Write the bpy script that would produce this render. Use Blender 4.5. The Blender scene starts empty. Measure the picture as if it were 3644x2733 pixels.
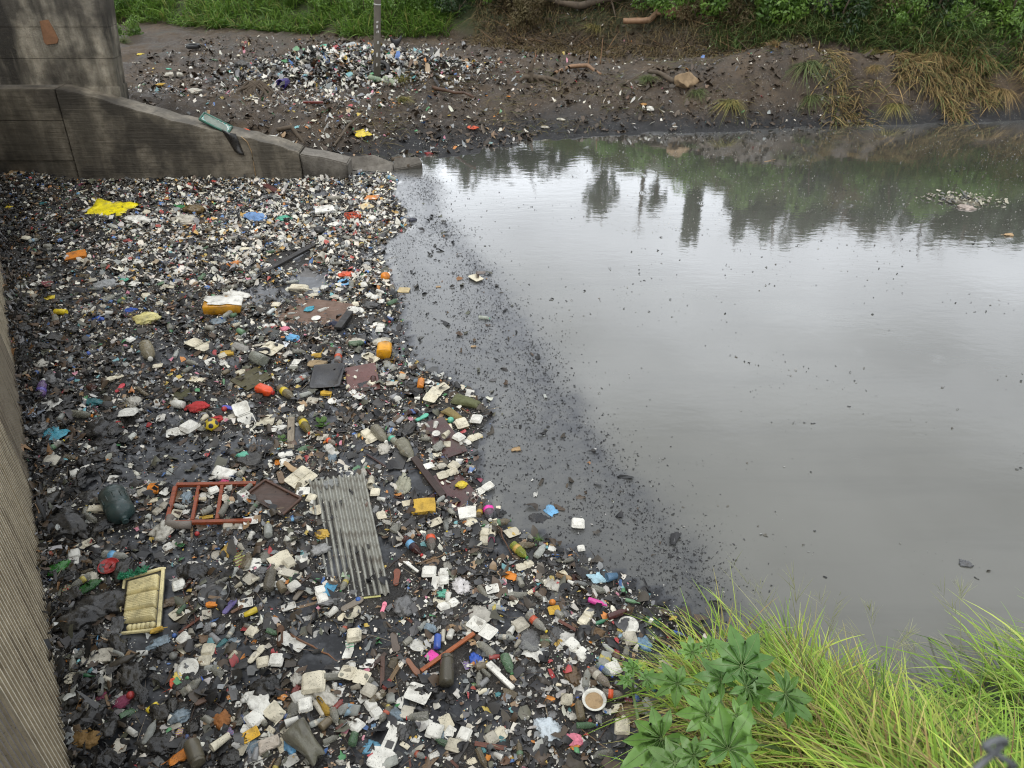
import bpy, bmesh, math, random
import numpy as np
from mathutils import Vector, Matrix, noise as mn
R = math.radians
rnd = random.Random(7)
rs = np.random.RandomState(11)
scene = bpy.context.scene
col = scene.collection

# ------------------------------------------------------------------ camera
F, P, H = 2737.0, R(33.5), 6.2          # focal length in photo pixels, pitch down, height over the water
cp, sp = math.cos(P), math.sin(P)
cam = bpy.data.cameras.new('camera'); camo = bpy.data.objects.new('camera', cam); col.objects.link(camo)
camo.location = (0, 0, H); camo.rotation_euler = (R(90) - P, 0, 0)
cam.sensor_width = 36; cam.lens = 36 * F / 3644; cam.clip_start = 0.05; cam.clip_end = 2000
cam.dof.use_dof = True; cam.dof.focus_distance = 9.5; cam.dof.aperture_fstop = 7.0
scene.camera = camo
# ------------------------------------------------------------------ sky, sun, exposure
SUN_EL, SUN_AZ = R(66), R(205)
world = bpy.data.worlds.new('World'); scene.world = world; world.use_nodes = True
nt = world.node_tree; nt.nodes.clear()
def wn(t, **k):
    n = nt.nodes.new(t)
    for a, b in k.items(): setattr(n, a, b)
    return n
sky = wn('ShaderNodeTexSky', sky_type='NISHITA', sun_disc=False, sun_elevation=SUN_EL, sun_rotation=SUN_AZ,
         air_density=1.6, dust_density=6.0, ozone_density=1.0)
hs = wn('ShaderNodeHueSaturation'); hs.inputs['Saturation'].default_value = 0.22; hs.inputs['Value'].default_value = 1.0
tcw = wn('ShaderNodeTexCoord')
mpw = wn('ShaderNodeMapping'); mpw.inputs['Scale'].default_value = (1.4, 1.4, 3.2)
cl = wn('ShaderNodeTexNoise'); cl.inputs['Scale'].default_value = 1.5; cl.inputs['Detail'].default_value = 5; cl.inputs['Roughness'].default_value = 0.5
clr = wn('ShaderNodeMapRange'); clr.inputs[1].default_value = .3; clr.inputs[2].default_value = .7; clr.inputs[3].default_value = .6; clr.inputs[4].default_value = 1.6
mulw = wn('ShaderNodeMix', data_type='RGBA', blend_type='MULTIPLY'); mulw.inputs[0].default_value = 1
bg = wn('ShaderNodeBackground'); bg.inputs['Strength'].default_value = 0.15
ow = wn('ShaderNodeOutputWorld')
L = nt.links.new
L(tcw.outputs['Generated'], mpw.inputs[0]); L(mpw.outputs[0], cl.inputs['Vector']); L(cl.outputs['Fac'], clr.inputs[0])
ovc = wn('ShaderNodeMix', data_type='RGBA'); ovc.inputs[0].default_value = .85; ovc.inputs[7].default_value = (8.2, 8.5, 8.9, 1)     # thick cloud over most of the clear sky
L(sky.outputs[0], hs.inputs['Color']); L(hs.outputs[0], ovc.inputs[6]); L(ovc.outputs[2], mulw.inputs[6]); L(clr.outputs[0], mulw.inputs[7])
L(mulw.outputs[2], bg.inputs[0]); L(bg.outputs[0], ow.inputs[0])
sun = bpy.data.lights.new('sun', 'SUN'); sun.energy = 0.9; sun.angle = R(35); sun.color = (1.0, .96, .9)
suno = bpy.data.objects.new('sun', sun); col.objects.link(suno)
sd = Vector((math.sin(SUN_AZ) * math.cos(SUN_EL), math.cos(SUN_AZ) * math.cos(SUN_EL), math.sin(SUN_EL)))
suno.rotation_euler = sd.to_track_quat('Z', 'Y').to_euler()
vs = scene.view_settings; vs.view_transform = 'Standard'; vs.look = 'None'; vs.gamma = 1; vs.use_curve_mapping = False
vs.exposure = 0.08
scene.render.engine = 'CYCLES'
cy = scene.cycles; cy.max_bounces = 6; cy.diffuse_bounces = 3; cy.glossy_bounces = 3; cy.transmission_bounces = 3; cy.transparent_max_bounces = 8
cy.use_denoising = True
try:
    cy.denoiser = 'OPENIMAGEDENOISE'; cy.denoising_input_passes = 'RGB_ALBEDO_NORMAL'
except Exception: pass
cy.sample_clamp_indirect = 4.0; cy.filter_width = 1.15

# ------------------------------------------------------------------ pixel (of the 3644x2733 photo) -> place
def ray(px, py):
    x = px - 1822.0; y = 1366.5 - py
    return Vector((x, F * cp + y * sp, y * cp - F * sp))
def W(px, py, z=0.0):
    d = ray(px, py); t = (z - H) / d.z
    return Vector((d.x * t, d.y * t, z))
def Wy(px, py, Y):
    d = ray(px, py); t = Y / d.y
    return Vector((d.x * t, Y, H + d.z * t))
def proj(p):
    y = p[1]; z = p[2] - H
    dep = y * cp - z * sp; up = y * sp + z * cp
    return 1822 + p[0] / dep * F, 1366.5 - up / dep * F
def lin(r, g=None, b=None):
    if g is None: r, g, b = r
    f = lambda c: (c / 255 / 12.92) if c / 255 <= .04045 else ((c / 255 + .055) / 1.055) ** 2.4
    return (f(r), f(g), f(b), 1.0)
COL = dict(white=lin(226, 224, 214), cream=lin(216, 208, 184), dirtywhite=lin(188, 182, 166), grey=lin(132, 132, 126), clear=lin(158, 158, 148),
           dark=lin(62, 62, 62), black=lin(26, 26, 28), yellow=lin(222, 196, 44), paleyellow=lin(218, 208, 136), mustard=lin(196, 158, 54),
           orange=lin(214, 128, 28), redorange=lin(216, 84, 40), red=lin(176, 34, 36), pink=lin(226, 130, 150), hotpink=lin(236, 64, 170),
           blue=lin(40, 84, 178), sky=lin(106, 168, 210), cyan=lin(70, 160, 180), green=lin(42, 122, 62), mint=lin(92, 178, 150), olive=lin(84, 80, 40),
           brown=lin(92, 62, 40), tan=lin(170, 142, 104), maroon=lin(92, 46, 42), darkred=lin(74, 22, 20), purple=lin(96, 84, 160), navy=lin(34, 40, 66),
           lime=lin(170, 200, 70), teal=lin(40, 104, 110), plum=lin(120, 40, 72), rust=lin(128, 66, 36), slate=lin(74, 80, 86))

# ------------------------------------------------------------------ materials
def newmat(name):
    m = bpy.data.materials.new(name); m.use_nodes = True; t = m.node_tree; t.nodes.clear()
    o = t.nodes.new('ShaderNodeOutputMaterial'); b = t.nodes.new('ShaderNodeBsdfPrincipled'); t.links.new(b.outputs[0], o.inputs[0])
    return m, t, b, o
def N(t, ty, **k):
    n = t.nodes.new(ty)
    for a, v in k.items():
        if a.startswith('i_'): n.inputs[a[2:].replace('_', ' ')].default_value = v
        else: setattr(n, a, v)
    return n
def mix(t, fac, a, b, blend='MIX'):
    n = N(t, 'ShaderNodeMix', data_type='RGBA', blend_type=blend)
    for i, v in ((0, fac), (6, a), (7, b)):
        if hasattr(v, 'is_output'): t.links.new(v, n.inputs[i])
        else: n.inputs[i].default_value = v
    return n.outputs[2]
def rng(t, v, a, b, c=0.0, d=1.0):
    n = N(t, 'ShaderNodeMapRange'); t.links.new(v, n.inputs[0])
    for i, x in zip((1, 2, 3, 4), (a, b, c, d)): n.inputs[i].default_value = x
    return n.outputs[0]
def noise_of(t, vec, scale, detail=4, rough=.55, typ=None):
    n = N(t, 'ShaderNodeTexNoise', i_Scale=scale, i_Detail=detail, i_Roughness=rough); t.links.new(vec, n.inputs['Vector'])
    return n.outputs['Fac']
def bump(t, b, h, strength=.4, dist=.01):
    n = N(t, 'ShaderNodeBump', i_Strength=strength, i_Distance=dist); t.links.new(h, n.inputs['Height']); t.links.new(n.outputs[0], b.inputs['Normal'])
def objcoord(t, world=False):
    if world: return N(t, 'ShaderNodeNewGeometry').outputs['Position']
    tc = N(t, 'ShaderNodeTexCoord'); oi = N(t, 'ShaderNodeObjectInfo')
    ad = N(t, 'ShaderNodeVectorMath', operation='ADD'); mu = N(t, 'ShaderNodeMath', operation='MULTIPLY'); mu.inputs[1].default_value = 37.0
    t.links.new(oi.outputs['Random'], mu.inputs[0]); t.links.new(tc.outputs['Object'], ad.inputs[0]); t.links.new(mu.outputs[0], ad.inputs[1])
    return ad.outputs[0]
def litter_mat(name, rough=.4, dirt=.5, speck=0.0, bumpy=.2, clear=0.0, grain=False, metal=0.0):
    """colour from the object, mud smears and specks in their own shapes"""
    m, t, b, o = newmat(name)
    oi = N(t, 'ShaderNodeObjectInfo'); wpos = N(t, 'ShaderNodeNewGeometry').outputs['Position']
    v = objcoord(t)
    c = oi.outputs['Color']
    if grain:
        mp = N(t, 'ShaderNodeMapping'); mp.inputs['Scale'].default_value = (2.0, 30, 30); t.links.new(v, mp.inputs[0])
        g = noise_of(t, mp.outputs[0], 2.0, 5)
        c = mix(t, rng(t, g, .35, .7, 0, .75), c, mix(t, 1.0, c, (.35, .33, .32, 1), 'MULTIPLY'))
    n1 = noise_of(t, wpos, 9.0, 5, .65)
    c = mix(t, rng(t, n1, .47, .72, 0, dirt), c, (.045, .04, .033, 1))
    n2 = noise_of(t, wpos, 2.7, 3)
    c = mix(t, rng(t, n2, .4, .7, 0, dirt * .5), c, (.10, .09, .07, 1))
    if speck:
        vo = N(t, 'ShaderNodeTexVoronoi', i_Scale=75.0); t.links.new(wpos, vo.inputs['Vector'])
        n3 = noise_of(t, wpos, 22.0, 3)
        th = N(t, 'ShaderNodeMath', operation='MULTIPLY'); t.links.new(rng(t, vo.outputs['Distance'], .18, .3, 1, 0), th.inputs[0]); t.links.new(rng(t, n3, .42, .6, 0, 1), th.inputs[1])
        tm = N(t, 'ShaderNodeMath', operation='MULTIPLY'); tm.inputs[1].default_value = speck; t.links.new(th.outputs[0], tm.inputs[0])
        c = mix(t, tm.outputs[0], c, (.03, .026, .02, 1))
    t.links.new(c, b.inputs['Base Color'])
    t.links.new(rng(t, n1, .3, .7, rough * .7, min(1, rough * 1.5)), b.inputs['Roughness'])
    b.inputs['Metallic'].default_value = metal
    if bumpy: bump(t, b, noise_of(t, v, 14.0, 5), bumpy, .02)
    if clear:
        tr = N(t, 'ShaderNodeBsdfTransparent'); mx = N(t, 'ShaderNodeMixShader')
        tr.inputs[0].default_value = (.8, .82, .8, 1)
        lw = N(t, 'ShaderNodeLayerWeight', i_Blend=.35)
        t.links.new(rng(t, lw.outputs['Facing'], 0, 1, clear, 0.02), mx.inputs[0])
        t.links.new(b.outputs[0], mx.inputs[1]); t.links.new(tr.outputs[0], mx.inputs[2]); t.links.new(mx.outputs[0], o.inputs[0])
    return m
M = {}
M['foam'] = litter_mat('white_foam', .55, .5, .9, .12)
M['plastic'] = litter_mat('wet_plastic', .28, .6, .0, .1)
M['film'] = litter_mat('wet_film', .26, .65, .0, .35)
M['clear'] = litter_mat('clear_plastic', .12, .35, .0, .12, clear=.52)
M['thin'] = litter_mat('thin_film', .22, .4, .0, .4, clear=.42)
M['wood'] = litter_mat('wet_wood', .5, .35, .25, .25, grain=True)
M['paint'] = litter_mat('painted_wood', .4, .3, .0, .1, grain=True)
M['rubber'] = litter_mat('wet_rubber', .38, .35, .25, .2)
M['cloth'] = litter_mat('soaked_cloth', .75, .5, .0, .5)

def print_mat():
    m, t, b, o = newmat('printed_wrapper'); oi = N(t, 'ShaderNodeObjectInfo'); v = objcoord(t); wpos = N(t, 'ShaderNodeNewGeometry').outputs['Position']
    hv = N(t, 'ShaderNodeCombineColor', mode='HSV'); mu = N(t, 'ShaderNodeMath', operation='FRACT'); m7 = N(t, 'ShaderNodeMath', operation='MULTIPLY'); m7.inputs[1].default_value = 7.3
    t.links.new(oi.outputs['Random'], m7.inputs[0]); t.links.new(m7.outputs[0], mu.inputs[0]); t.links.new(mu.outputs[0], hv.inputs[0]); hv.inputs[1].default_value = .75; hv.inputs[2].default_value = .42
    wv = N(t, 'ShaderNodeTexWave', i_Scale=1.6, i_Distortion=3.0, i_Detail=1.0); t.links.new(v, wv.inputs['Vector'])
    c = mix(t, rng(t, wv.outputs['Fac'], .62, .68, 0, .9), oi.outputs['Color'], hv.outputs[0])
    n = noise_of(t, v, 5.0, 2); c = mix(t, rng(t, n, .58, .61, 0, .85), c, (.6, .58, .5, 1))
    c = mix(t, rng(t, noise_of(t, wpos, 9.0, 5, .65), .45, .7, 0, .75), c, (.04, .036, .03, 1))
    t.links.new(c, b.inputs['Base Color']); b.inputs['Roughness'].default_value = .25; bump(t, b, noise_of(t, v, 14.0, 5), .35, .02); return m
M['print'] = print_mat()
def attr_mat(name, rough=.4, spec=.5, trans=0.0, var=.35):
    m, t, b, o = newmat(name)
    a = N(t, 'ShaderNodeAttribute', attribute_name='Col')
    wpos = N(t, 'ShaderNodeNewGeometry').outputs['Position']
    n1 = noise_of(t, wpos, 23.0, 3)
    c = mix(t, rng(t, n1, .5, .75, 0, var), a.outputs['Color'], (.03, .028, .024, 1))
    t.links.new(c, b.inputs['Base Color']); b.inputs['Roughness'].default_value = rough
    b.inputs['Specular IOR Level'].default_value = spec
    if trans:
        tl = N(t, 'ShaderNodeBsdfTranslucent'); t.links.new(c, tl.inputs[0]); mx = N(t, 'ShaderNodeMixShader'); mx.inputs[0].default_value = trans
        t.links.new(b.outputs[0], mx.inputs[1]); t.links.new(tl.outputs[0], mx.inputs[2]); t.links.new(mx.outputs[0], o.inputs[0])
    return m
M['scrap'] = attr_mat('litter_scraps', .34, .5)
M['mulch'] = attr_mat('dark_litter', .42, .45)
M['grass'] = attr_mat('grass_blades', .42, .4, .35, .12)
M['straw'] = attr_mat('straw', .7, .25, .15, .3)

def leaf_mat(name, c1, c2, rough=.4):
    m, t, b, o = newmat(name); oi = N(t, 'ShaderNodeObjectInfo'); wpos = N(t, 'ShaderNodeNewGeometry').outputs['Position']
    n = noise_of(t, wpos, 1.6, 4); n2 = noise_of(t, wpos, 11., 2)
    c = mix(t, rng(t, n, .38, .62), c1, c2); c = mix(t, rng(t, n2, .4, .65, 0, .5), c, mix(t, 1.0, c, (.5, .6, .4, 1), 'MULTIPLY'))
    c = mix(t, .6, c, mix(t, 1.0, c, oi.outputs['Color'], 'MULTIPLY'))
    t.links.new(c, b.inputs['Base Color']); b.inputs['Roughness'].default_value = rough
    tl = N(t, 'ShaderNodeBsdfTranslucent'); t.links.new(c, tl.inputs[0]); mx = N(t, 'ShaderNodeMixShader'); mx.inputs[0].default_value = .3
    t.links.new(b.outputs[0], mx.inputs[1]); t.links.new(tl.outputs[0], mx.inputs[2]); t.links.new(mx.outputs[0], o.inputs[0])
    return m
M['leaf'] = leaf_mat('shrub_leaves', (.085, .17, .03, 1), (.19, .31, .055, 1))
M['leafdark'] = leaf_mat('tree_leaves', (.02, .045, .014, 1), (.045, .085, .025, 1))
M['leafbrown'] = leaf_mat('withered_leaves', (.10, .07, .03, 1), (.16, .13, .06, 1), .7)
M['castor'] = leaf_mat('castor_leaf', (.10, .22, .055, 1), (.17, .32, .075, 1), .32)
M['vein'] = leaf_mat('leaf_vein', (.22, .33, .12, 1), (.25, .36, .14, 1), .4)
def flat_mat(name, c, rough=.6, metal=0.0, nscale=6.0, dark=.6):
    m, t, b, o = newmat(name); wpos = N(t, 'ShaderNodeNewGeometry').outputs['Position']
    n = noise_of(t, wpos, nscale, 5)
    t.links.new(mix(t, rng(t, n, .35, .7, 0, dark), c, (c[0] * .35, c[1] * .33, c[2] * .3, 1)), b.inputs['Base Color'])
    b.inputs['Roughness'].default_value = rough; b.inputs['Metallic'].default_value = metal
    bump(t, b, n, .3, .02); return m
M['bark'] = flat_mat('bark', (.10, .075, .05, 1), .8, 0, 9)
M['rawwood'] = flat_mat('torn_wood', (.26, .15, .08, 1), .6, 0, 8)
M['pole'] = flat_mat('weathered_pole', (.13, .115, .09, 1), .75, 0, 4)
M['marks'] = flat_mat('white_paint_marks', (.55, .55, .52, 1), .7, 0, 12)
M['wire'] = flat_mat('galvanised_wire', (.16, .17, .18, 1), .45, .6, 30, .4)
M['stone'] = flat_mat('stone', (.30, .21, .12, 1), .85, 0, 5, .8)
M['feather'] = flat_mat('black_feathers', (.012, .012, .013, 1), .45, 0, 20)
M['comb'] = flat_mat('red_comb', (.3, .03, .03, 1), .5)

def concrete_mat(name, base=(.42, .38, .30, 1), streak=1.0, boards=False):
    m, t, b, o = newmat(name); p = N(t, 'ShaderNodeNewGeometry').outputs['Position']
    mp = N(t, 'ShaderNodeMapping'); mp.inputs['Scale'].default_value = (1.7, 1.7, .28); t.links.new(p, mp.inputs[0])
    s = noise_of(t, mp.outputs[0], 1.0, 6, .6)
    big = noise_of(t, p, .75, 4, .6); fine = noise_of(t, p, 26.0, 4, .7); mid = noise_of(t, p, 5.0, 5, .65)
    c = mix(t, rng(t, mid, .3, .7), base, (base[0] * .55, base[1] * .53, base[2] * .5, 1))
    c = mix(t, rng(t, s, .40, .62, 0, .97 * streak), c, (.018, .016, .012, 1))
    c = mix(t, rng(t, noise_of(t, p, 11.0, 6, .75), .52, .66, 0, .55), c, (base[0] * .3, base[1] * .28, base[2] * .25, 1))
    c = mix(t, rng(t, big, .48, .6, 0, .8), c, (.026, .022, .017, 1))
    c = mix(t, rng(t, fine, .55, .75, 0, .5), c, (.05, .045, .035, 1))
    t.links.new(c, b.inputs['Base Color']); b.inputs['Roughness'].default_value = .7
    h = fine
    if boards:
        m2 = N(t, 'ShaderNodeMapping'); m2.inputs['Scale'].default_value = (.5, .5, 13); t.links.new(p, m2.inputs[0])
        bd = noise_of(t, m2.outputs[0], 1.3, 4, .7)
        t.links.new(mix(t, rng(t, bd, .56, .68, 0, .35), c, (.02, .018, .014, 1)), b.inputs['Base Color'])
        ad = N(t, 'ShaderNodeMath', operation='ADD'); t.links.new(bd, ad.inputs[0]); t.links.new(mid, ad.inputs[1]); h = ad.outputs[0]
    bump(t, b, h, .6, .03)
    return m
M['concrete'] = concrete_mat('stained_concrete')
M['concrete_low'] = concrete_mat('board_marked_concrete', (.25, .22, .17, 1), .7, True)
M['concrete_grey'] = concrete_mat('muddy_concrete', (.22, .20, .17, 1), .3)

# galvanised roofing
def roof_mat(name, c, rustamt, rot):
    m, t, b, o = newmat(name); tc = N(t, 'ShaderNodeTexCoord'); wp = N(t, 'ShaderNodeNewGeometry').outputs['Position']
    n = noise_of(t, wp, 7.0, 5, .65); mp = N(t, 'ShaderNodeMapping'); mp.inputs['Scale'].default_value = rot; t.links.new(tc.outputs['Object'], mp.inputs[0])
    s = noise_of(t, mp.outputs[0], 1.0, 5, .6); sp2 = noise_of(t, wp, 55.0, 3, .7)
    c0 = mix(t, rng(t, n, .35, .7, 0, .6), c, (c[0] * .55, c[1] * .53, c[2] * .5, 1))
    c0 = mix(t, rng(t, s, .5, .66, 0, rustamt), c0, (.07, .045, .025, 1))
    c0 = mix(t, rng(t, sp2, .6, .72, 0, .8), c0, (.03, .025, .02, 1))
    t.links.new(c0, b.inputs['Base Color']); b.inputs['Roughness'].default_value = .42; b.inputs['Metallic'].default_value = .15
    bump(t, b, n, .15, .01); return m
M['roof_sheet'] = roof_mat('galvanised_sheet', (.34, .34, .30, 1), .55, (1, 9, 1))
M['wall_beige'] = roof_mat('beige_wall_sheet', (.64, .56, .41, 1), .45, (9, 1, .7))
M['wall_dark'] = roof_mat('dark_wall_sheet', (.13, .118, .12, 1), .25, (9, 1, .7))

M['rib_light'] = roof_mat('lit_rib_crown', (.80, .74, .60, 1), .35, (9, 1, .7)); M['rib_dark'] = roof_mat('lit_dark_rib', (.22, .2, .2, 1), .3, (9, 1, .7)); M['rib_shade'] = roof_mat('shaded_rib_side', (.40, .34, .24, 1), .6, (9, 1, .7))  # rib highlights and shade painted in as colour: paler crowns, one darker side
# mud and ground
def mud_mat():
    m, t, b, o = newmat('wet_mud'); g = N(t, 'ShaderNodeNewGeometry'); p = g.outputs['Position']
    sx = N(t, 'ShaderNodeSeparateXYZ'); t.links.new(p, sx.inputs[0])
    n = noise_of(t, p, .8, 6, .6); n2 = noise_of(t, p, 6.0, 6, .7); n3 = noise_of(t, p, 30.0, 3, .7)
    c = mix(t, rng(t, n, .35, .65), (.105, .073, .043, 1), (.048, .035, .023, 1))
    c = mix(t, rng(t, n2, .45, .7, 0, .7), c, (.028, .021, .016, 1))
    zz = N(t, 'ShaderNodeMath', operation='ADD'); t.links.new(sx.outputs[2], zz.inputs[0]); t.links.new(rng(t, n2, .3, .7, -.18, .18), zz.inputs[1])
    c = mix(t, rng(t, zz.outputs[0], .12, .5, 1, 0), c, (.014, .014, .015, 1))       # black silt band along the waterline
    vo = N(t, 'ShaderNodeTexVoronoi', i_Scale=16.0); t.links.new(p, vo.inputs['Vector'])
    k = N(t, 'ShaderNodeMath', operation='MULTIPLY'); t.links.new(rng(t, vo.outputs['Distance'], .14, .2, 1, 0), k.inputs[0]); t.links.new(rng(t, noise_of(t, p, 2.2, 4), .44, .6, 0, .85), k.inputs[1])
    hv = N(t, 'ShaderNodeHueSaturation', i_Saturation=.35, i_Value=.55); t.links.new(vo.outputs['Color'], hv.inputs['Color'])
    c = mix(t, k.outputs[0], c, mix(t, .55, hv.outputs[0], (.42, .38, .3, 1)))       # bits of litter trodden in
    nz = N(t, 'ShaderNodeAttribute', attribute_name='veg'); c = mix(t, nz.outputs['Fac'], c, mix(t, rng(t, n2, .35, .65), (.03, .04, .014, 1), (.06, .075, .022, 1)))
    t.links.new(c, b.inputs['Base Color']); t.links.new(rng(t, n, .4, .62, .75, .38), b.inputs['Roughness'])
    ad = N(t, 'ShaderNodeMath', operation='ADD'); t.links.new(n2, ad.inputs[0]); t.links.new(n3, ad.inputs[1]); bump(t, b, ad.outputs[0], .9, .06)
    return m
M['mud'] = mud_mat()
def water_mat():
    m, t, b, o = newmat('murky_water'); p = N(t, 'ShaderNodeNewGeometry').outputs['Position']
    a = N(t, 'ShaderNodeAttribute', attribute_name='scum').outputs['Fac']
    n = noise_of(t, p, .35, 4); n2 = noise_of(t, p, 5.0, 5, .7)
    c = mix(t, rng(t, n, .35, .65), (.120, .119, .104, 1), (.142, .141, .124, 1))
    ms = N(t, 'ShaderNodeMapping'); ms.inputs['Scale'].default_value = (.22, 2.6, 1); ms.inputs['Rotation'].default_value = (0, 0, .12); t.links.new(p, ms.inputs[0])
    c = mix(t, rng(t, noise_of(t, ms.outputs[0], 1.0, 4, .6), .52, .72, 0, .16), c, (.06, .061, .055, 1))      # faint drawn-out streaks of silt
    sc = N(t, 'ShaderNodeMath', operation='MULTIPLY', use_clamp=True); t.links.new(a, sc.inputs[0]); t.links.new(rng(t, n2, .25, .62, .55, 1.15), sc.inputs[1])
    sc.use_clamp = False; cm = rng(t, sc.outputs[0], 0, .8); ck = rng(t, sc.outputs[0], .9, 1.3)
    c = mix(t, cm, c, (.052, .055, .060, 1)); c = mix(t, ck, c, (.016, .0165, .018, 1))
    df = N(t, 'ShaderNodeBsdfDiffuse'); t.links.new(c, df.inputs[0])
    gl = N(t, 'ShaderNodeBsdfGlossy'); gl.inputs[0].default_value = (.97, .98, 1, 1); t.links.new(rng(t, sc.outputs[0], 0, .6, .035, .30), gl.inputs['Roughness'])
    fr = N(t, 'ShaderNodeFresnel', i_IOR=1.333)
    f2 = rng(t, fr.outputs[0], .015, .2, 0, .80)
    fm = N(t, 'ShaderNodeMath', operation='MULTIPLY'); t.links.new(f2, fm.inputs[0]); t.links.new(rng(t, sc.outputs[0], 0, 1.2, 1.0, .6), fm.inputs[1])
    mp = N(t, 'ShaderNodeMapping'); mp.inputs['Scale'].default_value = (1.0, 2.2, 1); t.links.new(p, mp.inputs[0])
    w1 = noise_of(t, mp.outputs[0], 2.4, 3); w2 = noise_of(t, mp.outputs[0], 12.0, 3)
    ad = N(t, 'ShaderNodeMath', operation='MULTIPLY_ADD'); t.links.new(w2, ad.inputs[0]); ad.inputs[1].default_value = .12; t.links.new(w1, ad.inputs[2])
    vr = N(t, 'ShaderNodeTexVoronoi', i_Scale=.9); vr.voronoi_dimensions = '2D'; t.links.new(p, vr.inputs['Vector'])      # rings of raindrops
    sr = N(t, 'ShaderNodeMath', operation='SINE'); mr = N(t, 'ShaderNodeMath', operation='MULTIPLY'); mr.inputs[1].default_value = 150.0; t.links.new(vr.outputs['Distance'], mr.inputs[0]); t.links.new(mr.outputs[0], sr.inputs[0])
    sx = N(t, 'ShaderNodeSeparateColor'); t.links.new(vr.outputs['Color'], sx.inputs[0])
    e1 = N(t, 'ShaderNodeMath', operation='MULTIPLY'); t.links.new(sr.outputs[0], e1.inputs[0]); t.links.new(rng(t, vr.outputs['Distance'], .02, .2, 1, 0), e1.inputs[1])
    e2 = N(t, 'ShaderNodeMath', operation='MULTIPLY'); t.links.new(e1.outputs[0], e2.inputs[0]); t.links.new(rng(t, sx.outputs[0], .72, .8, 0, .22), e2.inputs[1])
    a2 = N(t, 'ShaderNodeMath', operation='ADD'); t.links.new(ad.outputs[0], a2.inputs[0]); t.links.new(e2.outputs[0], a2.inputs[1])
    bp = N(t, 'ShaderNodeBump', i_Strength=.03, i_Distance=.05); t.links.new(a2.outputs[0], bp.inputs['Height'])
    for x in (df, gl, fr): t.links.new(bp.outputs[0], x.inputs['Normal'])
    mx = N(t, 'ShaderNodeMixShader'); t.links.new(fm.outputs[0], mx.inputs[0]); t.links.new(df.outputs[0], mx.inputs[1]); t.links.new(gl.outputs[0], mx.inputs[2])
    t.links.new(mx.outputs[0], o.inputs[0]); t.nodes.remove(b)
    return m
M['water'] = water_mat()
def raft_mat():
    m, t, b, o = newmat('sodden_debris'); p = N(t, 'ShaderNodeNewGeometry').outputs['Position']
    n = noise_of(t, p, 3.0, 6, .7); n2 = noise_of(t, p, 24.0, 5, .7)
    c = mix(t, rng(t, n, .35, .65), (.026, .025, .024, 1), (.05, .043, .034, 1))
    c = mix(t, rng(t, n2, .45, .7, 0, .8), c, (.010, .010, .011, 1))
    vo = N(t, 'ShaderNodeTexVoronoi', i_Scale=30.0); t.links.new(p, vo.inputs['Vector'])
    hv = N(t, 'ShaderNodeHueSaturation', i_Saturation=.3, i_Value=.62); t.links.new(vo.outputs['Color'], hv.inputs['Color'])
    k = N(t, 'ShaderNodeMath', operation='MULTIPLY'); t.links.new(rng(t, vo.outputs['Distance'], .16, .24, 1, 0), k.inputs[0]); t.links.new(rng(t, noise_of(t, p, 6., 4), .46, .6, 0, .9), k.inputs[1])
    c = mix(t, k.outputs[0], c, mix(t, .6, hv.outputs[0], (.4, .38, .32, 1)))
    t.links.new(c, b.inputs['Base Color']); b.inputs['Roughness'].default_value = .3
    ad = N(t, 'ShaderNodeMath', operation='ADD'); t.links.new(n, ad.inputs[0]); t.links.new(n2, ad.inputs[1]); bump(t, b, ad.outputs[0], .8, .05)
    return m
M['raft'] = raft_mat()

# ------------------------------------------------------------------ mesh helpers
def mk(name, V, Fc, mats=(), smooth=True, midx=None):
    me = bpy.data.meshes.new(name); me.from_pydata([tuple(v) for v in V], [], Fc)
    for m in mats: me.materials.append(m)
    if smooth: me.polygons.foreach_set('use_smooth', [True] * len(me.polygons))
    if midx is not None: me.polygons.foreach_set('material_index', midx)
    me.update(); return me
def mk_np(name, V, Q, mat, C=None, smooth=False):
    """big mesh from arrays: V (n,3), Q (m,k) faces, C (n,4) colours"""
    me = bpy.data.meshes.new(name); V = np.asarray(V, np.float32); Q = np.asarray(Q, np.int32); k = Q.shape[1]
    me.vertices.add(len(V)); me.vertices.foreach_set('co', V.ravel())
    me.loops.add(Q.size); me.loops.foreach_set('vertex_index', Q.ravel())
    me.polygons.add(len(Q)); me.polygons.foreach_set('loop_start', np.arange(0, Q.size, k, dtype=np.int32)); me.polygons.foreach_set('loop_total', np.full(len(Q), k, np.int32))
    if smooth: me.polygons.foreach_set('use_smooth', np.ones(len(Q), bool))
    me.update(calc_edges=True)
    if C is not None:
        at = me.color_attributes.new('Col', 'FLOAT_COLOR', 'POINT'); at.data.foreach_set('color', np.asarray(C, np.float32).ravel())
    me.materials.append(mat); return me
def add(name, me, parent=None, label=None, cat=None, group=None, kind=None, color=None):
    o = bpy.data.objects.new(name, me); col.objects.link(o)
    if parent is not None: o.parent = parent
    if cat and not kind: kind = 'thing'
    for k, v in (('label', label), ('category', cat), ('group', group), ('kind', kind)):
        if v: o[k] = v
    if color is not None: o.color = color
    return o
def empty(name, loc=(0, 0, 0), rz=0, **k):
    o = add(name, None, **k); o.location = loc; o.rotation_euler = (0, 0, rz); o.empty_display_size = .1; return o
def rring(w, d, r, z, k=3):
    r = min(r, w / 2 - 1e-4, d / 2 - 1e-4); pts = []
    for cx, cy_, a0 in ((w / 2 - r, d / 2 - r, 0), (-w / 2 + r, d / 2 - r, 90), (-w / 2 + r, -d / 2 + r, 180), (w / 2 - r, -d / 2 + r, 270)):
        for i in range(k + 1):
            a = R(a0 + 90 * i / k); pts.append((cx + r * math.cos(a), cy_ + r * math.sin(a), z))
    return pts
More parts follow.
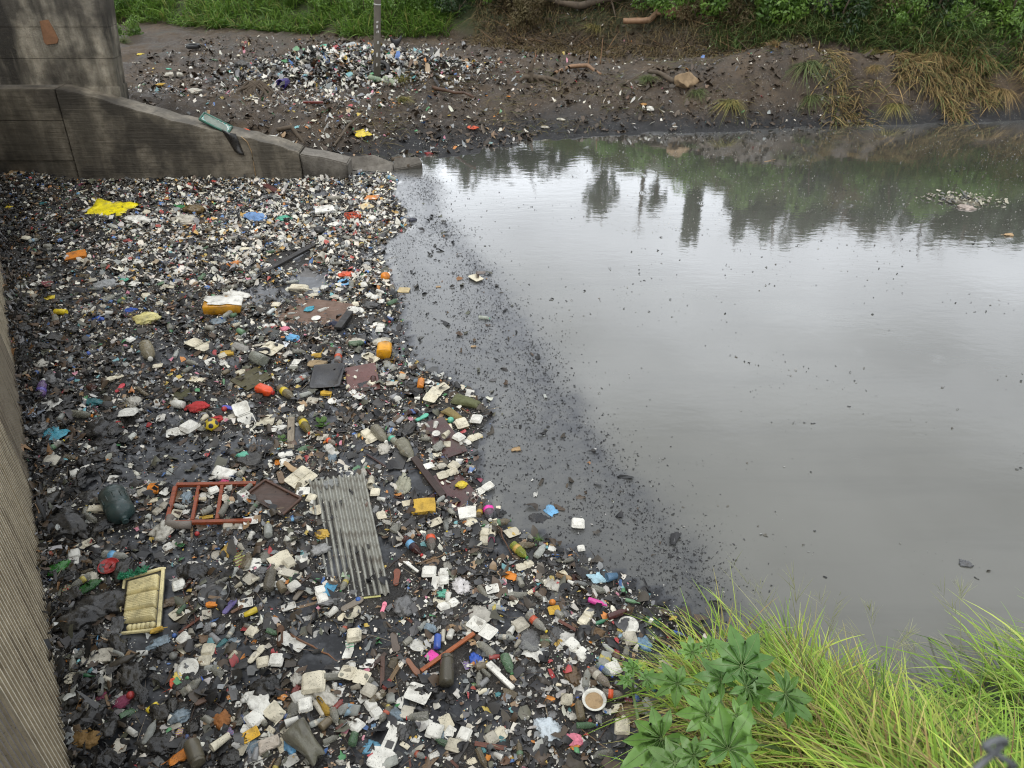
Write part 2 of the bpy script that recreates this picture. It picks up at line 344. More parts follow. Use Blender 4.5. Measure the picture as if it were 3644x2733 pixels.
def loft(rings, cap0=True, cap1=True, off=(0, 0, 0)):
    V = []; Fc = []; n = len(rings[0])
    for r_ in rings: V += [(a + off[0], b + off[1], c + off[2]) for a, b, c in r_]
    for i in range(len(rings) - 1):
        for j in range(n):
            a = i * n + j; b = i * n + (j + 1) % n; Fc.append((a, b, b + n, a + n))
    if cap0: Fc.append(tuple(range(n))[::-1])
    if cap1: Fc.append(tuple(range((len(rings) - 1) * n, len(rings) * n)))
    return V, Fc
def join(*vf):
    V = []; Fc = []
    for v, f in vf:
        k = len(V); V += list(v); Fc += [tuple(i + k for i in q) for q in f]
    return V, Fc
def lathe_x(prof, n=14):
    """profile (x, r) turned about the x axis"""
    return loft([[(x, r * math.cos(2 * math.pi * j / n), r * math.sin(2 * math.pi * j / n)) for j in range(n)] for x, r in prof])
def lathe_z(prof, n=20):
    return loft([[(r * math.cos(2 * math.pi * j / n), r * math.sin(2 * math.pi * j / n), z) for j in range(n)] for r, z in prof])
def box(x0, x1, y0, y1, z0, z1):
    V = [(x0, y0, z0), (x1, y0, z0), (x1, y1, z0), (x0, y1, z0), (x0, y0, z1), (x1, y0, z1), (x1, y1, z1), (x0, y1, z1)]
    return V, [(0, 3, 2, 1), (4, 5, 6, 7), (0, 1, 5, 4), (1, 2, 6, 5), (2, 3, 7, 6), (3, 0, 4, 7)]
def tube(pts, rad, n=7):
    """tube along points with a radius each; ends capped"""
    pts = [Vector(p) for p in pts]; rings = []
    up = Vector((0, 0, 1))
    for i, p in enumerate(pts):
        d = (pts[min(i + 1, len(pts) - 1)] - pts[max(i - 1, 0)]).normalized()
        s = d.cross(up);  s = s.normalized() if s.length > 1e-3 else Vector((1, 0, 0))
        u = s.cross(d); r = rad[i] if hasattr(rad, '__len__') else rad
        rings.append([tuple(p + (s * math.cos(2 * math.pi * j / n) + u * math.sin(2 * math.pi * j / n)) * r) for j in range(n)])
    return loft(rings)
def warp(V, amp, freq, seed, ridge=False):
    out = []
    for v in V:
        q = Vector(v) * freq + Vector((seed * 13.7, seed * 5.1, seed * 9.3))
        d = mn.noise_vector(q)
        if ridge: d = Vector((abs(d.x) - .25, abs(d.y) - .25, abs(d.z) - .25)) * 1.6
        out.append(Vector(v) + d * amp)
    return out
def bevelled(vf, w=.01, seg=1):
    bm = bmesh.new(); vs_ = [bm.verts.new(v) for v in vf[0]]
    for f in vf[1]: bm.faces.new([vs_[i] for i in f])
    bmesh.ops.bevel(bm, geom=bm.edges[:], offset=w, segments=seg, affect='EDGES'); bm.normal_update()
    bm.verts.index_update(); V = [v.co.copy() for v in bm.verts]; Fc = [tuple(v.index for v in f.verts) for f in bm.faces]; bm.free()
    return V, Fc

# ================================================================== THE SETTING
def interp(tab, x):
    return np.interp(x, [a for a, _ in tab], [b for _, b in tab])
FAR_SHORE = [(-60, 18.9), (-3.6, 18.9), (-3.0, 20.0), (-1.94, 20.2), (-.77, 20.8), (1.42, 21.95), (4.7, 22.5), (7.6, 22.8), (9.8, 23.1), (12.5, 23.5), (15.5, 23.8), (60, 25)]
SLOPE_W = [(-12, 1.2), (-6, 2.0), (-3, 4.6), (0, 4.0), (3, 2.6), (5, 1.9), (8, 1.7), (13, 1.5), (40, 1.5)]
CREST = [(-13, 1.75), (-9, 1.55), (-7.5, 1.2), (-5.8, .95), (-3, .95), (0, .95), (5, 1.05), (7, 1.35), (8.8, 1.75), (11, 1.7), (14, 1.6), (40, 1.7)]
GRASS_Y = [(-60, 40), (-16, 36.8), (-12.5, 35.4), (-9.4, 34.4), (-5.5, 33.3), (-1.3, 32.8), (1.5, 31.8), (3.7, 30.4), (8.4, 27.3), (11.6, 25.8), (13.5, 25.2), (40, 26)]
NEAR_SHORE = [(.72, -40), (.75, 2.4), (.95, 3.2), (1.35, 4.0), (2.0, 4.8), (2.5, 4.72), (2.95, 4.2), (3.5, 4.05), (4.4, 4.4), (8, 5), (60, 7)]
def seg_dist(X, Y, pts):
    d = np.full(X.shape, 1e9)
    for (ax, ay), (bx, by) in zip(pts[:-1], pts[1:]):
        t = np.clip(((X - ax) * (bx - ax) + (Y - ay) * (by - ay)) / ((bx - ax) ** 2 + (by - ay) ** 2), 0, 1)
        d = np.minimum(d, np.hypot(X - ax - t * (bx - ax), Y - ay - t * (by - ay)))
    return d
def in_poly(X, Y, pts):
    ins = np.zeros(X.shape, bool); n = len(pts)
    for i in range(n):
        ax, ay = pts[i]; bx, by = pts[(i + 1) % n]
        if ay == by: continue
        c = ((ay > Y) != (by > Y)) & (X < (bx - ax) * (Y - ay) / (by - ay) + ax); ins ^= c
    return ins
NEAR_POLY = NEAR_SHORE + [(60, -40)]
def vnoise(X, Y, f, seed=0):
    """cheap value noise, vectorised"""
    x = X * f + seed * 17.3; y = Y * f + seed * 7.9
    xi = np.floor(x).astype(np.int64); yi = np.floor(y).astype(np.int64); xf = x - xi; yf = y - yi
    xf = xf * xf * (3 - 2 * xf); yf = yf * yf * (3 - 2 * yf)
    def h(a, b):
        n = (a * 374761393 + b * 668265263 + seed * 982451653) & 0x7fffffff
        n = ((n ^ (n >> 13)) * 1274126177) & 0x7fffffff
        return ((n ^ (n >> 16)) & 0xffff) / 65535.0
    return (h(xi, yi) * (1 - xf) + h(xi + 1, yi) * xf) * (1 - yf) + (h(xi, yi + 1) * (1 - xf) + h(xi + 1, yi + 1) * xf) * yf - .5
def fbm(X, Y, f, seed=0, o=4):
    return sum(vnoise(X, Y, f * 2 ** i, seed + i) / 2 ** i for i in range(o))
def smooth(t):
    t = np.clip(t, 0, 1); return t * t * (3 - 2 * t)
def ground_z(X, Y):
    X = np.asarray(X, float); Y = np.asarray(Y, float)
    sh = interp(FAR_SHORE, X) + .35 * fbm(X, Y * .3, .7, 3, 3); wd = interp(SLOPE_W, X) * (1 + .35 * fbm(X, Y * 0, .9, 8, 2)); cr = interp(CREST, X)
    s = (Y - sh) / wd
    far = cr * smooth(np.clip(s * .62 + .06 * np.clip(s, 0, 1), 0, 1)) ** .85
    back = np.clip((Y - sh - wd * .8) / 4, 0, 1)
    far = far * (1 - back) + np.minimum(far, np.where(X < 4, .8, 1.2)) * back
    far += .10 * fbm(X, Y, 3.6, 15, 3) + .10 * fbm(X, Y, .9, 1) + .09 * fbm(X * 2.2, Y, 1.8, 5, 3) * smooth(s * 2) + .16 * np.abs(fbm(X * 1.5, Y, 2.0, 25, 3)) * smooth(s * 3) * smooth((2.2 - s) * 1.5)
    far += .09 * np.sin(X * .9 + Y * 3.2 + 2 * vnoise(X, Y, .4, 9)) * smooth((Y - 25) / 2) * smooth((30 - Y) / 2)      # tyre ruts
    far += .75 * np.exp(-((X + 5.2) / 2.6) ** 2 - ((Y - 26.3) / 1.2) ** 2) + .3 * np.exp(-((X + 2.6) / 1.3) ** 2 - ((Y - 25.7) / .8) ** 2)
    far += .25 * np.exp(-((X - 7.9) / 1.3) ** 2 - ((Y - 25.6) / .8) ** 2) - .5 * np.exp(-((X - 10.2) / .5) ** 2 - ((Y - 24.2) / 1.0) ** 2)
    gy = interp(GRASS_Y, X); hill = np.clip(Y - gy, 0, 60)
    steep = interp([(-20, .5), (-4, .62), (0, .72), (5, .8), (10, .85), (40, .9)], X)
    far += np.where(hill > 0, 7.6 * (1 - np.exp(-hill * steep / 7.6)) + .35 * fbm(X, Y, .5, 21), 0)
    z = np.where(Y > sh, np.maximum(far, np.minimum(-.02 + s * .2, .06)), -np.clip((sh - Y) * .5, 0, 1.2))
    dn = seg_dist(X, Y, NEAR_SHORE); ins = in_poly(X, Y, NEAR_POLY)
    nb = np.where(ins, 3.6 * (1 - np.exp(-dn * 1.0 / 3.6)) + .18 * fbm(X, Y, 1.3, 31), -np.clip(dn * .8, 0, 1.2))
    return np.where(Y < 12, nb, z)
def gz(x, y): return float(ground_z(np.array([x]), np.array([y]))[0])
def Wg(px, py):
    """where the view ray of a photo pixel meets the ground of the far bank"""
    d = ray(px, py); lo = 17.0 / d.y; p = None
    ts = np.linspace(lo, 60 / d.y, 1500)
    X = d.x * ts; Y = d.y * ts; Z = H + d.z * ts
    g = np.maximum(ground_z(X, Y), 0); i = int(np.argmax(Z <= g)) if (Z <= g).any() else -1
    return Vector((X[i], Y[i], g[i]))
def axis(*parts):
    a = []
    for lo, hi, st in parts: a += list(np.arange(lo, hi, st))
    return np.array(a)
def grid_mesh(name, xs, ys, zf, mat, attrs=(), skip=None):
    X, Y = np.meshgrid(xs, ys); Z = zf(X, Y); V = np.stack([X, Y, Z], -1).reshape(-1, 3); nx = len(xs)
    i, j = np.meshgrid(np.arange(len(xs) - 1), np.arange(len(ys) - 1)); a = (j * nx + i).ravel()
    Q = np.stack([a, a + 1, a + 1 + nx, a + nx], -1)
    if skip is not None:
        k = skip(V); Q = Q[~k[Q].all(1)]
    me = mk_np(name, V, Q, mat, smooth=True)
    for an, af in attrs:
        at = me.attributes.new(an, 'FLOAT', 'POINT'); at.data.foreach_set('value', af(X, Y).ravel().astype(np.float32))
    return me
xs = axis((-900, -60, 60), (-60, -26, 2.3), (-26, -14, .25), (-14, 17, .11), (17, 30, .5), (30, 100, 5), (100, 901, 80))
ys = axis((-300, -20, 20), (-20, 0, 1.5), (0, 6, .12), (6, 18, 1.2), (18, 27, .1), (27, 41, .2), (41, 60, 1.5), (60, 200, 20), (200, 1200, 200))
veg = lambda X, Y: np.where(Y > 12, smooth((Y - interp(GRASS_Y, X) + .8 * fbm(X, Y, .8, 4)) / 1.0), .8)
add('ground', grid_mesh('ground', xs, ys, ground_z, M['mud'], (('veg', veg),)), kind='structure')

# raft outline in photo pixels -> metres
RAFT_PX = [(235, 2900), (2235, 2900), (2250, 2733), (2330, 2500), (2480, 2330), (2560, 2240), (2480, 2195), (2300, 2090), (2190, 2040), (2000, 1945), (1930, 1905), (1800, 1870),
           (1760, 1800), (1725, 1740), (1700, 1600), (1740, 1530), (1770, 1470), (1740, 1420), (1600, 1340), (1500, 1290), (1470, 1240), (1445, 1130), (1425, 1040), (1385, 950),
           (1368, 870), (1400, 850), (1470, 800), (1440, 740), (1400, 690), (1420, 640), (1390, 612), (1000, 630), (500, 640), (60, 640), (-130, 640)]
RAFT = [tuple(W(a, b).xy) for a, b in RAFT_PX]
WALL_A, WALL_B = Vector((-1.2, -.55)), Vector((-12.75, 18.42))            # foot of the sheet wall on the left
SCUM_PX = [(1400, 620), (1530, 640), (1560, 760), (1650, 880), (1800, 1040), (1880, 1180), (1945, 1330), (2050, 1480), (2180, 1640), (2330, 1830), (2500, 2020), (2640, 2200)]
SCUM = [tuple(W(a, b).xy) for a, b in SCUM_PX]
SCUM_POLY = SCUM + [tuple(W(2500, 2300).xy)] + RAFT[5:31][:]
POOLS_PX = [(390, 1690, 130, 55, .9), (665, 1690, 110, 50, .9), (300, 1730, 70, 60, .8), (1100, 1000, 90, 50, 1), (930, 1045, 110, 40, .8), (560, 2270, 140, 70, .7), (560, 1275, 90, 40, .7), (220, 1250, 70, 50, .7),
            (620, 1600, 140, 40, .7), (820, 1600, 60, 40, .6), (1440, 1700, 60, 90, .6), (1770, 1960, 40, 60, .9), (560, 2440, 60, 90, .8), (800, 2310, 110, 60, .6), (420, 2620, 80, 90, .7), (1190, 2000, 60, 50, .6),
            (470, 750, 160, 22, .6), (1150, 690, 60, 18, .9), (330, 985, 90, 22, .7), (1060, 1560, 30, 60, .9), (900, 2400, 120, 60, .6), (1250, 1640, 60, 40, .6), (1390, 1950, 70, 60, .4), (1830, 2200, 60, 60, .6), (620, 2080, 60, 120, .5), (1010, 2160, 180, 50, .5), (1260, 2250, 260, 45, .4), (1560, 2560, 180, 60, .35)]
POOLS = []
for a, b, rx, ry, w_ in POOLS_PX:
    c = W(a, b); POOLS.append((c.x, c.y, abs(W(a + rx, b).x - c.x), abs(W(a, b - ry).y - c.y), w_))
def wall_side(X, Y):
    """distance to the right of the sheet wall"""
    d = (WALL_B - WALL_A).normalized(); return (X - WALL_A.x) * d.y - (Y - WALL_A.y) * d.x
def raft_density(X, Y):
    ins = in_poly(X, Y, RAFT); e = seg_dist(X, Y, RAFT)
    d = np.where(ins, smooth(e / .22 + .25), 0.0)
    for a, b, rx, ry, w_ in POOLS:
        d = d * (1 - w_ * np.exp(-((((X - a) / rx) ** 2 + ((Y - b) / ry) ** 2) ** 2)))
    d = d * np.clip(.86 + .75 * fbm(X, Y, 1.3, 41, 3), .12, 1)
    return np.where(wall_side(X, Y) > .02, d, 0)
def raft_z(X, Y):
    d = raft_density(X, Y); n = fbm(X, Y, 3.2, 51, 4)
    z = -.075 + .105 * d + .03 * n * d
    z += .10 * np.exp(-(wall_side(X, Y) / .35) ** 2) * d * (1 + n) + .22 * np.exp(-((X + 11.6) / .6) ** 2 - ((Y - 18.0) / .7) ** 2)
    return z
_gx = np.arange(-13.2, 3.2, .04); _gy = np.arange(2.2, 19.2, .04); _GX, _GY = np.meshgrid(_gx, _gy); DENS_G = raft_density(_GX, _GY); RZ_G = raft_z(_GX, _GY); FB_G = fbm(_GX, _GY, 2.6, 45, 3)
def look(G_, X, Y):
    return G_[np.clip(((np.asarray(Y) - 2.2) / .04).round().astype(int), 0, len(_gy) - 1), np.clip(((np.asarray(X) + 13.2) / .04).round().astype(int), 0, len(_gx) - 1)]
def rz1(x, y, r_=0.0):
    a = np.arange(8) * math.pi / 4; X = np.concatenate([[x], x + r_ * np.cos(a), x + .5 * r_ * np.cos(a)]); Y = np.concatenate([[y], y + r_ * np.sin(a), y + .5 * r_ * np.sin(a)])
    q = np.sort(look(RZ_G, X, Y)); return max(0.0, float(q[-3] if r_ else q[-1]))
def scum_f(X, Y):
    X0, Y0 = X, Y; X = X + .32 * fbm(X0, Y0, 1.6, 62, 3); Y = Y + .32 * fbm(X0, Y0, 1.6, 64, 3)
    ins = in_poly(X, Y, SCUM_POLY); e = seg_dist(X, Y, SCUM)
    s = np.where(ins, 1.0, np.exp(-(e / .28) ** 1.4) * .6)
    s = np.where(ins, .60 + .24 * np.exp(-(e / .42) ** 2), s)
    return np.clip(s * (1 + .5 * fbm(X, Y, .9, 61, 3)) * .85 + 1.2 * in_poly(X0, Y0, RAFT), 0, 1.6)
wxs = axis((-14, 8, .12), (8, 30, .5), (30, 300, 15)); wys = axis((-6, 1, .5), (1, 26, .12), (26, 27, .5))
add('river_water', grid_mesh('river_water', wxs, wys, lambda X, Y: X * 0, M['water'], (('scum', scum_f),), skip=lambda V: (wall_side(V[:, 0], V[:, 1]) < -.6)), kind='structure')
rxs = np.arange(-13, 2.8, .06); rys = np.arange(2.6, 19, .06)
o = add('debris_mat', grid_mesh('debris_mat', rxs, rys, raft_z, M['raft'], skip=lambda V: (V[:, 2] < -.03)), kind='stuff', label='sodden black mat of fine debris between the floating litter', cat='debris')

# ---------------------------------------------------------------- sheet wall on the left: one panel per sheet
wd = (WALL_B - WALL_A).normalized(); wn_ = Vector((wd.y, -wd.x)); wl = (WALL_B - WALL_A).length
wall = empty('sheet_metal_wall', (WALL_A.x, WALL_A.y, 0), math.atan2(wd.y, wd.x), label='tall ribbed sheet metal wall along the left edge of the litter', cat='wall')
def wall_t(py):   # distance along the wall of a foot point seen at photo row py
    p = W(np.interp(py, [922, 1700, 2733, 2940], [0, 100, 230, 256]), py).xy; return (p - WALL_A).dot(wd)
edges_t = [0, wall_t(2940), wall_t(2290), wall_t(1985), wall_t(1770), wall_t(1545), wall_t(1360), wall_t(1180), wall_t(1060), wall_t(980), wl * .84, wl]
tones = ['wall_dark', 'wall_beige', 'wall_beige', 'wall_beige', 'wall_dark', 'wall_dark', 'wall_beige', 'wall_beige', 'wall_beige', 'wall_dark', 'wall_beige']
for k in range(len(edges_t) - 1):
    a, b = edges_t[k], edges_t[k + 1]; a -= .05 if k else 0; V = []; Fc = []; pitch = .088; t = a; prof = []
    while t < b:
        for f, dpt in ((0, 0), (.56, 0), (.66, .036), (.90, .036)):
            prof.append((min(t + f * pitch, b), dpt))
        t += pitch
    prof.append((b, 0)); off = .004 * (k % 2) + .006 * (k % 3)
    for t, dpt in prof: V += [(t, -dpt - off, -.8), (t, -dpt - off, 4.6)]
    nn = len(prof); mi = []
    for t, dpt in prof: V += [(t, .012 - dpt - off, -.8), (t, .012 - dpt - off, 4.6)]
    for i in range(nn - 1):
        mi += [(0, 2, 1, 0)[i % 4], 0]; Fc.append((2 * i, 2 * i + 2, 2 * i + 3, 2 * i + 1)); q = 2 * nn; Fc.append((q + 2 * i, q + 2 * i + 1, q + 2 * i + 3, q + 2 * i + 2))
    add('wall_sheet', mk('wall_sheet', V, Fc, [M[tones[k]], M['rib_light' if 'beige' in tones[k] else 'rib_dark'], M['rib_shade']], smooth=False, midx=mi), parent=wall)
add('wall_rail', mk('wall_rail', *box(0, wl, .02, .12, 4.3, 4.5), [M['wall_dark']], False), parent=wall)

# ---------------------------------------------------------------- concrete abutment and wing wall
def slab_xz(pts, y0, y1, bev=.02):
    """polygon in (x,z) extruded from y0 (front) to y1"""
    n = len(pts); V = [(x, y0, z) for x, z in pts] + [(x, y1, z) for x, z in pts]
    Fc = [tuple(range(n)), tuple(range(2 * n - 1, n - 1, -1))] + [(i, i + n, (i + 1) % n + n, (i + 1) % n) for i in range(n)]
    bm = bmesh.new(); vs_ = [bm.verts.new(v) for v in V]
    for f in Fc: bm.faces.new([vs_[i] for i in f])
    bmesh.ops.recalc_face_normals(bm, faces=bm.faces[:])
    if bev: bmesh.ops.bevel(bm, geom=bm.edges[:], offset=bev, segments=2, affect='EDGES')
    me = bpy.data.meshes.new('slab'); bm.to_mesh(me); bm.free(); return me
YW = 18.4
def xz(px, py, Y=YW):
    p = Wy(px, py, Y); return (p.x, p.z)
wing = empty('wing_wall', (0, 0, 0), label='dark stained concrete wing wall sloping down into the litter', cat='wall')
def conc(name, pts, y0, y1, mat, parent, bev=.02):
    me = slab_xz(pts, y0, y1, bev); me.materials.append(mat); return add(name, me, parent=parent)
def cut(px0, py0, px1, py1, y): return px0 + (px1 - px0) * (y - py0) / (py1 - py0)
jx = lambda py: cut(195, 318, 283, 642, py)      # joint between the level part and the sloping part
top = [(195, 318), (240, 326), (330, 347), (450, 385), (560, 415), (640, 437), (750, 462), (860, 486), (960, 512), (1010, 527), (1060, 545)]
for k, (a, b) in enumerate(((318, 429), (430, 572), (573, 670))):
    conc('concrete_panel', [xz(-420, a, YW + .05), xz(jx(a) - 2, a, YW + .05), xz(jx(b) - 2, b, YW + .05), xz(-420, b, YW + .05)], YW + .05 + (.02 if k == 2 else 0), YW + .7, M['concrete_low'], wing, .008)
top = [(x, y + (rnd.uniform(-3, 3) if x not in (195, 1060) else 0)) for (a, b), (c_, d_) in zip(top[:-1], top[1:]) for x, y in ((a, b), ((a * 2 + c_) / 3, (b * 2 + d_) / 3), ((a + 2 * c_) / 3, (b + 2 * d_) / 3))] + [top[-1]]
conc('sloping_panel', [xz(jx(670) + 1, 670)] + [xz(*p) for p in top] + [xz(1072, 600), xz(1080, 680)], YW, YW + .62, M['concrete_low'], wing, .014)
conc('broken_end_panel', [xz(1084, 690), xz(1077, 612), xz(1064, 548), xz(1100, 556), xz(1140, 560), xz(1190, 572), xz(1236, 584), xz(1240, 640), xz(1240, 690)], YW + .02, YW + .6, M['concrete_grey'], wing, .03)
abut = empty('bridge_abutment', (0, 0, 0), label='tall weathered concrete abutment with black water streaks, top left', cat='abutment')
YA = 18.95
ex = lambda py: cut(372, 0, 432, 400, py)
rows = [(-700, -330), (-329, -120), (-119, 96), (97, 209), (210, 307), (308, 402)]
for a, b in rows:
    x0 = -700
    for x1 in (None,):
        l0 = x0; r0 = ex(a) if x1 is None else x1; r1 = ex(b) if x1 is None else x1 + (b - a) * .1
        l1 = x0 if x0 == -700 else x0 + (b - a) * .1
        if a == 308:
            if x1 is not None: continue
            conc('plinth_course', [xz(-700, 308, YA - .04), xz(ex(309) + 4, 308, YA - .04), xz(ex(402) + 3, 402, YA - .04), xz(-700, 470, YA - .04)], YA - .04, YA + .45, M['concrete'], abut); break
        conc('concrete_panel', [xz(l0, a, YA), xz(r0 - (1.2 if x1 else 0), a, YA), xz(r1 - (1.2 if x1 else 0), b, YA), xz(l1, b, YA)], YA + rnd.uniform(0, .012), YA + .45, M['concrete'], abut, .005)
        x0 = x1
conc('spalled_patch', [xz(*p, YA - .02) for p in ((140, 75), (170, 70), (190, 105), (207, 140), (203, 155), (165, 160), (155, 150))], YA - .015, YA + .1, flat_mat('rusty_patch', (.24, .12, .06, 1), .8, 0, 7), abut, .006)
# mortar lip on the joint between abutment and wing wall
lip = [Wy(x, y, YW + .36) for x, y in ((-60, 312), (100, 311), (200, 314), (260, 326), (330, 345), (400, 372), (448, 392))]
add('mortar_lip', mk('mortar_lip', *tube(warp(lip, .03, 3, 2), [.05, .05, .06, .055, .06, .05, .04], 8), [M['concrete_grey']]), parent=abut)
# revetment slabs at the wing wall's foot
for nm, pts, lab in (('a', [(1238, 556), (1330, 549), (1402, 578), (1392, 616), (1232, 606)], 'cracked grey concrete slab leaning on the mud at the end of the wing wall'),
                     ('b', [(1404, 560), (1490, 556), (1502, 580), (1450, 596), (1398, 604)], 'small grey concrete slab at the water edge under the curved branch')):
    P3 = []
    for x, y in pts:
        z = max(0, (606 - y)) * .0062; P3.append(W(x, y, z))
    n = len(P3); nrm = Vector((0, -.55, .8)); V = P3 + [p - nrm * .35 for p in P3]
    Fc = [tuple(range(n)), tuple(range(2 * n - 1, n - 1, -1))] + [(i, i + n, (i + 1) % n + n, (i + 1) % n) for i in range(n)]
    me = mk('concrete_slab', V, Fc, [M['concrete_grey']], False)
    bm = bmesh.new(); bm.from_mesh(me); bmesh.ops.recalc_face_normals(bm, faces=bm.faces[:]); bmesh.ops.bevel(bm, geom=bm.edges[:], offset=.02, segments=2, affect='EDGES'); bm.to_mesh(me); bm.free()
    add('concrete_slab', me, label=lab, cat='slab')

# ================================================================== LITTER: shape builders (unit length along x, standing on z = 0)
CACHE = {}
def tray_vf(w, d, h, r=.12, wall=.085, off=(0, 0, 0), taper=.8):
    return loft([rring(w * taper, d * taper, r, 0), rring(w * .97, d * .97, r, h * .93), rring(w * 1.04, d * 1.04, r, h * .93), rring(w * 1.04, d * 1.04, r, h), rring(w * .95, d * .95, r, h),
                 rring(w * taper * .96, d * taper * .96, r * .9, wall)], off=off)
def lid_vf(w, d, h, r=.12, off=(0, 0, 0)):
    return loft([rring(w * 1.04, d * 1.04, r, 0), rring(w * 1.04, d * 1.04, r, h * .15), rring(w * .95, d * .95, r, h * .15), rring(w * .86, d * .86, r, h * .92), rring(w * .8, d * .8, r * .9, h)], off=off)
def base_lid(w, d, h, r, off): # closed box: tray under, lid over
    return join(loft([rring(w * .8, d * .8, r, 0), rring(w * .97, d * .97, r, h * .48), rring(w * 1.03, d * 1.03, r, h * .5)], off=off), lid_vf(w, d, h * .5, r, (off[0], off[1], off[2] + h * .5)))
def crumple(V, v, amp=.03, f=4): return warp(V, amp, f, v + 1)
def b_clamshell_open(v):
    a = tray_vf(.48, .47, .16, .07, off=(-.255, 0, 0)); b = tray_vf(.48, .47, .12, .07, off=(.255, 0, 0)); hg = box(-.03, .03, -.2, .2, .13, .145)
    return [('tray', crumple(a[0], v, .025), a[1], 'foam', None), ('lid', crumple(b[0], v + 3, .025), b[1], 'foam', None), ('hinge', *hg, 'foam', None)]
def b_clamshell_flip(v):
    a = lid_vf(.48, .47, .16, .07, (-.255, 0, 0)); b = lid_vf(.48, .47, .14, .07, (.255, 0, 0)); hg = box(-.03, .03, -.2, .2, .0, .02)
    return [('tray', crumple(a[0], v, .02), a[1], 'foam', None), ('lid', crumple(b[0], v + 3, .02), b[1], 'foam', None), ('hinge', *hg, 'foam', None)]
def b_foam_box(v):
    a = loft([rring(.78, .74, .12, 0), rring(.96, .92, .12, .2), rring(1.02, .98, .12, .215)]); b = lid_vf(.97, .93, .24, .12, (0, 0, .217))
    return [('tray', crumple(a[0], v, .035), a[1], 'foam', None), ('lid', crumple(b[0], v, .035), b[1], 'foam', None)]
def b_tray(v):
    a = tray_vf(.96, .74, .16, .1); return [('tray', crumple(a[0], v, .04), a[1], 'foam', None)]
def b_tray3(v):
    a = tray_vf(.96, .8, .15, .08); d = [bevelled(box(-.40, .40, -.02, .02, .01, .12), .01), bevelled(box(-.02, .02, .021, .34, .01, .12), .01)]
    d2 = join(*d); return [('tray', crumple(a[0], v, .02), a[1], 'foam', None), ('divider', crumple(d2[0], v, .02), d2[1], 'foam', None)]
def b_plate(v):
    a = lathe_z([(.30, 0), (.36, .012), (.5, .07), (.5, .08), (.37, .03), (.33, .022), (.01, .02)], 24)
    return [('plate', crumple(a[0], v, .02, 3), a[1], 'foam', None)]
def b_bowl(v):
    a = lathe_z([(.34, 0), (.44, .22), (.5, .23), (.5, .25), (.42, .24), (.36, .16), (.33, .10)], 28)
    a = (a[0], a[1][:-1]); s = lathe_z([(.01, .17), (.2, .18), (.36, .165), (.37, .16)], 28)
    return [('bowl', *a, 'foam', None), ('scum', warp(s[0], .012, 9, v), s[1], 'cloth', COL['tan'])]
def b_cup(v):
    a = lathe_x([(-.5, .30), (-.5, .27), (.40, .20), (.40, .02), (.46, .02), (.46, .22), (-.47, .32), (-.5, .345), (-.5, .32)], 16)
    a = (a[0], a[1][:-2]); V = [(x, y, z + .33) for x, y, z in a[0]]
    return [('cup', crumple(V, v, .05, 3), a[1], 'foam', None)]
def b_bottle(v):
    prof = [(-.5, .02), (-.495, .11), (-.47, .145), (-.40, .145), (-.36, .135), (-.30, .148), (-.06, .15), (-.02, .138), (.04, .15), (.14, .145), (.26, .11), (.34, .06), (.37, .045), (.42, .045), (.425, .052), (.435, .052), (.44, .042), (.44, .02)]
    a = lathe_x(prof, 14); lb = lathe_x([(-.27, .146), (-.268, .153), (-.09, .155), (-.088, .147)], 14); cpv = lathe_x([(.435, .05), (.44, .056), (.492, .056), (.5, .045)], 12)
    am = (.0, .035, .07, .10)[v % 4]; fl = (1, .95, .8, .62)[v % 4]
    def sh(V):
        W_ = warp(V, am, 4.2, v + 2, True) if am else V
        return [(x, y * (2 - fl), (z) * fl + .15 * fl) for x, y, z in W_]
    parts = [('body', sh(a[0]), a[1], 'clear', None), ('cap', sh(cpv[0]), cpv[1], 'plastic', 'cap')]
    parts.append(('label', sh(lb[0]), lb[1], 'film', 'label')); return parts
def b_glassbottle(v):
    prof = [(-.5, .02), (-.495, .12), (-.47, .135), (.02, .135), (.12, .12), (.22, .06), (.30, .045), (.46, .042), (.465, .05), (.5, .05), (.5, .02)]
    a = lathe_x(prof, 14); return [('bottle', [(x, y, z + .13) for x, y, z in a[0]], a[1], 'plastic', None)]
def b_can(v):
    a = lathe_x([(-.5, .02), (-.5, .2), (-.46, .24), (.42, .24), (.48, .2), (.49, .21), (.5, .2), (.48, .18), (.48, .02)], 16)
    return [('can', crumple([(x, y, z + .23) for x, y, z in a[0]], v, .04 + .03 * (v % 2), 4), a[1], 'plastic', None)]
def b_jar(v):
    a = lathe_x([(-.5, .02), (-.5, .30), (-.45, .34), (.28, .34), (.36, .29), (.37, .27), (.37, .02)], 16); c = lathe_x([(.37, .28), (.375, .30), (.49, .30), (.5, .27), (.5, .02)], 16)
    f = lambda q: [(x, y, z + .33) for x, y, z in q]
    return [('jar', crumple(f(a[0]), v, .03), a[1], 'plastic', None), ('lid', crumple(f(c[0]), v, .03), c[1], 'plastic', None)]
def b_tub(v):   # squarish jerrycan / detergent bottle on its side
    a = loft([[(x, y * w, z * w + .26) for y, z, _ in rring(.62, .5, .14, 0)] for x, w in ((-.5, .05), (-.5, .9), (-.46, 1), (.18, 1), (.32, .8), (.38, .34), (.42, .3))])
    c = lathe_x([(.4, .13), (.41, .14), (.49, .14), (.5, .1)], 10)
    return [('body', crumple(a[0], v, .05, 3), a[1], 'plastic', None), ('cap', [(x, y, z + .26) for x, y, z in c[0]], c[1], 'plastic', 'cap')]
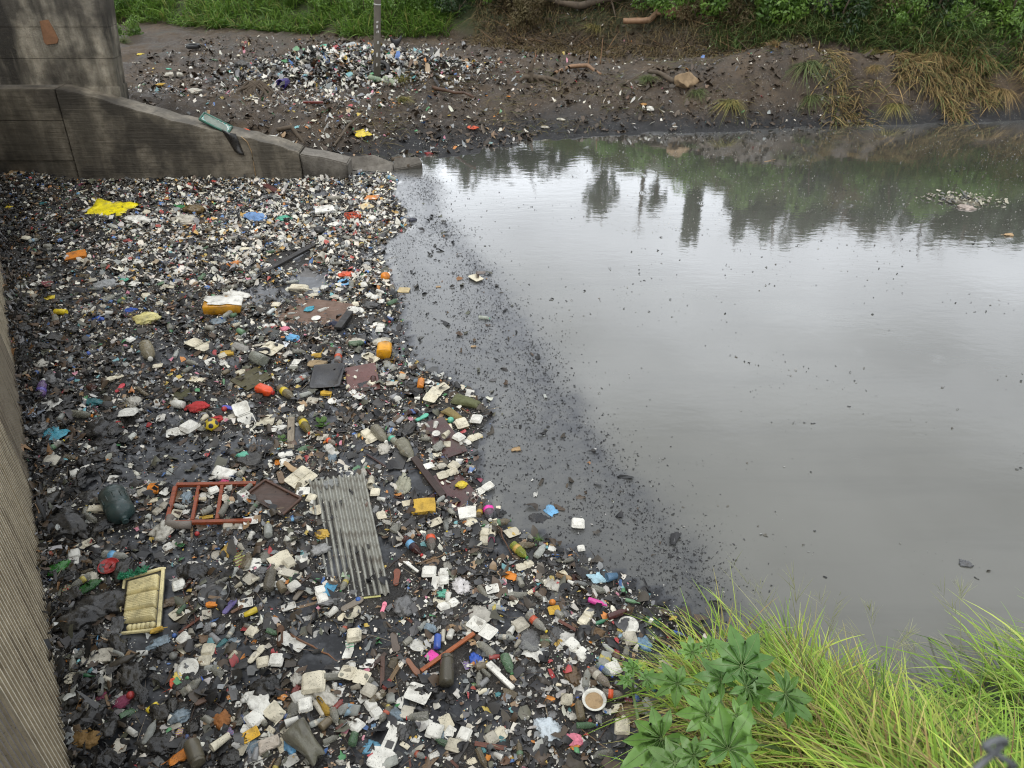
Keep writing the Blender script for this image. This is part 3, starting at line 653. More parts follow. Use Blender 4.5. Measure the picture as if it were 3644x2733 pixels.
def b_bag(v):
    bm = bmesh.new(); bmesh.ops.create_icosphere(bm, subdivisions=4, radius=.5); r_ = random.Random(v); V = []
    lob = [Vector((r_.uniform(-1, 1), r_.uniform(-1, 1), r_.uniform(-.2, .6))).normalized() for _ in range(5)]
    for b in bm.verts:
        n = b.co.normalized(); s = 1 + .35 * max(n.dot(l) ** 3 if n.dot(l) > 0 else 0 for l in lob) - .2
        q = n * 2.3 + Vector((v * 7.1, v * 3.3, 0)); d = mn.noise(q) * .32 + (abs(mn.noise(q * 2.3)) - .2) * .42 + (abs(mn.noise(q * 5.1)) - .2) * .2
        p = n * .5 * max(.25, s + d); p.z = (p.z * .42 if p.z > 0 else p.z * .12) ; p.y *= .75; V.append(p + Vector((0, 0, .03)))
    Fc = [tuple(x.index for x in f.verts) for f in bm.faces]; bm.free(); return [('bag', V, Fc, 'film', None)]
def b_sheet(v):  # crumpled film or paper, both faces real
    n, m_ = 12, 9; V = []; Fc = []; r_ = random.Random(v + 90); k = []
    for j in range(m_ + 1):
        for i in range(n + 1):
            x = i / n - .5; y = (j / m_ - .5) * .68; e = mn.noise(Vector((x * 3, y * 3, v * 3.1)))
            q = Vector((x * 4 + v * 2.2, y * 4, v)); z = .10 * (abs(mn.noise(q)) + .5 * abs(mn.noise(q * 2.4))) + .02
            s = 1 + .4 * e; V.append((x * s + .06 * mn.noise(q * 1.7), y * s + .06 * mn.noise(q * 1.9 + Vector((5, 0, 0))), z))
    nv = len(V); V += [(x, y, z - .012) for x, y, z in V]
    for j in range(m_):
        for i in range(n):
            a = j * (n + 1) + i; q = (a, a + 1, a + n + 2, a + n + 1); Fc.append(q); Fc.append(tuple(nv + t for t in q[::-1]))
    rim = [j for j in range(n + 1)] + [j * (n + 1) + n for j in range(1, m_ + 1)] + [m_ * (n + 1) + i for i in range(n - 1, -1, -1)] + [j * (n + 1) for j in range(m_ - 1, 0, -1)]
    for a, b in zip(rim, rim[1:] + rim[:1]): Fc.append((a, a + nv, b + nv, b))
    return [('sheet', V, Fc, 'film', None)]
def b_chunk(v):
    r_ = random.Random(v + 40); bm = bmesh.new(); w, h = r_.uniform(.35, .85), r_.uniform(.10, .26)
    for _ in range(26):
        x, y, z = r_.choice((-.5, .5, r_.uniform(-.5, .5))), r_.choice((-.5, .5, r_.uniform(-.5, .5))), r_.choice((0, 1))
        bm.verts.new((x * r_.uniform(.72, 1), y * w * r_.uniform(.72, 1), z * h * r_.uniform(.8, 1)))
    g = bmesh.ops.convex_hull(bm, input=bm.verts[:]); bmesh.ops.delete(bm, geom=[x for x in g['geom_interior'] if isinstance(x, bmesh.types.BMVert)], context='VERTS')
    bmesh.ops.bevel(bm, geom=bm.edges[:], offset=.025, segments=1, affect='EDGES'); bm.verts.index_update()
    bmesh.ops.triangulate(bm, faces=bm.faces[:]); bmesh.ops.subdivide_edges(bm, edges=bm.edges[:], cuts=1); bm.verts.index_update()
    V = warp([x.co.copy() for x in bm.verts], .10, 3.4, v + 3); Fc = [tuple(x.index for x in f.verts) for f in bm.faces]; bm.free(); return [('chunk', V, Fc, 'foam', None)]
def b_slab(v):
    n = 7; r_ = random.Random(v + 70); out = []
    base = [(-.5, -.45), (-.1, -.47), (.3, -.44), (.5, -.46), (.49, 0), (.5, .42), (.2, .46), (-.2, .43), (-.49, .46), (-.47, .05)]
    pts = [(x * r_.uniform(.78, 1.0), y * r_.uniform(.78, 1.0)) for x, y in base]
    a = loft([[(x, y, 0) for x, y in pts], [(x, y, .09) for x, y in pts]]); a = bevelled(a, .012)
    return [('slab', crumple(a[0], v, .015), a[1], 'foam', None)]
def b_bar(v):   # long L-shaped packing foam
    a = bevelled(box(-.5, .5, -.07, .07, 0, .1), .012); b = bevelled(box(-.5, -.1, .07, .14, 0, .07), .01)
    return [('bar', crumple(a[0], v, .012), a[1], 'foam', None), ('step', crumple(b[0], v, .012), b[1], 'foam', None)]
def b_lboard(v):
    a = bevelled(loft([[(x, y, z) for x, y in ((-.5, -.2), (-.12, -.22), (-.1, -.12), (.3, -.11), (.32, -.17), (.5, -.15), (.48, .15), (.32, .16), (.3, .08), (-.08, .09), (-.1, .2), (-.48, .22))] for z in (0, .05)]), .006)
    return [('board', *a, 'foam', None), ('dark_patch', *bevelled(box(-.07, .08, -.1, .03, .05, .057), .002), 'plastic', COL['dark']), ('slot', *bevelled(box(.36, .41, -.06, .0, .05, .055), .001), 'plastic', COL['black'])]
SOLE = [(-.5, 0), (-.48, .09), (-.38, .14), (-.22, .145), (-.05, .115), (.12, .135), (.3, .175), (.42, .15), (.49, .08), (.5, 0), (.46, -.09), (.36, -.15), (.2, -.16), (.02, -.12), (-.2, -.12), (-.38, -.125), (-.47, -.08)]
def b_sole(v):
    a = bevelled(loft([[(x, y, z + .05 * x * x) for x, y in SOLE] for z in (0, .07)]), .012); return [('sole', *a, 'rubber', None)]
def b_sandal(v):
    s = b_sole(v)[0]; st = []
    for k in (-1, 1):
        st.append(tube([(.30, 0, .08), (.2, .09 * k, .15), (.06, .125 * k, .11), (.02, .13 * k, .06)], [.014, .02, .02, .012], 6))
    return [s, ('strap', *join(*st), 'rubber', 'cap')]
def b_shoe(v):
    s = b_sole(v)[0]
    up = loft([[(x * f + o_, y * f * .92, z) for x, y in SOLE] for f, o_, z in ((.97, 0, .072), (.98, 0, .13), (.86, -.03, .2), (.6, -.14, .25), (.5, -.2, .29), (.44, -.2, .28))], True, False)
    return [s, ('upper', warp(up[0], .02, 4, v), up[1], 'cloth', 'cap')]
def b_board(v):
    a = bevelled(box(-.5, .5, -.5, .5, 0, .03), .006); return [('board', *a, 'wood', None)]
def b_plank(v):
    a = bevelled(box(-.5, .5, -.045, .045, 0, .03), .004); return [('plank', warp(a[0], .012, 2, v), a[1], 'wood', None)]
def b_stick(v):
    r_ = random.Random(v + 5); pts = [(-.5 + i / 8, .05 * mn.noise(Vector((i * .5, v * 3., 0))), .02 + .02 * abs(mn.noise(Vector((i * .5, 5, v * 2.))))) for i in range(9)]
    return [('stick', *tube(pts, [.016 - .0012 * i for i in range(9)], 6), 'wood', None)]
def b_ball(v):
    bm = bmesh.new(); bmesh.ops.create_icosphere(bm, subdivisions=3, radius=.5); V = [b.co + Vector((0, 0, .38)) for b in bm.verts]
    Fc = [tuple(x.index for x in f.verts) for f in bm.faces]; bm.free(); return [('ball', V, Fc, 'plastic', None)]
def b_soccer(v):
    bm = bmesh.new(); bmesh.ops.create_icosphere(bm, subdivisions=1, radius=1); ico = [b.co.normalized() for b in bm.verts][:12]; bm.free()
    bm = bmesh.new(); bmesh.ops.create_icosphere(bm, subdivisions=5, radius=.5); A = [[], []]
    for f in bm.faces:
        c = f.calc_center_median().normalized(); d = max(c.dot(i) for i in ico); A[1 if d > .935 else 0].append(f)
    out = []
    for nm, fs, cc in (('panel', A[0], None), ('patch', A[1], COL['navy'])):
        idx = {}; V = []; Fc = []
        for f in fs:
            q = []
            for x in f.verts:
                if x.index not in idx: idx[x.index] = len(V); V.append(x.co * (1.0 if nm == 'panel' else 1.01) + Vector((0, 0, .38)))
                q.append(idx[x.index])
            Fc.append(tuple(q))
        out.append((nm, V, Fc, 'plastic', cc))
    bm.free(); return out
def b_ring(v):
    a = lathe_z([(.24, 0), (.5, 0), (.5, .05), (.47, .06), (.27, .06), (.24, .05), (.24, 0)], 28); return [('ring', a[0], a[1][:-2], 'plastic', None)]
def b_lid(v):
    a = lathe_z([(.01, 0), (.48, 0), (.5, .01), (.5, .07), (.46, .07), (.45, .035), (.2, .03), (.19, .04), (.17, .04), (.16, .03), (.01, .03)], 28); return [('lid', *a, 'plastic', None)]
def b_jug(v):
    prof = [(-.5, .05), (-.5, .24), (-.47, .275), (-.36, .28), (-.34, .268), (-.30, .268), (-.28, .28), (-.02, .28), (0, .268), (.04, .268), (.06, .28), (.24, .275), (.33, .21), (.38, .09), (.40, .062), (.47, .06), (.475, .07), (.5, .07), (.5, .05)]
    a = lathe_x(prof, 24); f = lambda q: [(x, y, z + .22) for x, y, z in q]
    pl = []
    for an in (35, 60, 90, 120, 145):
        c, s = math.cos(R(an)), math.sin(R(an)); pl.append(([(x, .275 * c + u * -s + w * c, .275 * s + u * c + w * s + .22) for x, u, w in bevelled(box(-.24, -.06, -.015, .015, 0, .022), .006)[0]], bevelled(box(-.24, -.06, -.015, .015, 0, .022), .006)[1]))
    return [('body', f(a[0]), a[1], 'plastic', None), ('grip_rib', *join(*pl), 'plastic', None)]
def b_crate(v):
    W_, D, h = .5, .36, .24; P_ = []
    for z in (0, .11, .22): P_ += [box(-W_, W_, -D, -D + .02, z, z + .05), box(-W_, W_, D - .02, D, z, z + .05), box(-W_, -W_ + .02, -D, D, z + .001, z + .049), box(W_ - .02, W_, -D, D, z + .001, z + .049)]
    for x in (-W_ + .01, -.17, .17, W_ - .06): P_ += [box(x, x + .05, -D + .002, -D + .018, 0.002, h), box(x, x + .05, D - .018, D - .002, .002, h)]
    return [('crate', *join(*P_), 'plastic', None), ('floor', *box(-W_ + .02, W_ - .02, -D + .02, D - .02, .0, .02), 'plastic', None)]
def b_bucket(v):
    a = lathe_x([(-.5, .36), (-.5, .40), (-.46, .40), (-.45, .37), (.5, .29), (.5, .02), (.47, .02), (.47, .27), (-.5, .35)], 18); return [('bucket', [(x, y, z + .36) for x, y, z in a[0]], a[1][:-2], 'plastic', None)]
def b_carton(v):
    a = bevelled(box(-.5, .5, -.28, .28, 0, .3), .02); l = b_sheet(3)[0]
    return [('box', crumple(a[0], v, .05, 2), a[1], 'film', None), ('flap', [(x * .95, y * .75, z * .4 + .31) for x, y, z in l[1]], l[2], 'film', 'cap')]
def b_pillow(v):
    V = []; Fc = []; n = 14; pz = random.Random(v + 8).uniform(0, 9)
    for s in (1, -1):
        k = len(V)
        for j in range(n + 1):
            for i in range(n + 1):
                x, y = i / n - .5, (j / n - .5) * .72; e = max(0, 1 - (2 * x) ** 4) * max(0, 1 - (y / .36) ** 4)
                kx = 1 + .35 * mn.noise(Vector((x * 2 + pz, y * 2, 1))); V.append((x * kx, y * kx * (1.1 - .5 * (x + .5)), .12 + s * .12 * math.sqrt(e) + .05 * abs(mn.noise(Vector((x * 5, y * 5, v + pz))))))
        for j in range(n):
            for i in range(n):
                a = k + j * (n + 1) + i; q = (a, a + 1, a + n + 2, a + n + 1); Fc.append(q if s > 0 else q[::-1])
    return [('sack', V, Fc, 'film', None)]
def b_tyre(v):
    V = []; Fc = []; n, m_ = 32, 12
    for i in range(n):
        a = 2 * math.pi * i / n
        for j in range(m_):
            b = 2 * math.pi * j / m_; r_ = .38 + .12 * max(-.8, min(.8, math.cos(b) * 1.2)); z = .13 + .13 * max(-.85, min(.85, math.sin(b) * 1.2))
            V.append((r_ * math.cos(a), r_ * math.sin(a), z))
            c = i * m_ + j; Fc.append((c, ((i + 1) % n) * m_ + j, ((i + 1) % n) * m_ + (j + 1) % m_, i * m_ + (j + 1) % m_))
    return [('tyre', V, Fc, 'rubber', None)]
def b_tuft(v):
    r_ = random.Random(v); V = []; Fc = []
    for _ in range(60):
        a = r_.uniform(0, 6.28); l = r_.uniform(.25, .55); w = .012; c, s = math.cos(a), math.sin(a); k = len(V)
        for i in range(4):
            t = i / 3; rr = l * t * .8; z = l * (t * 1.1 - .75 * t * t); ww = w * (1 - t * .85); V += [(rr * c - ww * s, rr * s + ww * c, z), (rr * c + ww * s, rr * s - ww * c, z)]
        for i in range(3): Fc.append((k + 2 * i, k + 2 * i + 1, k + 2 * i + 3, k + 2 * i + 2))
    return [('blades', V, Fc, 'leaf', None)]
def b_hyacinth(v):
    r_ = random.Random(v + 3); out = []
    for _ in range(11):
        a = r_.uniform(0, 6.28); l = r_.uniform(.18, .4); c, s = math.cos(a), math.sin(a); V = []; n = 8; z = r_.uniform(.08, .25); q = .11 * r_.uniform(.8, 1.2)
        for i in range(n):
            t = 2 * math.pi * i / n; u, w = math.cos(t) * q * 1.3, math.sin(t) * q; V.append((l * c + u * c - w * s, l * s + u * s + w * c, z + u * .5 + .02 * math.cos(2 * t)))
        V.append((l * c, l * s, z - .01)); f = [(i, (i + 1) % n, n) for i in range(n)]
        stv, stf = tube([(0, 0, 0), (l * .5 * c, l * .5 * s, z * .6), (l * c, l * s, z - .012)], .012, 5); out.append(('leaf', *join((V, f), (stv, stf)), 'leaf', None))
    return out
def meshes(kind, v):
    if (kind, v) not in CACHE:
        res = []
        for nm, V, Fc, mt, cc in globals()['b_' + kind](v):
            sm = kind not in ('chunk', 'slab', 'bar', 'lboard', 'board', 'plank', 'crate', 'sole') and nm not in ('hinge', 'divider', 'sole')
            res.append((nm, mk(nm, V, Fc, [M[mt]], sm), cc))
        CACHE[(kind, v)] = res
    return CACHE[(kind, v)]
LABELS = {}; LAND = []; PLACED = []   # labels used, landmarks for describing, and (x, y, r) of what stands already
def thing(kind, v, name, cat, loc, yaw, size, color, label, group=None, tilt=(0, 0), sc=(1, 1, 1), cap=None, lab=None, drop=(), mat=None):
    ms = [x for x in meshes(kind, v) if x[0] not in drop]
    def dress(o, nm, cc):
        o.color = color if cc is None else ({'cap': cap or COL['white'], 'label': lab or COL['dirtywhite']}[cc] if isinstance(cc, str) else cc)
        if mat:
            for s in o.material_slots: s.link = 'OBJECT'; s.material = M[mat]
    if len(ms) == 1:
        root = add(name, ms[0][1]); dress(root, ms[0][0], ms[0][2])
    else:
        root = empty(name)
        for nm, me, cc in ms:
            o = add(nm, me, parent=root); dress(o, nm, cc)
    root.location = loc; root.scale = (size * sc[0], size * sc[1], size * sc[2]); root.rotation_mode = 'XYZ'
    root.rotation_euler = (tilt[0], tilt[1], yaw)
    root['label'] = label; root['category'] = cat
    if group: root['group'] = group
    root['kind'] = 'thing'
    return root
CATS = dict(clamshell_open=('foam_clamshell', 'food box'), clamshell_flip=('foam_clamshell', 'food box'), foam_box=('foam_food_box', 'food box'), tray=('foam_tray', 'tray'), tray3=('compartment_tray', 'tray'),
            plate=('foam_plate', 'plate'), bowl=('foam_bowl', 'bowl'), cup=('foam_cup', 'cup'), bottle=('plastic_bottle', 'bottle'), glassbottle=('glass_bottle', 'bottle'), can=('drink_can', 'can'), jar=('plastic_jar', 'jar'),
            tub=('plastic_jug', 'jug'), bag=('plastic_bag', 'bag'), sheet=('plastic_sheet', 'sheet'), chunk=('foam_chunk', 'foam'), slab=('foam_sheet', 'foam'), bar=('packing_foam', 'foam'), lboard=('foam_board', 'foam'),
            sole=('shoe_sole', 'shoe'), sandal=('sandal', 'sandal'), shoe=('shoe', 'shoe'), board=('board', 'board'), plank=('plank', 'plank'), stick=('stick', 'stick'), ball=('ball', 'ball'), soccer=('soccer_ball', 'ball'),
            ring=('plastic_ring', 'ring'), lid=('plastic_disc', 'lid'), jug=('water_jug', 'jug'), crate=('plastic_crate', 'crate'), bucket=('bucket', 'bucket'), carton=('carton', 'box'), pillow=('stuffed_sack', 'sack'),
            tyre=('tyre', 'tyre'), tuft=('grass_tuft', 'plant'), hyacinth=('water_plant', 'plant'))
NV = dict(bag=8, sheet=6, chunk=8, bottle=4, can=2, slab=3, stick=5, cup=3, foam_box=3, clamshell_open=2, clamshell_flip=2, tray=3, plate=2, plank=3, shoe=2, pillow=3, jar=2, tub=2)
hero_n = 0
def hero(kind, px, py, size_px, ang, color, label, ref=None, name=None, cat=None, v=None, dz=0.0, sc=(1, 1, 1), far=False, up=0.0, tiltx=None, tilty=None, **kw):
    """size_px: length in photo pixels along ang (degrees, 0 = right, 90 = up in the photo)"""
    global hero_n
    hero_n += 1; a = R(ang); dx, dy = math.cos(a) * size_px / 2, -math.sin(a) * size_px / 2
    if far: c = Wg(px, py); p, q = W(px - dx, py - dy, c.z), W(px + dx, py + dy, c.z)
    else:
        c = W(px, py, 0.02); p, q = W(px - dx, py - dy, .02), W(px + dx, py + dy, .02); c.z = rz1(c.x, c.y, (q - p).length * .38) + (-.006 if kind in ('bag', 'pillow', 'jug', 'ball', 'soccer', 'bottle', 'stick') else .006)
    if kind in ('ball', 'soccer', 'bag', 'plate', 'bowl', 'lid', 'hyacinth', 'tuft', 'chunk', 'tyre', 'ring'): p, q = W(px - size_px / 2, py, c.z), W(px + size_px / 2, py, c.z)
    size = (q - p).length; yaw = math.atan2(q.y - p.y, q.x - p.x)
    if kind in ('bag', 'chunk', 'plate', 'lid', 'bowl'): yaw += a
    c.z += dz
    r_ = random.Random(hero_n); t = 0 if kind in ('board', 'lboard', 'ring', 'lid', 'bowl', 'soccer') else .10
    nm, ct = CATS[kind]; nm = name or nm; ct = cat or ct
    if kind in ('bag', 'sheet') and name is None:      # crumpled things named after what they are
        for w_, n2, c2 in (('plush', 'plush_toy', 'toy'), ('rag', 'rag', 'rag'), ('cloth', 'cloth', 'cloth'), ('wrapper', 'wrapper', 'wrapper'), ('packet', 'food_packet', 'packet'), ('heap', 'litter_heap', 'litter'), ('lump', 'litter_lump', 'litter'), ('film', 'plastic_film', 'film'),
                           ('net', 'net_bag', 'bag'), ('tray', 'plastic_tray', 'tray'), ('tub', 'plastic_tub', 'tub'), ('string', 'string_tangle', 'string'), ('tarp', 'tarp', 'tarp'), ('scrap', 'plastic_scrap', 'scrap'), ('foil', 'foil', 'foil'), ('paper', 'paper', 'paper')):
            if w_ in label.replace('bag', '').split('left of')[0].split('right of')[0]: nm, ct = n2, c2; break
    if isinstance(color, str): color = COL[color]
    for k in ('cap', 'lab'):
        if isinstance(kw.get(k), str): kw[k] = COL[kw[k]]
    assert label not in LABELS, label
    LABELS[label] = 1
    o = thing(kind, (hero_n if v is None else v) % NV.get(kind, 1), nm, ct, c, yaw, size, color, label,
              tilt=(r_.uniform(-t, t) + .06 if tiltx is None else R(tiltx), r_.uniform(-t, t) if tilty is None else R(tilty)), sc=sc, **kw)
    PLACED.append((c.x, c.y, size * .36 * (1 if sc[1] >= .6 else .7)))
    if ref: LAND.append((ref, px, py))
    return o

# ================================================================== THINGS SEEN IN THE LITTER
h = hero
# -- around the window frame, the roofing sheet and the appliance liner
h('jug', 430, 1830, 98, -62, lin(44, 62, 62), 'large dark green water cooler jug lying left of the orange frame', 'green water jug', sc=(1, 1.05, 1.0), tiltx=0, tilty=8)
h('plate', 727, 1769, 44, 0, 'white', 'round white foam plate inside the orange window frame', 'plate in the frame')
h('foam_box', 763, 1753, 38, 20, 'white', 'white foam box top inside the orange window frame beside the plate')
h('slab', 734, 1842, 66, 4, 'mustard', 'long yellow foam strip inside the lower part of the window frame', sc=(1, .3, .6), mat='film')
h('lid', 392, 2028, 72, 0, lin(160, 34, 34), 'dark red bucket lid with white smears above the ribbed cream liner', 'dark red lid', dz=.05)
h('bag', 224, 2055, 70, 70, lin(44, 120, 40), 'crumpled leaf green plastic bottle skin near the sheet wall', 'green crumpled plastic', mat='plastic', v=3)
h('bottle', 325, 2093, 108, 28, lin(52, 104, 52), 'flattened dull green soda bottle left of the ribbed cream liner', 'flat green bottle', v=3, drop=('label',), cap='white')
h('bottle', 420, 1988, 102, -6, 'clear', 'murky soda bottle with a blue and white label above the dark red lid', 'bottle with blue label', v=1, lab='sky', cap='blue')
h('bag', 318, 2066, 70, 35, 'dirtywhite', 'pale grey wrung rag lying against the dark red lid', 'pale rag', mat='cloth', v=1)
h('clamshell_flip', 615, 1937, 74, 28, 'white', 'torn white foam clamshell below the orange window frame', 'torn clamshell below the frame')
h('foam_box', 638, 2086, 48, 18, 'white', 'small closed white foam box right of the cream liner', 'small box right of the liner')
h('lid', 763, 2122, 112, 0, lin(46, 47, 50), 'big round black bucket lid floating right of the cream liner', 'big black lid')
h('chunk', 756, 2158, 46, 10, 'orange', 'orange foam chunk resting on the lower rim of the big black lid')
h('slab', 548, 1748, 44, 70, 'orange', 'upright orange sponge piece left of the orange window frame', mat='cloth', sc=(1, .8, 2))
h('clamshell_flip', 286, 1677, 82, 18, 'white', 'white foam clamshell floating open side down in the dark pool', 'clamshell in the dark pool')
h('foam_box', 190, 1661, 50, 0, 'dirtywhite', 'grimy square foam box lid near the sheet wall above the pool', 'box lid near the wall')
h('slab', 401, 1701, 38, 0, 'white', 'small bright white foam bit right of the dark pool')
h('chunk', 195, 1752, 46, 35, 'white', 'white foam block among black bags near the sheet wall', v=2)
h('chunk', 350, 1825, 70, 5, 'cream', 'cream foam slab half hidden behind the green water jug')
h('bag', 230, 1890, 150, -10, 'black', 'wide black torn plastic sheet left of the green water jug', mat='film', v=5)
h('bag', 330, 1770, 80, 10, 'dark', 'dark round balloon-like bag above the green water jug', v=2)
h('tray3', 1072, 1710, 88, 35, 'cream', 'open three compartment foam tray at the top of the roofing sheet', 'three compartment tray')
h('tray', 1081, 1755, 46, 5, 'white', 'small white foam tray touching the left edge of the roofing sheet', 'small tray by the roofing sheet')
h('clamshell_flip', 832, 1868, 78, 8, 'dirtywhite', 'dirty foam clamshell under the lower rail of the orange frame', 'clamshell under the rail')
h('tray', 893, 1860, 52, 12, 'white', 'stained foam tray at the lower right end of the orange frame')
h('slab', 1000, 1999, 88, 25, 'cream', 'square speckled cream foam slab left of the roofing sheet', 'speckled cream slab', sc=(1, .95, 1))
h('slab', 1035, 2050, 86, -12, 'dirtywhite', 'long curled dirty foam strip below the speckled cream slab', sc=(1, .4, 1))
h('bottle', 967, 2065, 92, 78, lin(116, 110, 98), 'muddy upright looking bottle under the speckled cream slab', v=1, drop=('label',), cap='dirtywhite')
h('slab', 985, 2085, 24, 60, 'white', 'tiny white foam rectangle below the speckled cream slab')
h('slab', 1510, 1811, 90, 3, 'mustard', 'thick yellow sponge mattress block right of the roofing sheet', 'yellow sponge block', mat='cloth', sc=(1, .95, 1.9))
h('bag', 1434, 1722, 72, 80, lin(186, 184, 160), 'big transparent yellowish plastic bag right of the roofing sheet', 'big transparent bag', mat='thin', v=4, sc=(1.25, 1, 1.2))
h('bag', 1137, 1958, 66, 15, lin(150, 150, 148), 'grey knotted plastic bag on the left edge of the roofing sheet', 'grey knotted bag', v=6)
h('bag', 1150, 1905, 52, -20, 'mustard', 'mustard torn wrapper lying on the left edge of the roofing sheet', v=7)
h('bag', 1178, 1728, 56, 30, lin(150, 152, 150), 'thin clear film draped on the top of the roofing sheet', mat='thin', v=0, dz=.03)
h('bottle', 1473, 1958, 84, -42, lin(66, 24, 22), 'dark brown soda bottle with blue label right of the roofing sheet', 'brown bottle with blue label', v=0, lab='sky', cap='red', mat=None)
h('can', 1415, 1920, 46, -4, 'dirtywhite', 'white spray can lying right of the roofing sheet', 'white spray can', sc=(1, .7, .7))
h('foam_box', 1336, 1756, 34, 0, 'cream', 'small cream foam box beside the right edge of the roofing sheet', 'small cream box')
h('cup', 1321, 1722, 30, 80, 'cream', 'cream paper tub at the top right corner of the roofing sheet')
h('foam_box', 1528, 2042, 50, 0, 'white', 'bright closed foam box right of the black and white packing strip', 'bright closed box')
h('bar', 1463, 2018, 62, -35, 'white', 'short black and white packing strip right of the roofing sheet', 'packing strip')
h('sole', 1412, 2056, 58, 84, lin(120, 62, 38), 'reddish brown shoe sole beside the lower right of the roofing sheet', 'reddish brown sole')
h('sandal', 1365, 2165, 42, 70, 'pink', 'small pink sandal below the roofing sheet', 'pink sandal', cap='pink')
h('sole', 1065, 2115, 62, 55, lin(110, 102, 90), 'grey shoe sole left of the blue snack wrapper', 'grey sole')
h('sandal', 819, 2160, 72, 52, lin(96, 84, 140), 'purple slipper below the big black lid', 'purple slipper', cap='purple')
h('sandal', 844, 2168, 52, 30, lin(110, 74, 46), 'brown leather sandal beside the purple slipper', cap='brown')
h('tray', 874, 2146, 54, 12, 'white', 'white foam tray right of the purple slipper', 'tray by the purple slipper')
h('can', 893, 2183, 52, 25, 'yellow', 'yellow drink can right of the brown leather sandal', 'yellow can by the sandal')
h('sheet', 1175, 2098, 50, 55, lin(60, 150, 190), 'bright blue snack wrapper below the roofing sheet', 'blue snack wrapper')
h('plank', 1325, 2128, 62, 6, lin(200, 196, 120), 'pale yellow strip along the bottom edge of the roofing sheet', sc=(1, 1.4, 1))
h('sole', 1255, 2155, 90, 28, lin(120, 110, 96), 'long muddy sneaker bottom below the roofing sheet')
h('slab', 905, 2015, 58, 60, 'white', 'torn white foam sheet left of the speckled cream slab', 'torn foam left of the slab')
h('bag', 805, 1960, 56, 80, 'mustard', 'crumpled mustard wrapper below the window frame', 'mustard wrapper')
h('bag', 828, 1957, 36, 0, 'redorange', 'small orange red plastic ball of film beside the mustard wrapper')
h('bottle', 1052, 1850, 58, 12, lin(96, 100, 106), 'small grey bottle with a blue label below the brown panel', v=2, lab='sky', cap='slate')
h('clamshell_open', 808, 1786, 40, -40, 'dirtywhite', 'dirty half open clamshell between the frame and the brown panel', v=1)
h('pillow', 797, 1689, 78, -8, 'white', 'puffy white foam pack above the orange window frame', 'puffy white pack')
h('bag', 797, 1722, 52, 0, lin(206, 70, 120), 'bright pink cloth under the top rail of the window frame', mat='cloth')
h('sole', 1000, 1700, 50, -70, lin(112, 92, 70), 'tan patterned shoe sole left of the three compartment tray')
h('sole', 1032, 1667, 52, -35, 'tan', 'tan bare shoe sole above the three compartment tray')
h('bag', 884, 1640, 112, 20, 'black', 'open black bin bag with blue and green bits in it', 'open black bin bag', v=1)
h('bag', 868, 1628, 44, 0, 'mint', 'blue green crumpled wrapper inside the open black bin bag', dz=.05)
h('chunk', 996, 1643, 36, 10, 'orange', 'orange foam lump right of the open black bin bag')
h('clamshell_flip', 1016, 1617, 56, 10, 'white', 'white clamshell lid above the orange foam lump')
# -- middle field
h('soccer', 756, 1522, 48, 0, 'yellow', 'yellow and navy toy soccer ball', 'yellow soccer ball')
h('bag', 702, 1450, 72, 0, 'red', 'red plush toy with spread arms above the yellow soccer ball', 'red plush toy', mat='cloth', v=5)
h('bag', 770, 1494, 46, 40, 'red', 'round red plush toy touching the yellow soccer ball', mat='cloth', v=2, sc=(1, 1.2, 1.4))
h('sole', 429, 1385, 42, 52, lin(206, 70, 80), 'red shoe sole in the middle of the left field', 'red sole')
h('clamshell_flip', 463, 1490, 62, 80, 'white', 'clean white foam box standing on two soda bottles', 'clean white upright box', v=0, dz=.08, tilty=25)
h('bottle', 428, 1515, 40, -40, 'clear', 'soda bottle with red label under the left of the clean white box', lab='red', cap='red', v=1)
h('clamshell_open', 640, 1540, 96, 12, 'white', 'white foam clamshell lying open left of the yellow soccer ball', 'clamshell left of the ball', v=1)
h('foam_box', 676, 1528, 56, 32, 'white', 'white foam box lid leaning on the clamshell left of the ball')
h('bottle', 293, 1487, 84, -6, lin(140, 138, 122), 'big dull grey bottle left of the clean white box', 'big dull bottle', v=1, drop=('label',), cap='orange')
h('bag', 362, 1535, 112, -20, 'black', 'big glossy black bin bag left of the yellow soccer ball', 'glossy black bin bag', v=0, sc=(1.1, 1.2, 1))
h('bag', 362, 1582, 92, 10, 'black', 'smaller black bin bag below the glossy one', v=4)
h('jar', 638, 1447, 38, -10, 'white', 'white plastic jar left of the red plush toy', 'white jar')
h('bag', 120, 1480, 72, 70, lin(170, 178, 190), 'pale blue checked cloth bundle against the sheet wall', 'checked cloth bundle', mat='cloth', v=6)
h('sheet', 172, 1450, 84, -8, 'white', 'torn white packet with blue and red print near the sheet wall', 'white packet near the wall', v=2)
h('bottle', 155, 1400, 56, 75, lin(120, 96, 140), 'big bottle with purple label near the sheet wall', v=1, lab='purple')
h('sheet', 184, 1545, 72, -25, 'cyan', 'blue and white torn plastic above the dark pool', v=3)
h('bag', 330, 1433, 60, 0, 'teal', 'teal crumpled bag right of the bottle with the purple label', v=3)
h('bag', 330, 1262, 30, 0, 'dark', 'dark grey lump right of the long grey bottle', v=7)
h('bottle', 327, 1263, 56, 20, lin(120, 122, 122), 'long grey bottle with a blue label in the upper left field', 'grey bottle with blue label', v=1, lab='blue', cap='blue')
h('bottle', 532, 1266, 50, -70, lin(150, 140, 116), 'big rounded tan bottle standing out of the grey pool', 'rounded tan bottle', v=0, drop=('label',), sc=(1, 1.5, 1.5))
h('bag', 425, 1250, 56, 20, 'black', 'shiny black bag above the grey pool', 'shiny black bag')
h('clamshell_open', 709, 1235, 74, -20, 'cream', 'cream foam clamshell open in the upper middle field', 'cream clamshell')
h('slab', 748, 1285, 44, 15, 'white', 'small white foam wedge below the cream clamshell')
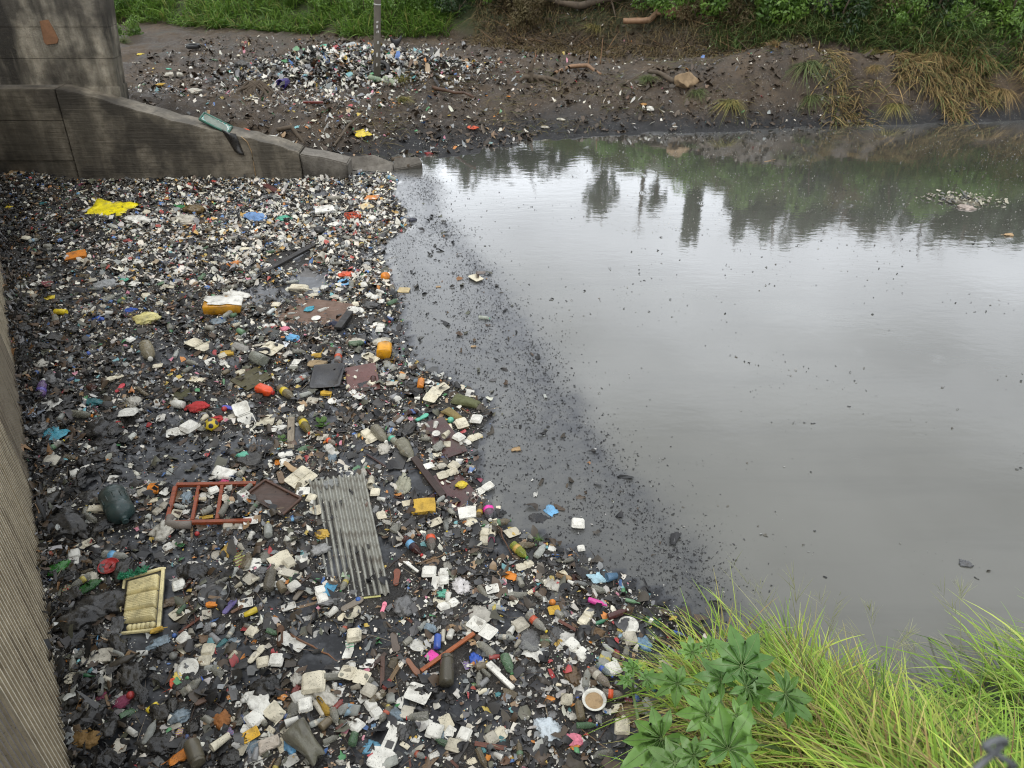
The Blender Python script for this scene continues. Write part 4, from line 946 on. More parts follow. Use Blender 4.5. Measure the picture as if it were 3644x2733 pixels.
h('tray', 561, 1303, 36, 5, 'cream', 'cream foam tray right of the rounded tan bottle')
h('slab', 651, 1403, 88, 8, lin(70, 70, 36), 'olive weedy mat left of the olive board', 'weedy mat', mat='cloth', sc=(1, .8, .3))
h('board', 897, 1351, 106, 28, lin(78, 72, 34), 'square olive green board with a dirt lump on it', 'olive board', sc=(1, .85, .8), v=0, mat='wood')
h('board', 1290, 1352, 96, -80, lin(96, 58, 52), 'reddish brown rubber mat right of the olive board', 'reddish mat', sc=(1, .62, .4), mat='rubber')
h('tray', 1166, 1352, 82, 75, lin(40, 40, 44), 'black plastic food tray left of the reddish mat', 'black tray', mat='plastic')
h('tub', 949, 1403, 58, -18, lin(222, 78, 30), 'bright orange detergent bottle below the olive board', 'orange detergent bottle', cap='red', sc=(1, .8, .8))
h('bottle', 1025, 1407, 68, -38, lin(130, 120, 96), 'brownish bottle with a yellow label right of the orange detergent bottle', v=0, lab='yellow', cap='slate')
h('slab', 952, 1490, 66, 0, 'cream', 'oval cream foam plate right of the open white clamshell', 'oval cream plate', mat='foam', sc=(1, .85, .4), name='foam_plate', cat='plate')
h('clamshell_open', 871, 1483, 66, -62, 'white', 'white foam clamshell standing half open right of the soccer ball', 'clamshell right of the ball', tilty=15)
h('sole', 820, 1456, 56, -6, lin(72, 76, 168), 'blue violet slipper sole above the soccer ball')
h('hyacinth', 1151, 1515, 70, 0, lin(150, 190, 110), 'green water plant sprouting in the middle of the litter', 'green water plant')
h('hyacinth', 1007, 1568, 48, 0, lin(150, 190, 110), 'small green water plant beside the pale upright plank')
h('plank', 1035, 1540, 100, 88, lin(150, 138, 118), 'pale weathered plank pointing up beside the small water plant', 'pale plank', sc=(1, 1.6, 1))
h('bottle', 1088, 1528, 64, -60, lin(110, 100, 60), 'bottle with orange neck and yellow label left of the green water plant', v=0, lab='yellow', cap='redorange')
h('tray', 1150, 1562, 40, 0, 'dirtywhite', 'grimy foam tray below the green water plant')
h('bottle', 1178, 1578, 48, -28, lin(150, 140, 128), 'bottle with an orange label below the green water plant', v=1, lab='redorange', cap='red')
h('clamshell_flip', 1314, 1551, 52, -42, 'cream', 'cream clamshell left of the row of big grey bottles', 'cream clamshell by the grey bottles')
h('bottle', 1357, 1559, 66, -48, lin(146, 140, 122), 'first big grey bottle in the slanting row, uppermost', 'row of grey bottles', v=1, drop=('label',), sc=(1, 1.2, 1.2))
h('bottle', 1404, 1574, 58, -40, lin(160, 156, 140), 'second grey bottle in the slanting row with a mint label', v=1, lab='mint', cap='white')
h('bottle', 1448, 1606, 72, -58, lin(140, 136, 118), 'lowest big grey bottle in the slanting row', v=2, drop=('label',), sc=(1, 1.2, 1.2))
h('tub', 1370, 1257, 40, 80, lin(216, 152, 24), 'yellow plastic container standing at the right edge of the upper field', 'yellow container', cap='orange', sc=(1, 1.1, 1.1))
h('chunk', 1385, 1283, 24, 0, 'mustard', 'mustard foam bit just below the yellow container')
h('slab', 808, 1257, 60, 5, 'mustard', 'yellow bath sponge left of the clear tub', 'yellow bath sponge', mat='cloth', sc=(1, .5, 1.6))
h('jar', 927, 1293, 46, -25, lin(150, 152, 140), 'clear plastic tub with an orange lid above the olive board', 'clear tub', mat='clear')
h('tray3', 967, 1251, 60, -22, 'cream', 'cream compartment tray above the clear tub', 'compartment tray above the tub')
h('bowl', 938, 1262, 52, 0, 'black', 'black plastic bowl upside down above the clear tub', mat='plastic', drop=('scum',))
h('bottle', 862, 1245, 60, -22, lin(160, 156, 148), 'crushed ribbed bottle above the olive board', v=3, drop=('label',))
h('bottle', 1206, 1270, 46, 80, lin(150, 150, 148), 'bottle with a red top label above the black tray', v=0, lab='redorange', cap='red')
h('clamshell_open', 1321, 1277, 50, -32, 'cream', 'cream open clamshell left of the yellow container', v=0)
h('chunk', 1130, 1300, 74, 0, lin(150, 130, 98), 'woven tan sack above the black tray', 'woven tan sack', mat='cloth', v=1, name='sack', cat='sack')
h('chunk', 1127, 1270, 38, 0, 'mustard', 'mustard cardboard piece on top of the woven tan sack', mat='cloth', v=4)
h('chunk', 1160, 1400, 44, 0, 'mustard', 'mustard rag below the black tray', mat='cloth', v=5)
h('plate', 1183, 1427, 34, 0, 'white', 'white foam plate below the mustard rag')
h('plate', 1524, 1373, 44, 0, 'white', 'white foam plate at the right edge beside the black clamshell', 'plate at the right edge')
h('clamshell_open', 1400, 1374, 50, 8, 'dirtywhite', 'white foam clamshell half sunk right of the reddish mat', 'clamshell right of the mat')
h('clamshell_flip', 1477, 1388, 52, -35, 'black', 'black foam clamshell near the right edge of the litter', 'black clamshell')
h('can', 1499, 1378, 26, 80, 'orange', 'small orange can beside the black clamshell', sc=(1, 1.1, 1.1))
h('clamshell_open', 1541, 1418, 62, 55, 'cream', 'big cream foam clamshell at the right edge of the litter', 'big cream clamshell')
h('tray', 1572, 1390, 44, 25, 'cream', 'cream foam lid above the big cream clamshell')
h('clamshell_flip', 1495, 1513, 40, 0, 'white', 'small white clamshell left of the dark red tarp', 'small white clamshell')
h('sole', 1502, 1488, 52, 30, 'mint', 'mint green slipper sole above the small white clamshell')
h('pillow', 1660, 1438, 96, -18, lin(92, 96, 62), 'mossy green sack lying like a fish at the right edge', 'mossy green sack', mat='cloth', sc=(1, .6, 1))
h('pillow', 1612, 1478, 72, -28, lin(128, 112, 66), 'muddy tan bundle left below the mossy green sack', 'muddy tan bundle', mat='cloth', sc=(1, .6, 1))
h('foam_box', 1696, 1503, 40, -8, 'white', 'white foam box at the tip of the raft below the mossy sack', 'box at the raft tip')
h('foam_box', 1644, 1515, 30, -60, 'cream', 'cream foam box left of the box at the raft tip')
h('ball', 1604, 1495, 26, 0, 'mint', 'mint green ball below the muddy tan bundle', sc=(1, 1, .8))
h('board', 1578, 1560, 150, -55, lin(66, 34, 32), 'dark red folded tarp at the right edge of the litter', 'dark red tarp', mat='film', sc=(1, .4, .6))
h('board', 1620, 1740, 150, -52, lin(70, 34, 34), 'maroon tarp above the white speckled foam square', 'maroon tarp', mat='film', sc=(1, .5, .5))
h('plank', 1525, 1700, 170, -52, lin(54, 34, 28), 'dark timber beam along the left side of the maroon tarp', 'dark beam', sc=(1, 1.2, 1.5))
h('plate', 1553, 1556, 30, 0, 'white', 'white round plate on the dark red tarp', dz=.05)
h('cup', 1590, 1563, 26, 40, 'cream', 'cream foam cup on the dark red tarp', dz=.05)
h('foam_box', 1633, 1567, 32, -30, 'white', 'white foam box end on the right side of the dark red tarp', dz=.03)
h('bag', 1563, 1600, 50, 85, 'clear', 'clear crumpled bag on the lower end of the dark red tarp', mat='thin', v=3, dz=.04)
h('cup', 1638, 1645, 28, 0, 'white', 'white paper cup on the tarp above the maroon one')
h('bag', 1571, 1667, 36, 0, 'dirtywhite', 'heap of pale wrappers on the maroon tarp', v=5, dz=.04)
h('chunk', 1507, 1680, 26, 0, 'mustard', 'mustard foam bit left of the heap of pale wrappers')
h('tray', 1527, 1668, 34, 20, 'white', 'white foam tray left of the heap of pale wrappers', dz=.03)
h('bag', 1645, 1731, 42, 12, 'yellow', 'bright yellow wrapper on the maroon tarp', v=7, dz=.04)
h('bag', 1700, 1706, 38, -20, lin(150, 80, 96), 'dusky pink net bag right of the maroon tarp', mat='cloth')
h('chunk', 1650, 1767, 28, 0, 'white', 'white foam lump at the lower end of the maroon tarp')
h('board', 1417, 1640, 60, 70, 'black', 'black plastic crate piece below the row of grey bottles', mat='plastic', sc=(1, .6, 2))
h('plank', 1338, 1637, 100, -32, lin(60, 34, 28), 'dark red stick above the top right corner of the roofing sheet', sc=(1, .6, 1))
h('bottle', 1312, 1680, 24, -55, lin(70, 24, 22), 'small brown bottle with red cap at the top right of the roofing sheet', cap='red', drop=('label',))
# -- upper field
h('sheet', 391, 748, 134, -3, lin(236, 218, 26), 'bright yellow plastic sheet in the upper left of the litter', 'bright yellow sheet', v=1, sc=(1, 1.1, 1))
h('bag', 692, 755, 66, 10, lin(104, 82, 34), 'brown tarp lump with a green strip in the upper field', 'brown tarp lump', v=2, sc=(1, 1, 1.5))
h('sheet', 655, 740, 60, -5, 'green', 'green plastic strip left of the brown tarp lump', sc=(1, .4, 1))
h('slab', 273, 915, 82, 8, 'orange', 'orange foam slab in the upper left of the litter', 'orange foam slab', mat='foam', sc=(1, .8, 1.5))
h('bag', 490, 790, 82, 0, 'white', 'white plastic bag right below the yellow sheet', 'white bag below the yellow sheet', v=3)
h('bag', 660, 790, 84, 5, 'dirtywhite', 'dirty white plastic bag below the brown tarp lump', v=1)
h('carton', 797, 1106, 128, 5, lin(196, 140, 30), 'yellow plastic box with a white flap on top', 'yellow box with white flap', cap='white')
h('bag', 521, 1139, 88, -4, 'paleyellow', 'pale yellow plastic bag in the upper left field', 'pale yellow bag', v=5)
h('bag', 351, 1139, 38, 0, 'blue', 'blue crumpled bag left of the pale yellow bag', 'blue bag left of the pale yellow one', v=3)
h('bag', 465, 1105, 40, 0, 'blue', 'blue twisted rag above the pale yellow bag', mat='cloth', v=4)
h('can', 220, 1120, 42, -3, 'yellow', 'yellow crushed can in the upper left field', 'yellow crushed can')
h('sheet', 170, 1060, 52, 10, 'yellow', 'yellow and red food packet near the sheet wall', v=4)
h('bag', 45, 1070, 48, -30, 'green', 'dark green plastic bag against the sheet wall', 'green bag at the wall', v=1)
h('bag', 90, 990, 30, 0, 'yellow', 'small yellow wrapper near the far part of the sheet wall', v=4)
h('bag', 28, 745, 30, 0, 'yellow', 'yellow wrapper in the far left corner of the litter', v=4)
h('chunk', 70, 640, 62, 5, 'tan', 'tan cardboard piece in the far corner below the abutment', 'tan cardboard', mat='cloth', v=2)
h('bag', 207, 885, 40, 0, 'dark', 'black ribbed plastic tray left above the orange foam slab', mat='plastic')
h('bag', 152, 725, 32, 0, 'teal', 'dull blue tub in the far left of the litter', mat='plastic', v=2)
h('bag', 292, 660, 22, 70, 'plum', 'pink red cloth scrap below the wing wall', mat='cloth')
h('ball', 278, 689, 12, 0, 'sky', 'small blue ball below the wing wall', sc=(1, 1, .8))
h('tray', 480, 1013, 34, -5, 'white', 'white foam tray in the upper middle of the left field', 'white tray in the left field')
h('bag', 372, 1015, 78, 5, lin(170, 172, 172), 'long pale transparent bag left of the white foam tray', mat='thin', v=6)
h('bag', 440, 1000, 34, 0, 'mint', 'mint green bag with white film beside the white foam tray', v=2)
h('ring', 1226, 1008, 50, 0, 'sky', 'sky blue plastic ring with a round hole', 'sky blue ring')
h('ball', 1372, 990, 34, 0, 'orange', 'orange ball with a worn grey patch at the right edge', 'orange ball', sc=(1, 1, .9))
h('board', 1124, 1118, 210, -8, lin(116, 88, 70), 'large brown plywood sheet in the upper middle of the litter', 'brown plywood', sc=(1, .75, .5))
h('plank', 1231, 1143, 96, 58, lin(34, 32, 32), 'short charred beam on the right corner of the brown plywood', 'charred beam', sc=(1, 1.8, 2.0), dz=.02)
h('plank', 1034, 925, 206, 28, lin(46, 44, 44), 'long dark beam slanting across the upper field', 'long dark beam', sc=(1, .7, 1.3))
h('board', 1097, 965, 76, -4, lin(92, 90, 88), 'wet grey board lying flat below the long dark beam', 'wet grey board', sc=(1, 1.3, .5), mat='rubber')
h('chunk', 1062, 1030, 76, -18, 'cream', 'big broken cream foam block right of the wet grey board', 'broken foam block', v=3)
h('slab', 1155, 752, 80, 8, 'white', 'white foam cooler lid in the upper right of the litter', 'foam cooler lid', sc=(1, 1.0, 1))
h('slab', 1303, 737, 52, 12, lin(204, 186, 146), 'tan foam board near the upper right edge', 'tan foam board', sc=(1, .95, 1))
h('tray', 1325, 712, 46, -3, 'orange', 'orange foam tray near the upper right edge', 'orange tray', mat='plastic')
h('crate', 1256, 777, 50, 10, 'redorange', 'red orange plastic crate in the upper right of the litter', 'red crate')
h('chunk', 833, 945, 46, 50, 'orange', 'folded orange plastic sheet in the upper middle', 'folded orange sheet', mat='film', v=6)
h('ball', 1137, 830, 38, 0, 'black', 'black helmet-like ball in the upper right field', 'black helmet', sc=(1.1, 1, .8))
h('ball', 1159, 839, 13, 0, 'blue', 'small blue ball touching the black helmet')
h('tray', 1188, 806, 40, 15, 'white', 'white square foam frame above the black helmet', 'white foam frame')
h('bag', 909, 777, 78, -15, lin(110, 150, 200), 'light blue cloth in the upper middle field', 'light blue cloth', mat='cloth', v=2)
h('bag', 1014, 783, 48, 0, 'mint', 'mint green net bag right of the light blue cloth', 'mint net bag', mat='cloth', v=5)
h('board', 962, 670, 72, -28, 'maroon', 'short maroon plank under the wing wall', 'maroon plank', sc=(1, .16, 1.2))
h('bottle', 1395, 638, 40, -14, lin(180, 186, 170), 'pale bottle with light blue label at the far tip of the litter', 'bottle at the far tip', v=0, lab='sky', cap='sky')
h('bottle', 1195, 714, 60, 3, lin(176, 170, 156), 'long pale bottle in the upper right of the litter', v=1, drop=('label',))
h('bag', 1465, 782, 30, 30, 'navy', 'dark blue wedge of plastic at the right edge of the litter', 'dark blue wedge', v=6, sc=(1, 1, 1.6))
h('bottle', 840, 853, 52, 5, lin(172, 168, 156), 'pale ribbed bottle in the upper middle field', v=1, drop=('label',))
h('chunk', 875, 890, 46, 15, 'cream', 'crumpled cream foam box below the pale ribbed bottle', v=5)
h('bag', 838, 1058, 80, -8, 'white', 'white torn bag above the yellow box with white flap', v=0)
h('cup', 1145, 930, 22, 60, 'dirtywhite', 'open paper cup above the wet grey board')
h('bag', 1235, 980, 54, 20, 'redorange', 'orange red plastic strips above the sky blue ring', v=1)
h('slab', 1437, 1030, 52, -4, lin(196, 176, 130), 'beige torn foam sheet at the right edge of the litter', 'beige torn sheet', sc=(1, .8, .4))
h('bottle', 1357, 1045, 34, -22, 'white', 'white squeeze bottle left of the beige torn sheet', mat='plastic', drop=('label',), cap='mint')
h('bottle', 968, 1112, 36, 38, lin(196, 200, 196), 'bluish white bottle left of the brown plywood', mat='plastic', drop=('label',), cap='yellow')
h('bottle', 1152, 1110, 40, 22, 'white', 'clear bottle lying on the brown plywood', v=1, drop=('label',), dz=.02)
h('bag', 1103, 1108, 40, 50, 'cyan', 'blue string bag lying on the brown plywood', mat='cloth', v=4, dz=.02)
h('plate', 1126, 1142, 34, 0, 'white', 'oval white foam bit lying on the brown plywood', dz=.02, v=1)
h('bag', 1192, 1158, 40, -10, 'navy', 'dark blue string heap at the lower edge of the brown plywood', mat='cloth', v=1, dz=.02)
h('tray', 1196, 1068, 30, -18, 'dirtywhite', 'grimy foam tray at the top edge of the brown plywood', dz=.02)
h('bag', 1265, 1112, 58, -18, 'white', 'white plastic bag right of the charred beam', 'white bag by the charred beam', v=2)
h('clamshell_flip', 1353, 1166, 30, 75, 'white', 'white foam clamshell standing below the beige torn sheet')
h('bag', 1013, 1175, 36, -10, 'pink', 'pink plush toy below the brown plywood', 'pink plush toy', mat='cloth', v=5)
h('board', 955, 1188, 80, -15, lin(50, 54, 52), 'dark grey board above the yellow bath sponge', sc=(1, .5, .4), mat='rubber')
h('slab', 1002, 1228, 58, -12, lin(220, 224, 228), 'bluish white foam sheet above the compartment tray', sc=(1, .5, .3))
h('bag', 1040, 1208, 52, -12, 'sky', 'blue and white zebra printed cloth above the compartment tray', mat='cloth', v=6)
h('bag', 1365, 1215, 74, 10, 'dirtywhite', 'dirty white torn bags above the yellow container', v=7)
h('bag', 1262, 1218, 60, 5, 'dirtywhite', 'grey white film heap left above the yellow container', v=3)
h('tray', 1694, 992, 34, -28, 'cream', 'cream foam tray drifting alone on the black scum', 'drifting cream tray')
h('board', 1710, 968, 34, 0, lin(120, 110, 104), 'flat grey card drifting above the drifting cream tray', sc=(1, .6, .4), mat='cloth')
h('bottle', 1725, 1131, 42, -10, lin(190, 196, 180), 'pale bottle drifting on the black scum', 'drifting bottle', v=1, drop=('label',), cap='mint')
h('chunk', 1560, 1018, 18, 0, 'tan', 'small tan lump drifting on the black scum')
h('chunk', 1684, 1232, 20, 0, 'tan', 'tan leaf-like lump drifting right of the litter')
h('chunk', 1836, 1598, 34, 10, 'tan', 'brown curled leaf drifting right of the dark red tarp', mat='cloth', v=7)
# -- lower right field
h('slab', 1663, 1828, 72, 4, 'white', 'large white speckled foam square below the maroon tarp', 'white speckled square', sc=(1, 1.0, 1.2))
h('bottle', 1742, 1834, 62, -80, lin(96, 96, 98), 'dark bottle with a pink label beside the white speckled square', 'bottle with pink label', v=1, lab='hotpink', sc=(1, 1.25, 1.2))
h('bottle', 1708, 1822, 52, 78, lin(110, 96, 70), 'bottle with an orange neck between the white square and the pink label', v=0, lab='mustard', cap='orange')
h('plate', 1677, 1863, 46, 0, 'cream', 'oval foam dish under the white speckled square')
h('bottle', 1589, 1880, 44, -82, lin(150, 152, 146), 'grey bottle with yellow cap below the yellow sponge block', v=1, drop=('label',), cap='yellow')
h('bottle', 1536, 1942, 70, -84, lin(116, 112, 104), 'grey bottle with an orange label in the lower middle', 'bottle with orange label', v=0, lab='redorange', sc=(1, 1.15, 1.1))
h('foam_box', 2057, 1867, 46, -3, 'white', 'single white foam box floating away from the litter edge', 'floating white box')
h('sheet', 1961, 1815, 44, -45, 'sky', 'blue and white packet floating on the black scum', 'floating blue packet', v=2)
h('foam_box', 2068, 1952, 26, 5, 'white', 'small white foam bit floating below the floating white box')
h('slab', 1773, 1803, 18, 0, 'cream', 'tiny cream foam square floating right of the white speckled square')
h('bag', 1918, 1845, 64, -15, 'black', 'black plastic flap floating on the scum below the blue packet', v=0, sc=(1, 1, .4))
h('sandal', 1748, 1935, 62, 82, 'black', 'black slipper with a pink strap in the dark water', 'black slipper', cap='plum')
h('bottle', 1851, 1970, 72, -42, lin(150, 160, 60), 'bottle wrapped in a green and orange label', 'green and orange bottle', v=0, lab=lin(196, 160, 80), cap='green', mat=None, sc=(1, 1.3, 1.3))
h('stick', 1800, 1935, 130, -62, 'brown', 'bent brown stick above the green and orange bottle', 'bent stick', sc=(1, 1.6, 1.6))
h('chunk', 1815, 2052, 50, -20, 'orange', 'orange foam wedge in the lower right field', 'orange foam wedge', v=2)
h('sole', 1921, 2037, 60, 80, lin(96, 88, 78), 'grey brown shoe sole right of the orange foam wedge', 'grey brown sole')
h('shoe', 2006, 2060, 60, -15, lin(150, 130, 110), 'muddy sneaker with a checked tread near the right edge', 'muddy sneaker', cap='tan')
h('bag', 1641, 2088, 72, -55, lin(206, 202, 200), 'puffed white plastic bag in the lower right field', 'puffed white bag', v=2, sc=(1, 1.1, 1.3))
h('clamshell_flip', 1580, 2053, 58, 88, 'white', 'upright white clamshell beside the bright closed box', 'upright white clamshell')
h('tray', 1753, 2100, 46, 8, 'white', 'white foam tray with mud inside in the lower right field', 'muddy white tray')
h('bottle', 1720, 2113, 56, -55, lin(142, 138, 124), 'grey bottle left of the muddy white tray', v=1, drop=('label',))
h('bag', 1575, 2110, 46, -15, 'mint', 'mint green wrapper below the upright white clamshell', v=6)
h('bottle', 2126, 2153, 70, -18, 'hotpink', 'hot pink shampoo bottle near the right edge', 'hot pink bottle', mat='plastic', v=0, drop=('label',), cap='hotpink')
h('ball', 1965, 2151, 24, 0, 'orange', 'small orange fruit beside a grey bottle', 'orange fruit', name='orange_fruit', cat='fruit')
h('bottle', 1930, 2135, 56, -32, lin(160, 158, 148), 'grey bottle just left of the orange fruit', v=1, drop=('label',))
h('tray', 1972, 2178, 42, 10, 'mustard', 'mustard foam tray below the orange fruit', mat='cloth')
h('bottle', 2071, 2084, 56, -14, lin(140, 142, 140), 'clear square bottle above the hot pink bottle', v=1, drop=('label',))
h('bottle', 2131, 2107, 62, -16, lin(150, 150, 138), 'wide clear jug between the hot pink bottle and the blue cup', v=1, drop=('label',), sc=(1, 1.4, 1.3))
h('cup', 2176, 2066, 40, 15, lin(84, 120, 150), 'steel blue plastic cup at the right edge of the litter', 'steel blue cup', mat='plastic', sc=(1, 1.2, 1.2))
h('sheet', 2131, 2060, 66, 18, lin(170, 210, 224), 'white and blue food packet left of the steel blue cup', 'white and blue packet', v=1)
h('bottle', 2198, 2194, 78, 20, lin(70, 20, 22), 'dark red brown soda bottle above the white paper plate', 'dark red brown bottle', v=0, drop=('label',), mat='plastic', cap='white')
h('glassbottle', 2142, 2216, 50, 18, lin(60, 120, 90), 'small green bottle left of the white paper plate', 'small green bottle')
h('plate', 2236, 2227, 72, 0, 'white', 'large white foam plate near the lower right edge', 'large white plate')
h('clamshell_open', 1716, 2240, 104, -32, 'white', 'clean white foam clamshell lying wide open in the lower field', 'wide open clamshell', v=0)
h('plank', 1596, 2326, 232, 36, lin(170, 92, 44), 'long orange brown wooden lath below the wide open clamshell', 'orange brown lath', sc=(1, .75, 1.1))
h('slab', 1536, 2339, 46, 42, 'hotpink', 'hot pink foam square left of the orange brown lath', 'hot pink square', sc=(1, .9, .5))
h('can', 1558, 2298, 46, 84, 'blue', 'blue drink can left of the orange brown lath', 'blue can')
h('can', 1577, 2272, 40, 84, 'dirtywhite', 'thin grey spray can beside the blue can', sc=(1, .7, .7))
h('jar', 1604, 2268, 30, 70, 'white', 'white pill bottle above the orange brown lath')
h('bottle', 1910, 2228, 92, -40, lin(170, 166, 154), 'clear soda bottle with a red label and yellow cap in the lower field', 'bottle with yellow cap', v=0, lab='redorange', cap='yellow')
h('clamshell_flip', 2053, 2317, 96, -40, 'white', 'very white clamshell turned over in the lower right', 'very white clamshell', v=0)
h('sheet', 1894, 2322, 84, -25, 'white', 'crumpled white foil left of the very white clamshell', 'crumpled white foil', v=4)
h('bar', 1780, 2411, 124, -42, 'white', 'long white packing foam bar in the lower field', 'packing foam bar')
h('slab', 1836, 2400, 66, 42, lin(40, 40, 44), 'black foam slab right of the packing foam bar', mat='foam', sc=(1, .55, .7))
h('bowl', 2113, 2505, 88, 0, 'white', 'round white basin filled with pale scum', 'white basin')
h('bottle', 2086, 2419, 74, 82, lin(160, 160, 150), 'grey bottle with orange cap above the white basin', 'grey bottle above the basin', v=1, drop=('label',), cap='redorange')
h('bottle', 2138, 2425, 104, -42, lin(150, 138, 124), 'long muddy bottle right above the white basin', v=1, lab='dirtywhite', cap='dirtywhite')
h('bottle', 2152, 2394, 74, -38, lin(130, 142, 142), 'bottle with a blue and white label left of the castor leaves', v=0, lab='blue', cap='blue')
h('bottle', 2187, 2480, 96, -6, lin(140, 130, 118), 'big soda bottle with a red label right of the white basin', 'bottle with red label', v=0, lab='redorange', sc=(1, 1.15, 1.1))
h('foam_box', 2182, 2384, 48, 20, 'white', 'white foam box by the castor leaves', 'white box by the castor leaves')
h('bag', 2292, 2288, 62, -60, lin(110, 150, 180), 'light blue speckled bag below the large white plate', 'light blue speckled bag', v=6, sc=(1, 1, 1.4))
h('bag', 1952, 2603, 104, -40, lin(190, 200, 206), 'white plastic bag with blue print at the bottom', 'white bag with blue print', v=1)
h('bag', 2042, 2634, 66, -20, 'pink', 'salmon pink rag at the bottom right of the litter', 'salmon rag', mat='cloth', v=5)
h('jar', 1592, 2401, 96, 88, lin(70, 66, 54), 'dark murky glass jar below the orange brown lath', 'dark glass jar', sc=(1, .7, .7), mat='plastic')
h('bag', 1695, 2348, 58, -50, 'blue', 'cobalt blue wrapper below the wide open clamshell', 'cobalt wrapper', v=2)
h('tray', 1490, 2474, 84, -22, 'white', 'white foam tray below the orange brown lath', 'tray below the lath')
h('glassbottle', 2250, 2150, 54, -10, lin(96, 130, 96), 'pale green bottle above the large white plate', cap=None)
h('bottle', 2330, 2218, 76, -30, lin(60, 110, 70), 'green soda bottle right of the large white plate', 'green bottle by the plate', v=0, lab='white', cap='red')
h('bottle', 2412, 2256, 56, -14, lin(130, 150, 180), 'bottle with a blue label at the right tip of the litter', v=0, lab='blue', cap='blue')
h('can', 2465, 2290, 48, -20, 'mustard', 'yellow plastic pot at the right tip of the litter', 'yellow pot')
h('bottle', 2358, 2290, 56, -30, lin(60, 44, 30), 'dark beer bottle right of the light blue bag', v=0, drop=('label',), mat='plastic', cap='mustard')
h('bottle', 2405, 2318, 66, -30, lin(170, 184, 176), 'clear crushed bottle just above the castor plant', v=2, drop=('label',))
h('slab', 2370, 2365, 62, -3, 'dirtywhite', 'patterned square tile of foam just above the castor plant', 'foam tile by the castor plant', sc=(1, .8, .6))
h('sheet', 2285, 2365, 36, 0, 'lime', 'lime yellow paper scrap left of the foam tile')
h('bottle', 2486, 2267, 50, -12, lin(80, 24, 24), 'small brown bottle with red cap at the right tip of the litter', v=0, lab='dirtywhite', cap='red')
h('chunk', 2125, 2253, 60, -30, lin(98, 76, 50), 'brown stone-like lump below the small green bottle', mat='cloth', v=1)
h('chunk', 2082, 2236, 40, -10, lin(50, 50, 52), 'black foam cube below the small green bottle', v=3)
h('sandal', 1850, 2158, 62, -30, 'black', 'black flip flop right of the muddy white tray', cap='dark')
h('lid', 1970, 2003, 44, 0, lin(46, 46, 48), 'small black lid right of the green and orange bottle')
h('tuft', 1916, 1925, 60, 0, lin(150, 180, 110), 'small tuft of grass growing on the right edge of the litter', 'grass tuft')
# -- lower left and bottom field
h('foam_box', 936, 2358, 46, 15, 'cream', 'left one of two small foam boxes floating side by side', 'pair of foam boxes')
h('foam_box', 985, 2355, 50, 0, 'white', 'right one of two small foam boxes floating side by side')
h('foam_box', 1264, 2270, 52, 5, 'cream', 'stack of cream foam lids in the lower middle', 'stack of cream lids', sc=(1, 1, 1.6))
h('clamshell_open', 1264, 2413, 104, -15, 'cream', 'open clamshell with food scraps in the lower middle', 'clamshell with food scraps', v=0)
h('foam_box', 1119, 2437, 84, 8, 'cream', 'foam box with a red stripe in the lower middle', 'foam box with red stripe')
h('slab', 1128, 2450, 62, 18, lin(190, 50, 60), 'red tape strip along the front of the foam box', sc=(1, .2, .6), mat='film', dz=.05, name='red_tape', cat='tape')
h('lid', 1247, 2366, 38, 0, 'white', 'white round plastic lid above the clamshell with food scraps', 'white round lid')
h('slab', 1195, 2383, 32, 0, 'white', 'small square white lid left of the white round lid', sc=(1, 1, .6))
h('slab', 1448, 2533, 52, 70, 'dirtywhite', 'greyish square foam piece below the white foam tray')
h('bag', 953, 2446, 112, -5, lin(12, 13, 15), 'smooth black bag full of air in the lower left', 'smooth black bag', v=7, sc=(1, 1, 1.1))
h('sheet', 920, 2500, 84, -60, 'white', 'crumpled white plastic below the smooth black bag', 'crumpled plastic below the black bag', v=5)
h('chunk', 981, 2536, 76, -35, 'cream', 'broken cream foam piece right of the crumpled white plastic', 'broken cream foam', v=6)
h('stick', 1136, 2315, 236, -27, lin(126, 84, 54), 'long thin wooden stick above the clamshell with food scraps', 'long thin stick', sc=(1, 1.2, 1.2))
h('sole', 913, 2328, 84, 48, 'cream', 'cream shoe sole left of the pair of foam boxes', 'cream sole')
h('shoe', 1000, 2270, 74, 88, lin(62, 50, 34), 'dark brown shoe left of the long thin stick', 'dark brown shoe', cap='brown')
h('sole', 1405, 2288, 72, -78, lin(92, 80, 70), 'grey brown shoe sole right of the stack of cream lids', 'sole right of the stack')
h('shoe', 1153, 2520, 74, -55, lin(180, 140, 40), 'yellow and black sneaker at the bottom', 'yellow sneaker', cap=lin(150, 120, 40))
h('can', 1137, 2528, 56, -55, 'dirtywhite', 'white foam roll beside the yellow sneaker', mat='foam', sc=(1, .6, .6), name='foam_roll', cat='foam')
h('tray', 895, 2620, 66, 28, lin(226, 178, 60), 'yellow foam tray at the bottom', 'yellow foam tray', mat='foam')
h('chunk', 960, 2652, 82, 25, lin(196, 184, 168), 'pinkish white foam chunk right of the yellow foam tray', v=0)
h('pillow', 1094, 2655, 150, -52, lin(104, 102, 88), 'big grey stuffed sack at the bottom edge', 'big grey sack', sc=(1, .7, 1.5), mat='film')
h('bag', 1032, 2650, 66, -60, 'sky', 'bright blue twisted plastic left of the big grey sack', 'blue twisted plastic', v=3)
h('lboard', 1379, 2650, 190, 66, 'white', 'white foam board with cut-outs at the bottom edge', 'foam board with cut-outs', sc=(1, 1.1, 1))
h('slab', 1440, 2650, 40, -35, 'cream', 'small cream foam block right of the foam board with cut-outs', sc=(1, .5, 1))
h('bag', 1322, 2660, 66, -20, lin(96, 150, 176), 'pale blue thin bag left of the foam board with cut-outs', v=6)
h('cup', 790, 2652, 84, 40, 'cream', 'large speckled cream foam tube at the bottom left', 'speckled foam tube', sc=(1, .7, .7))
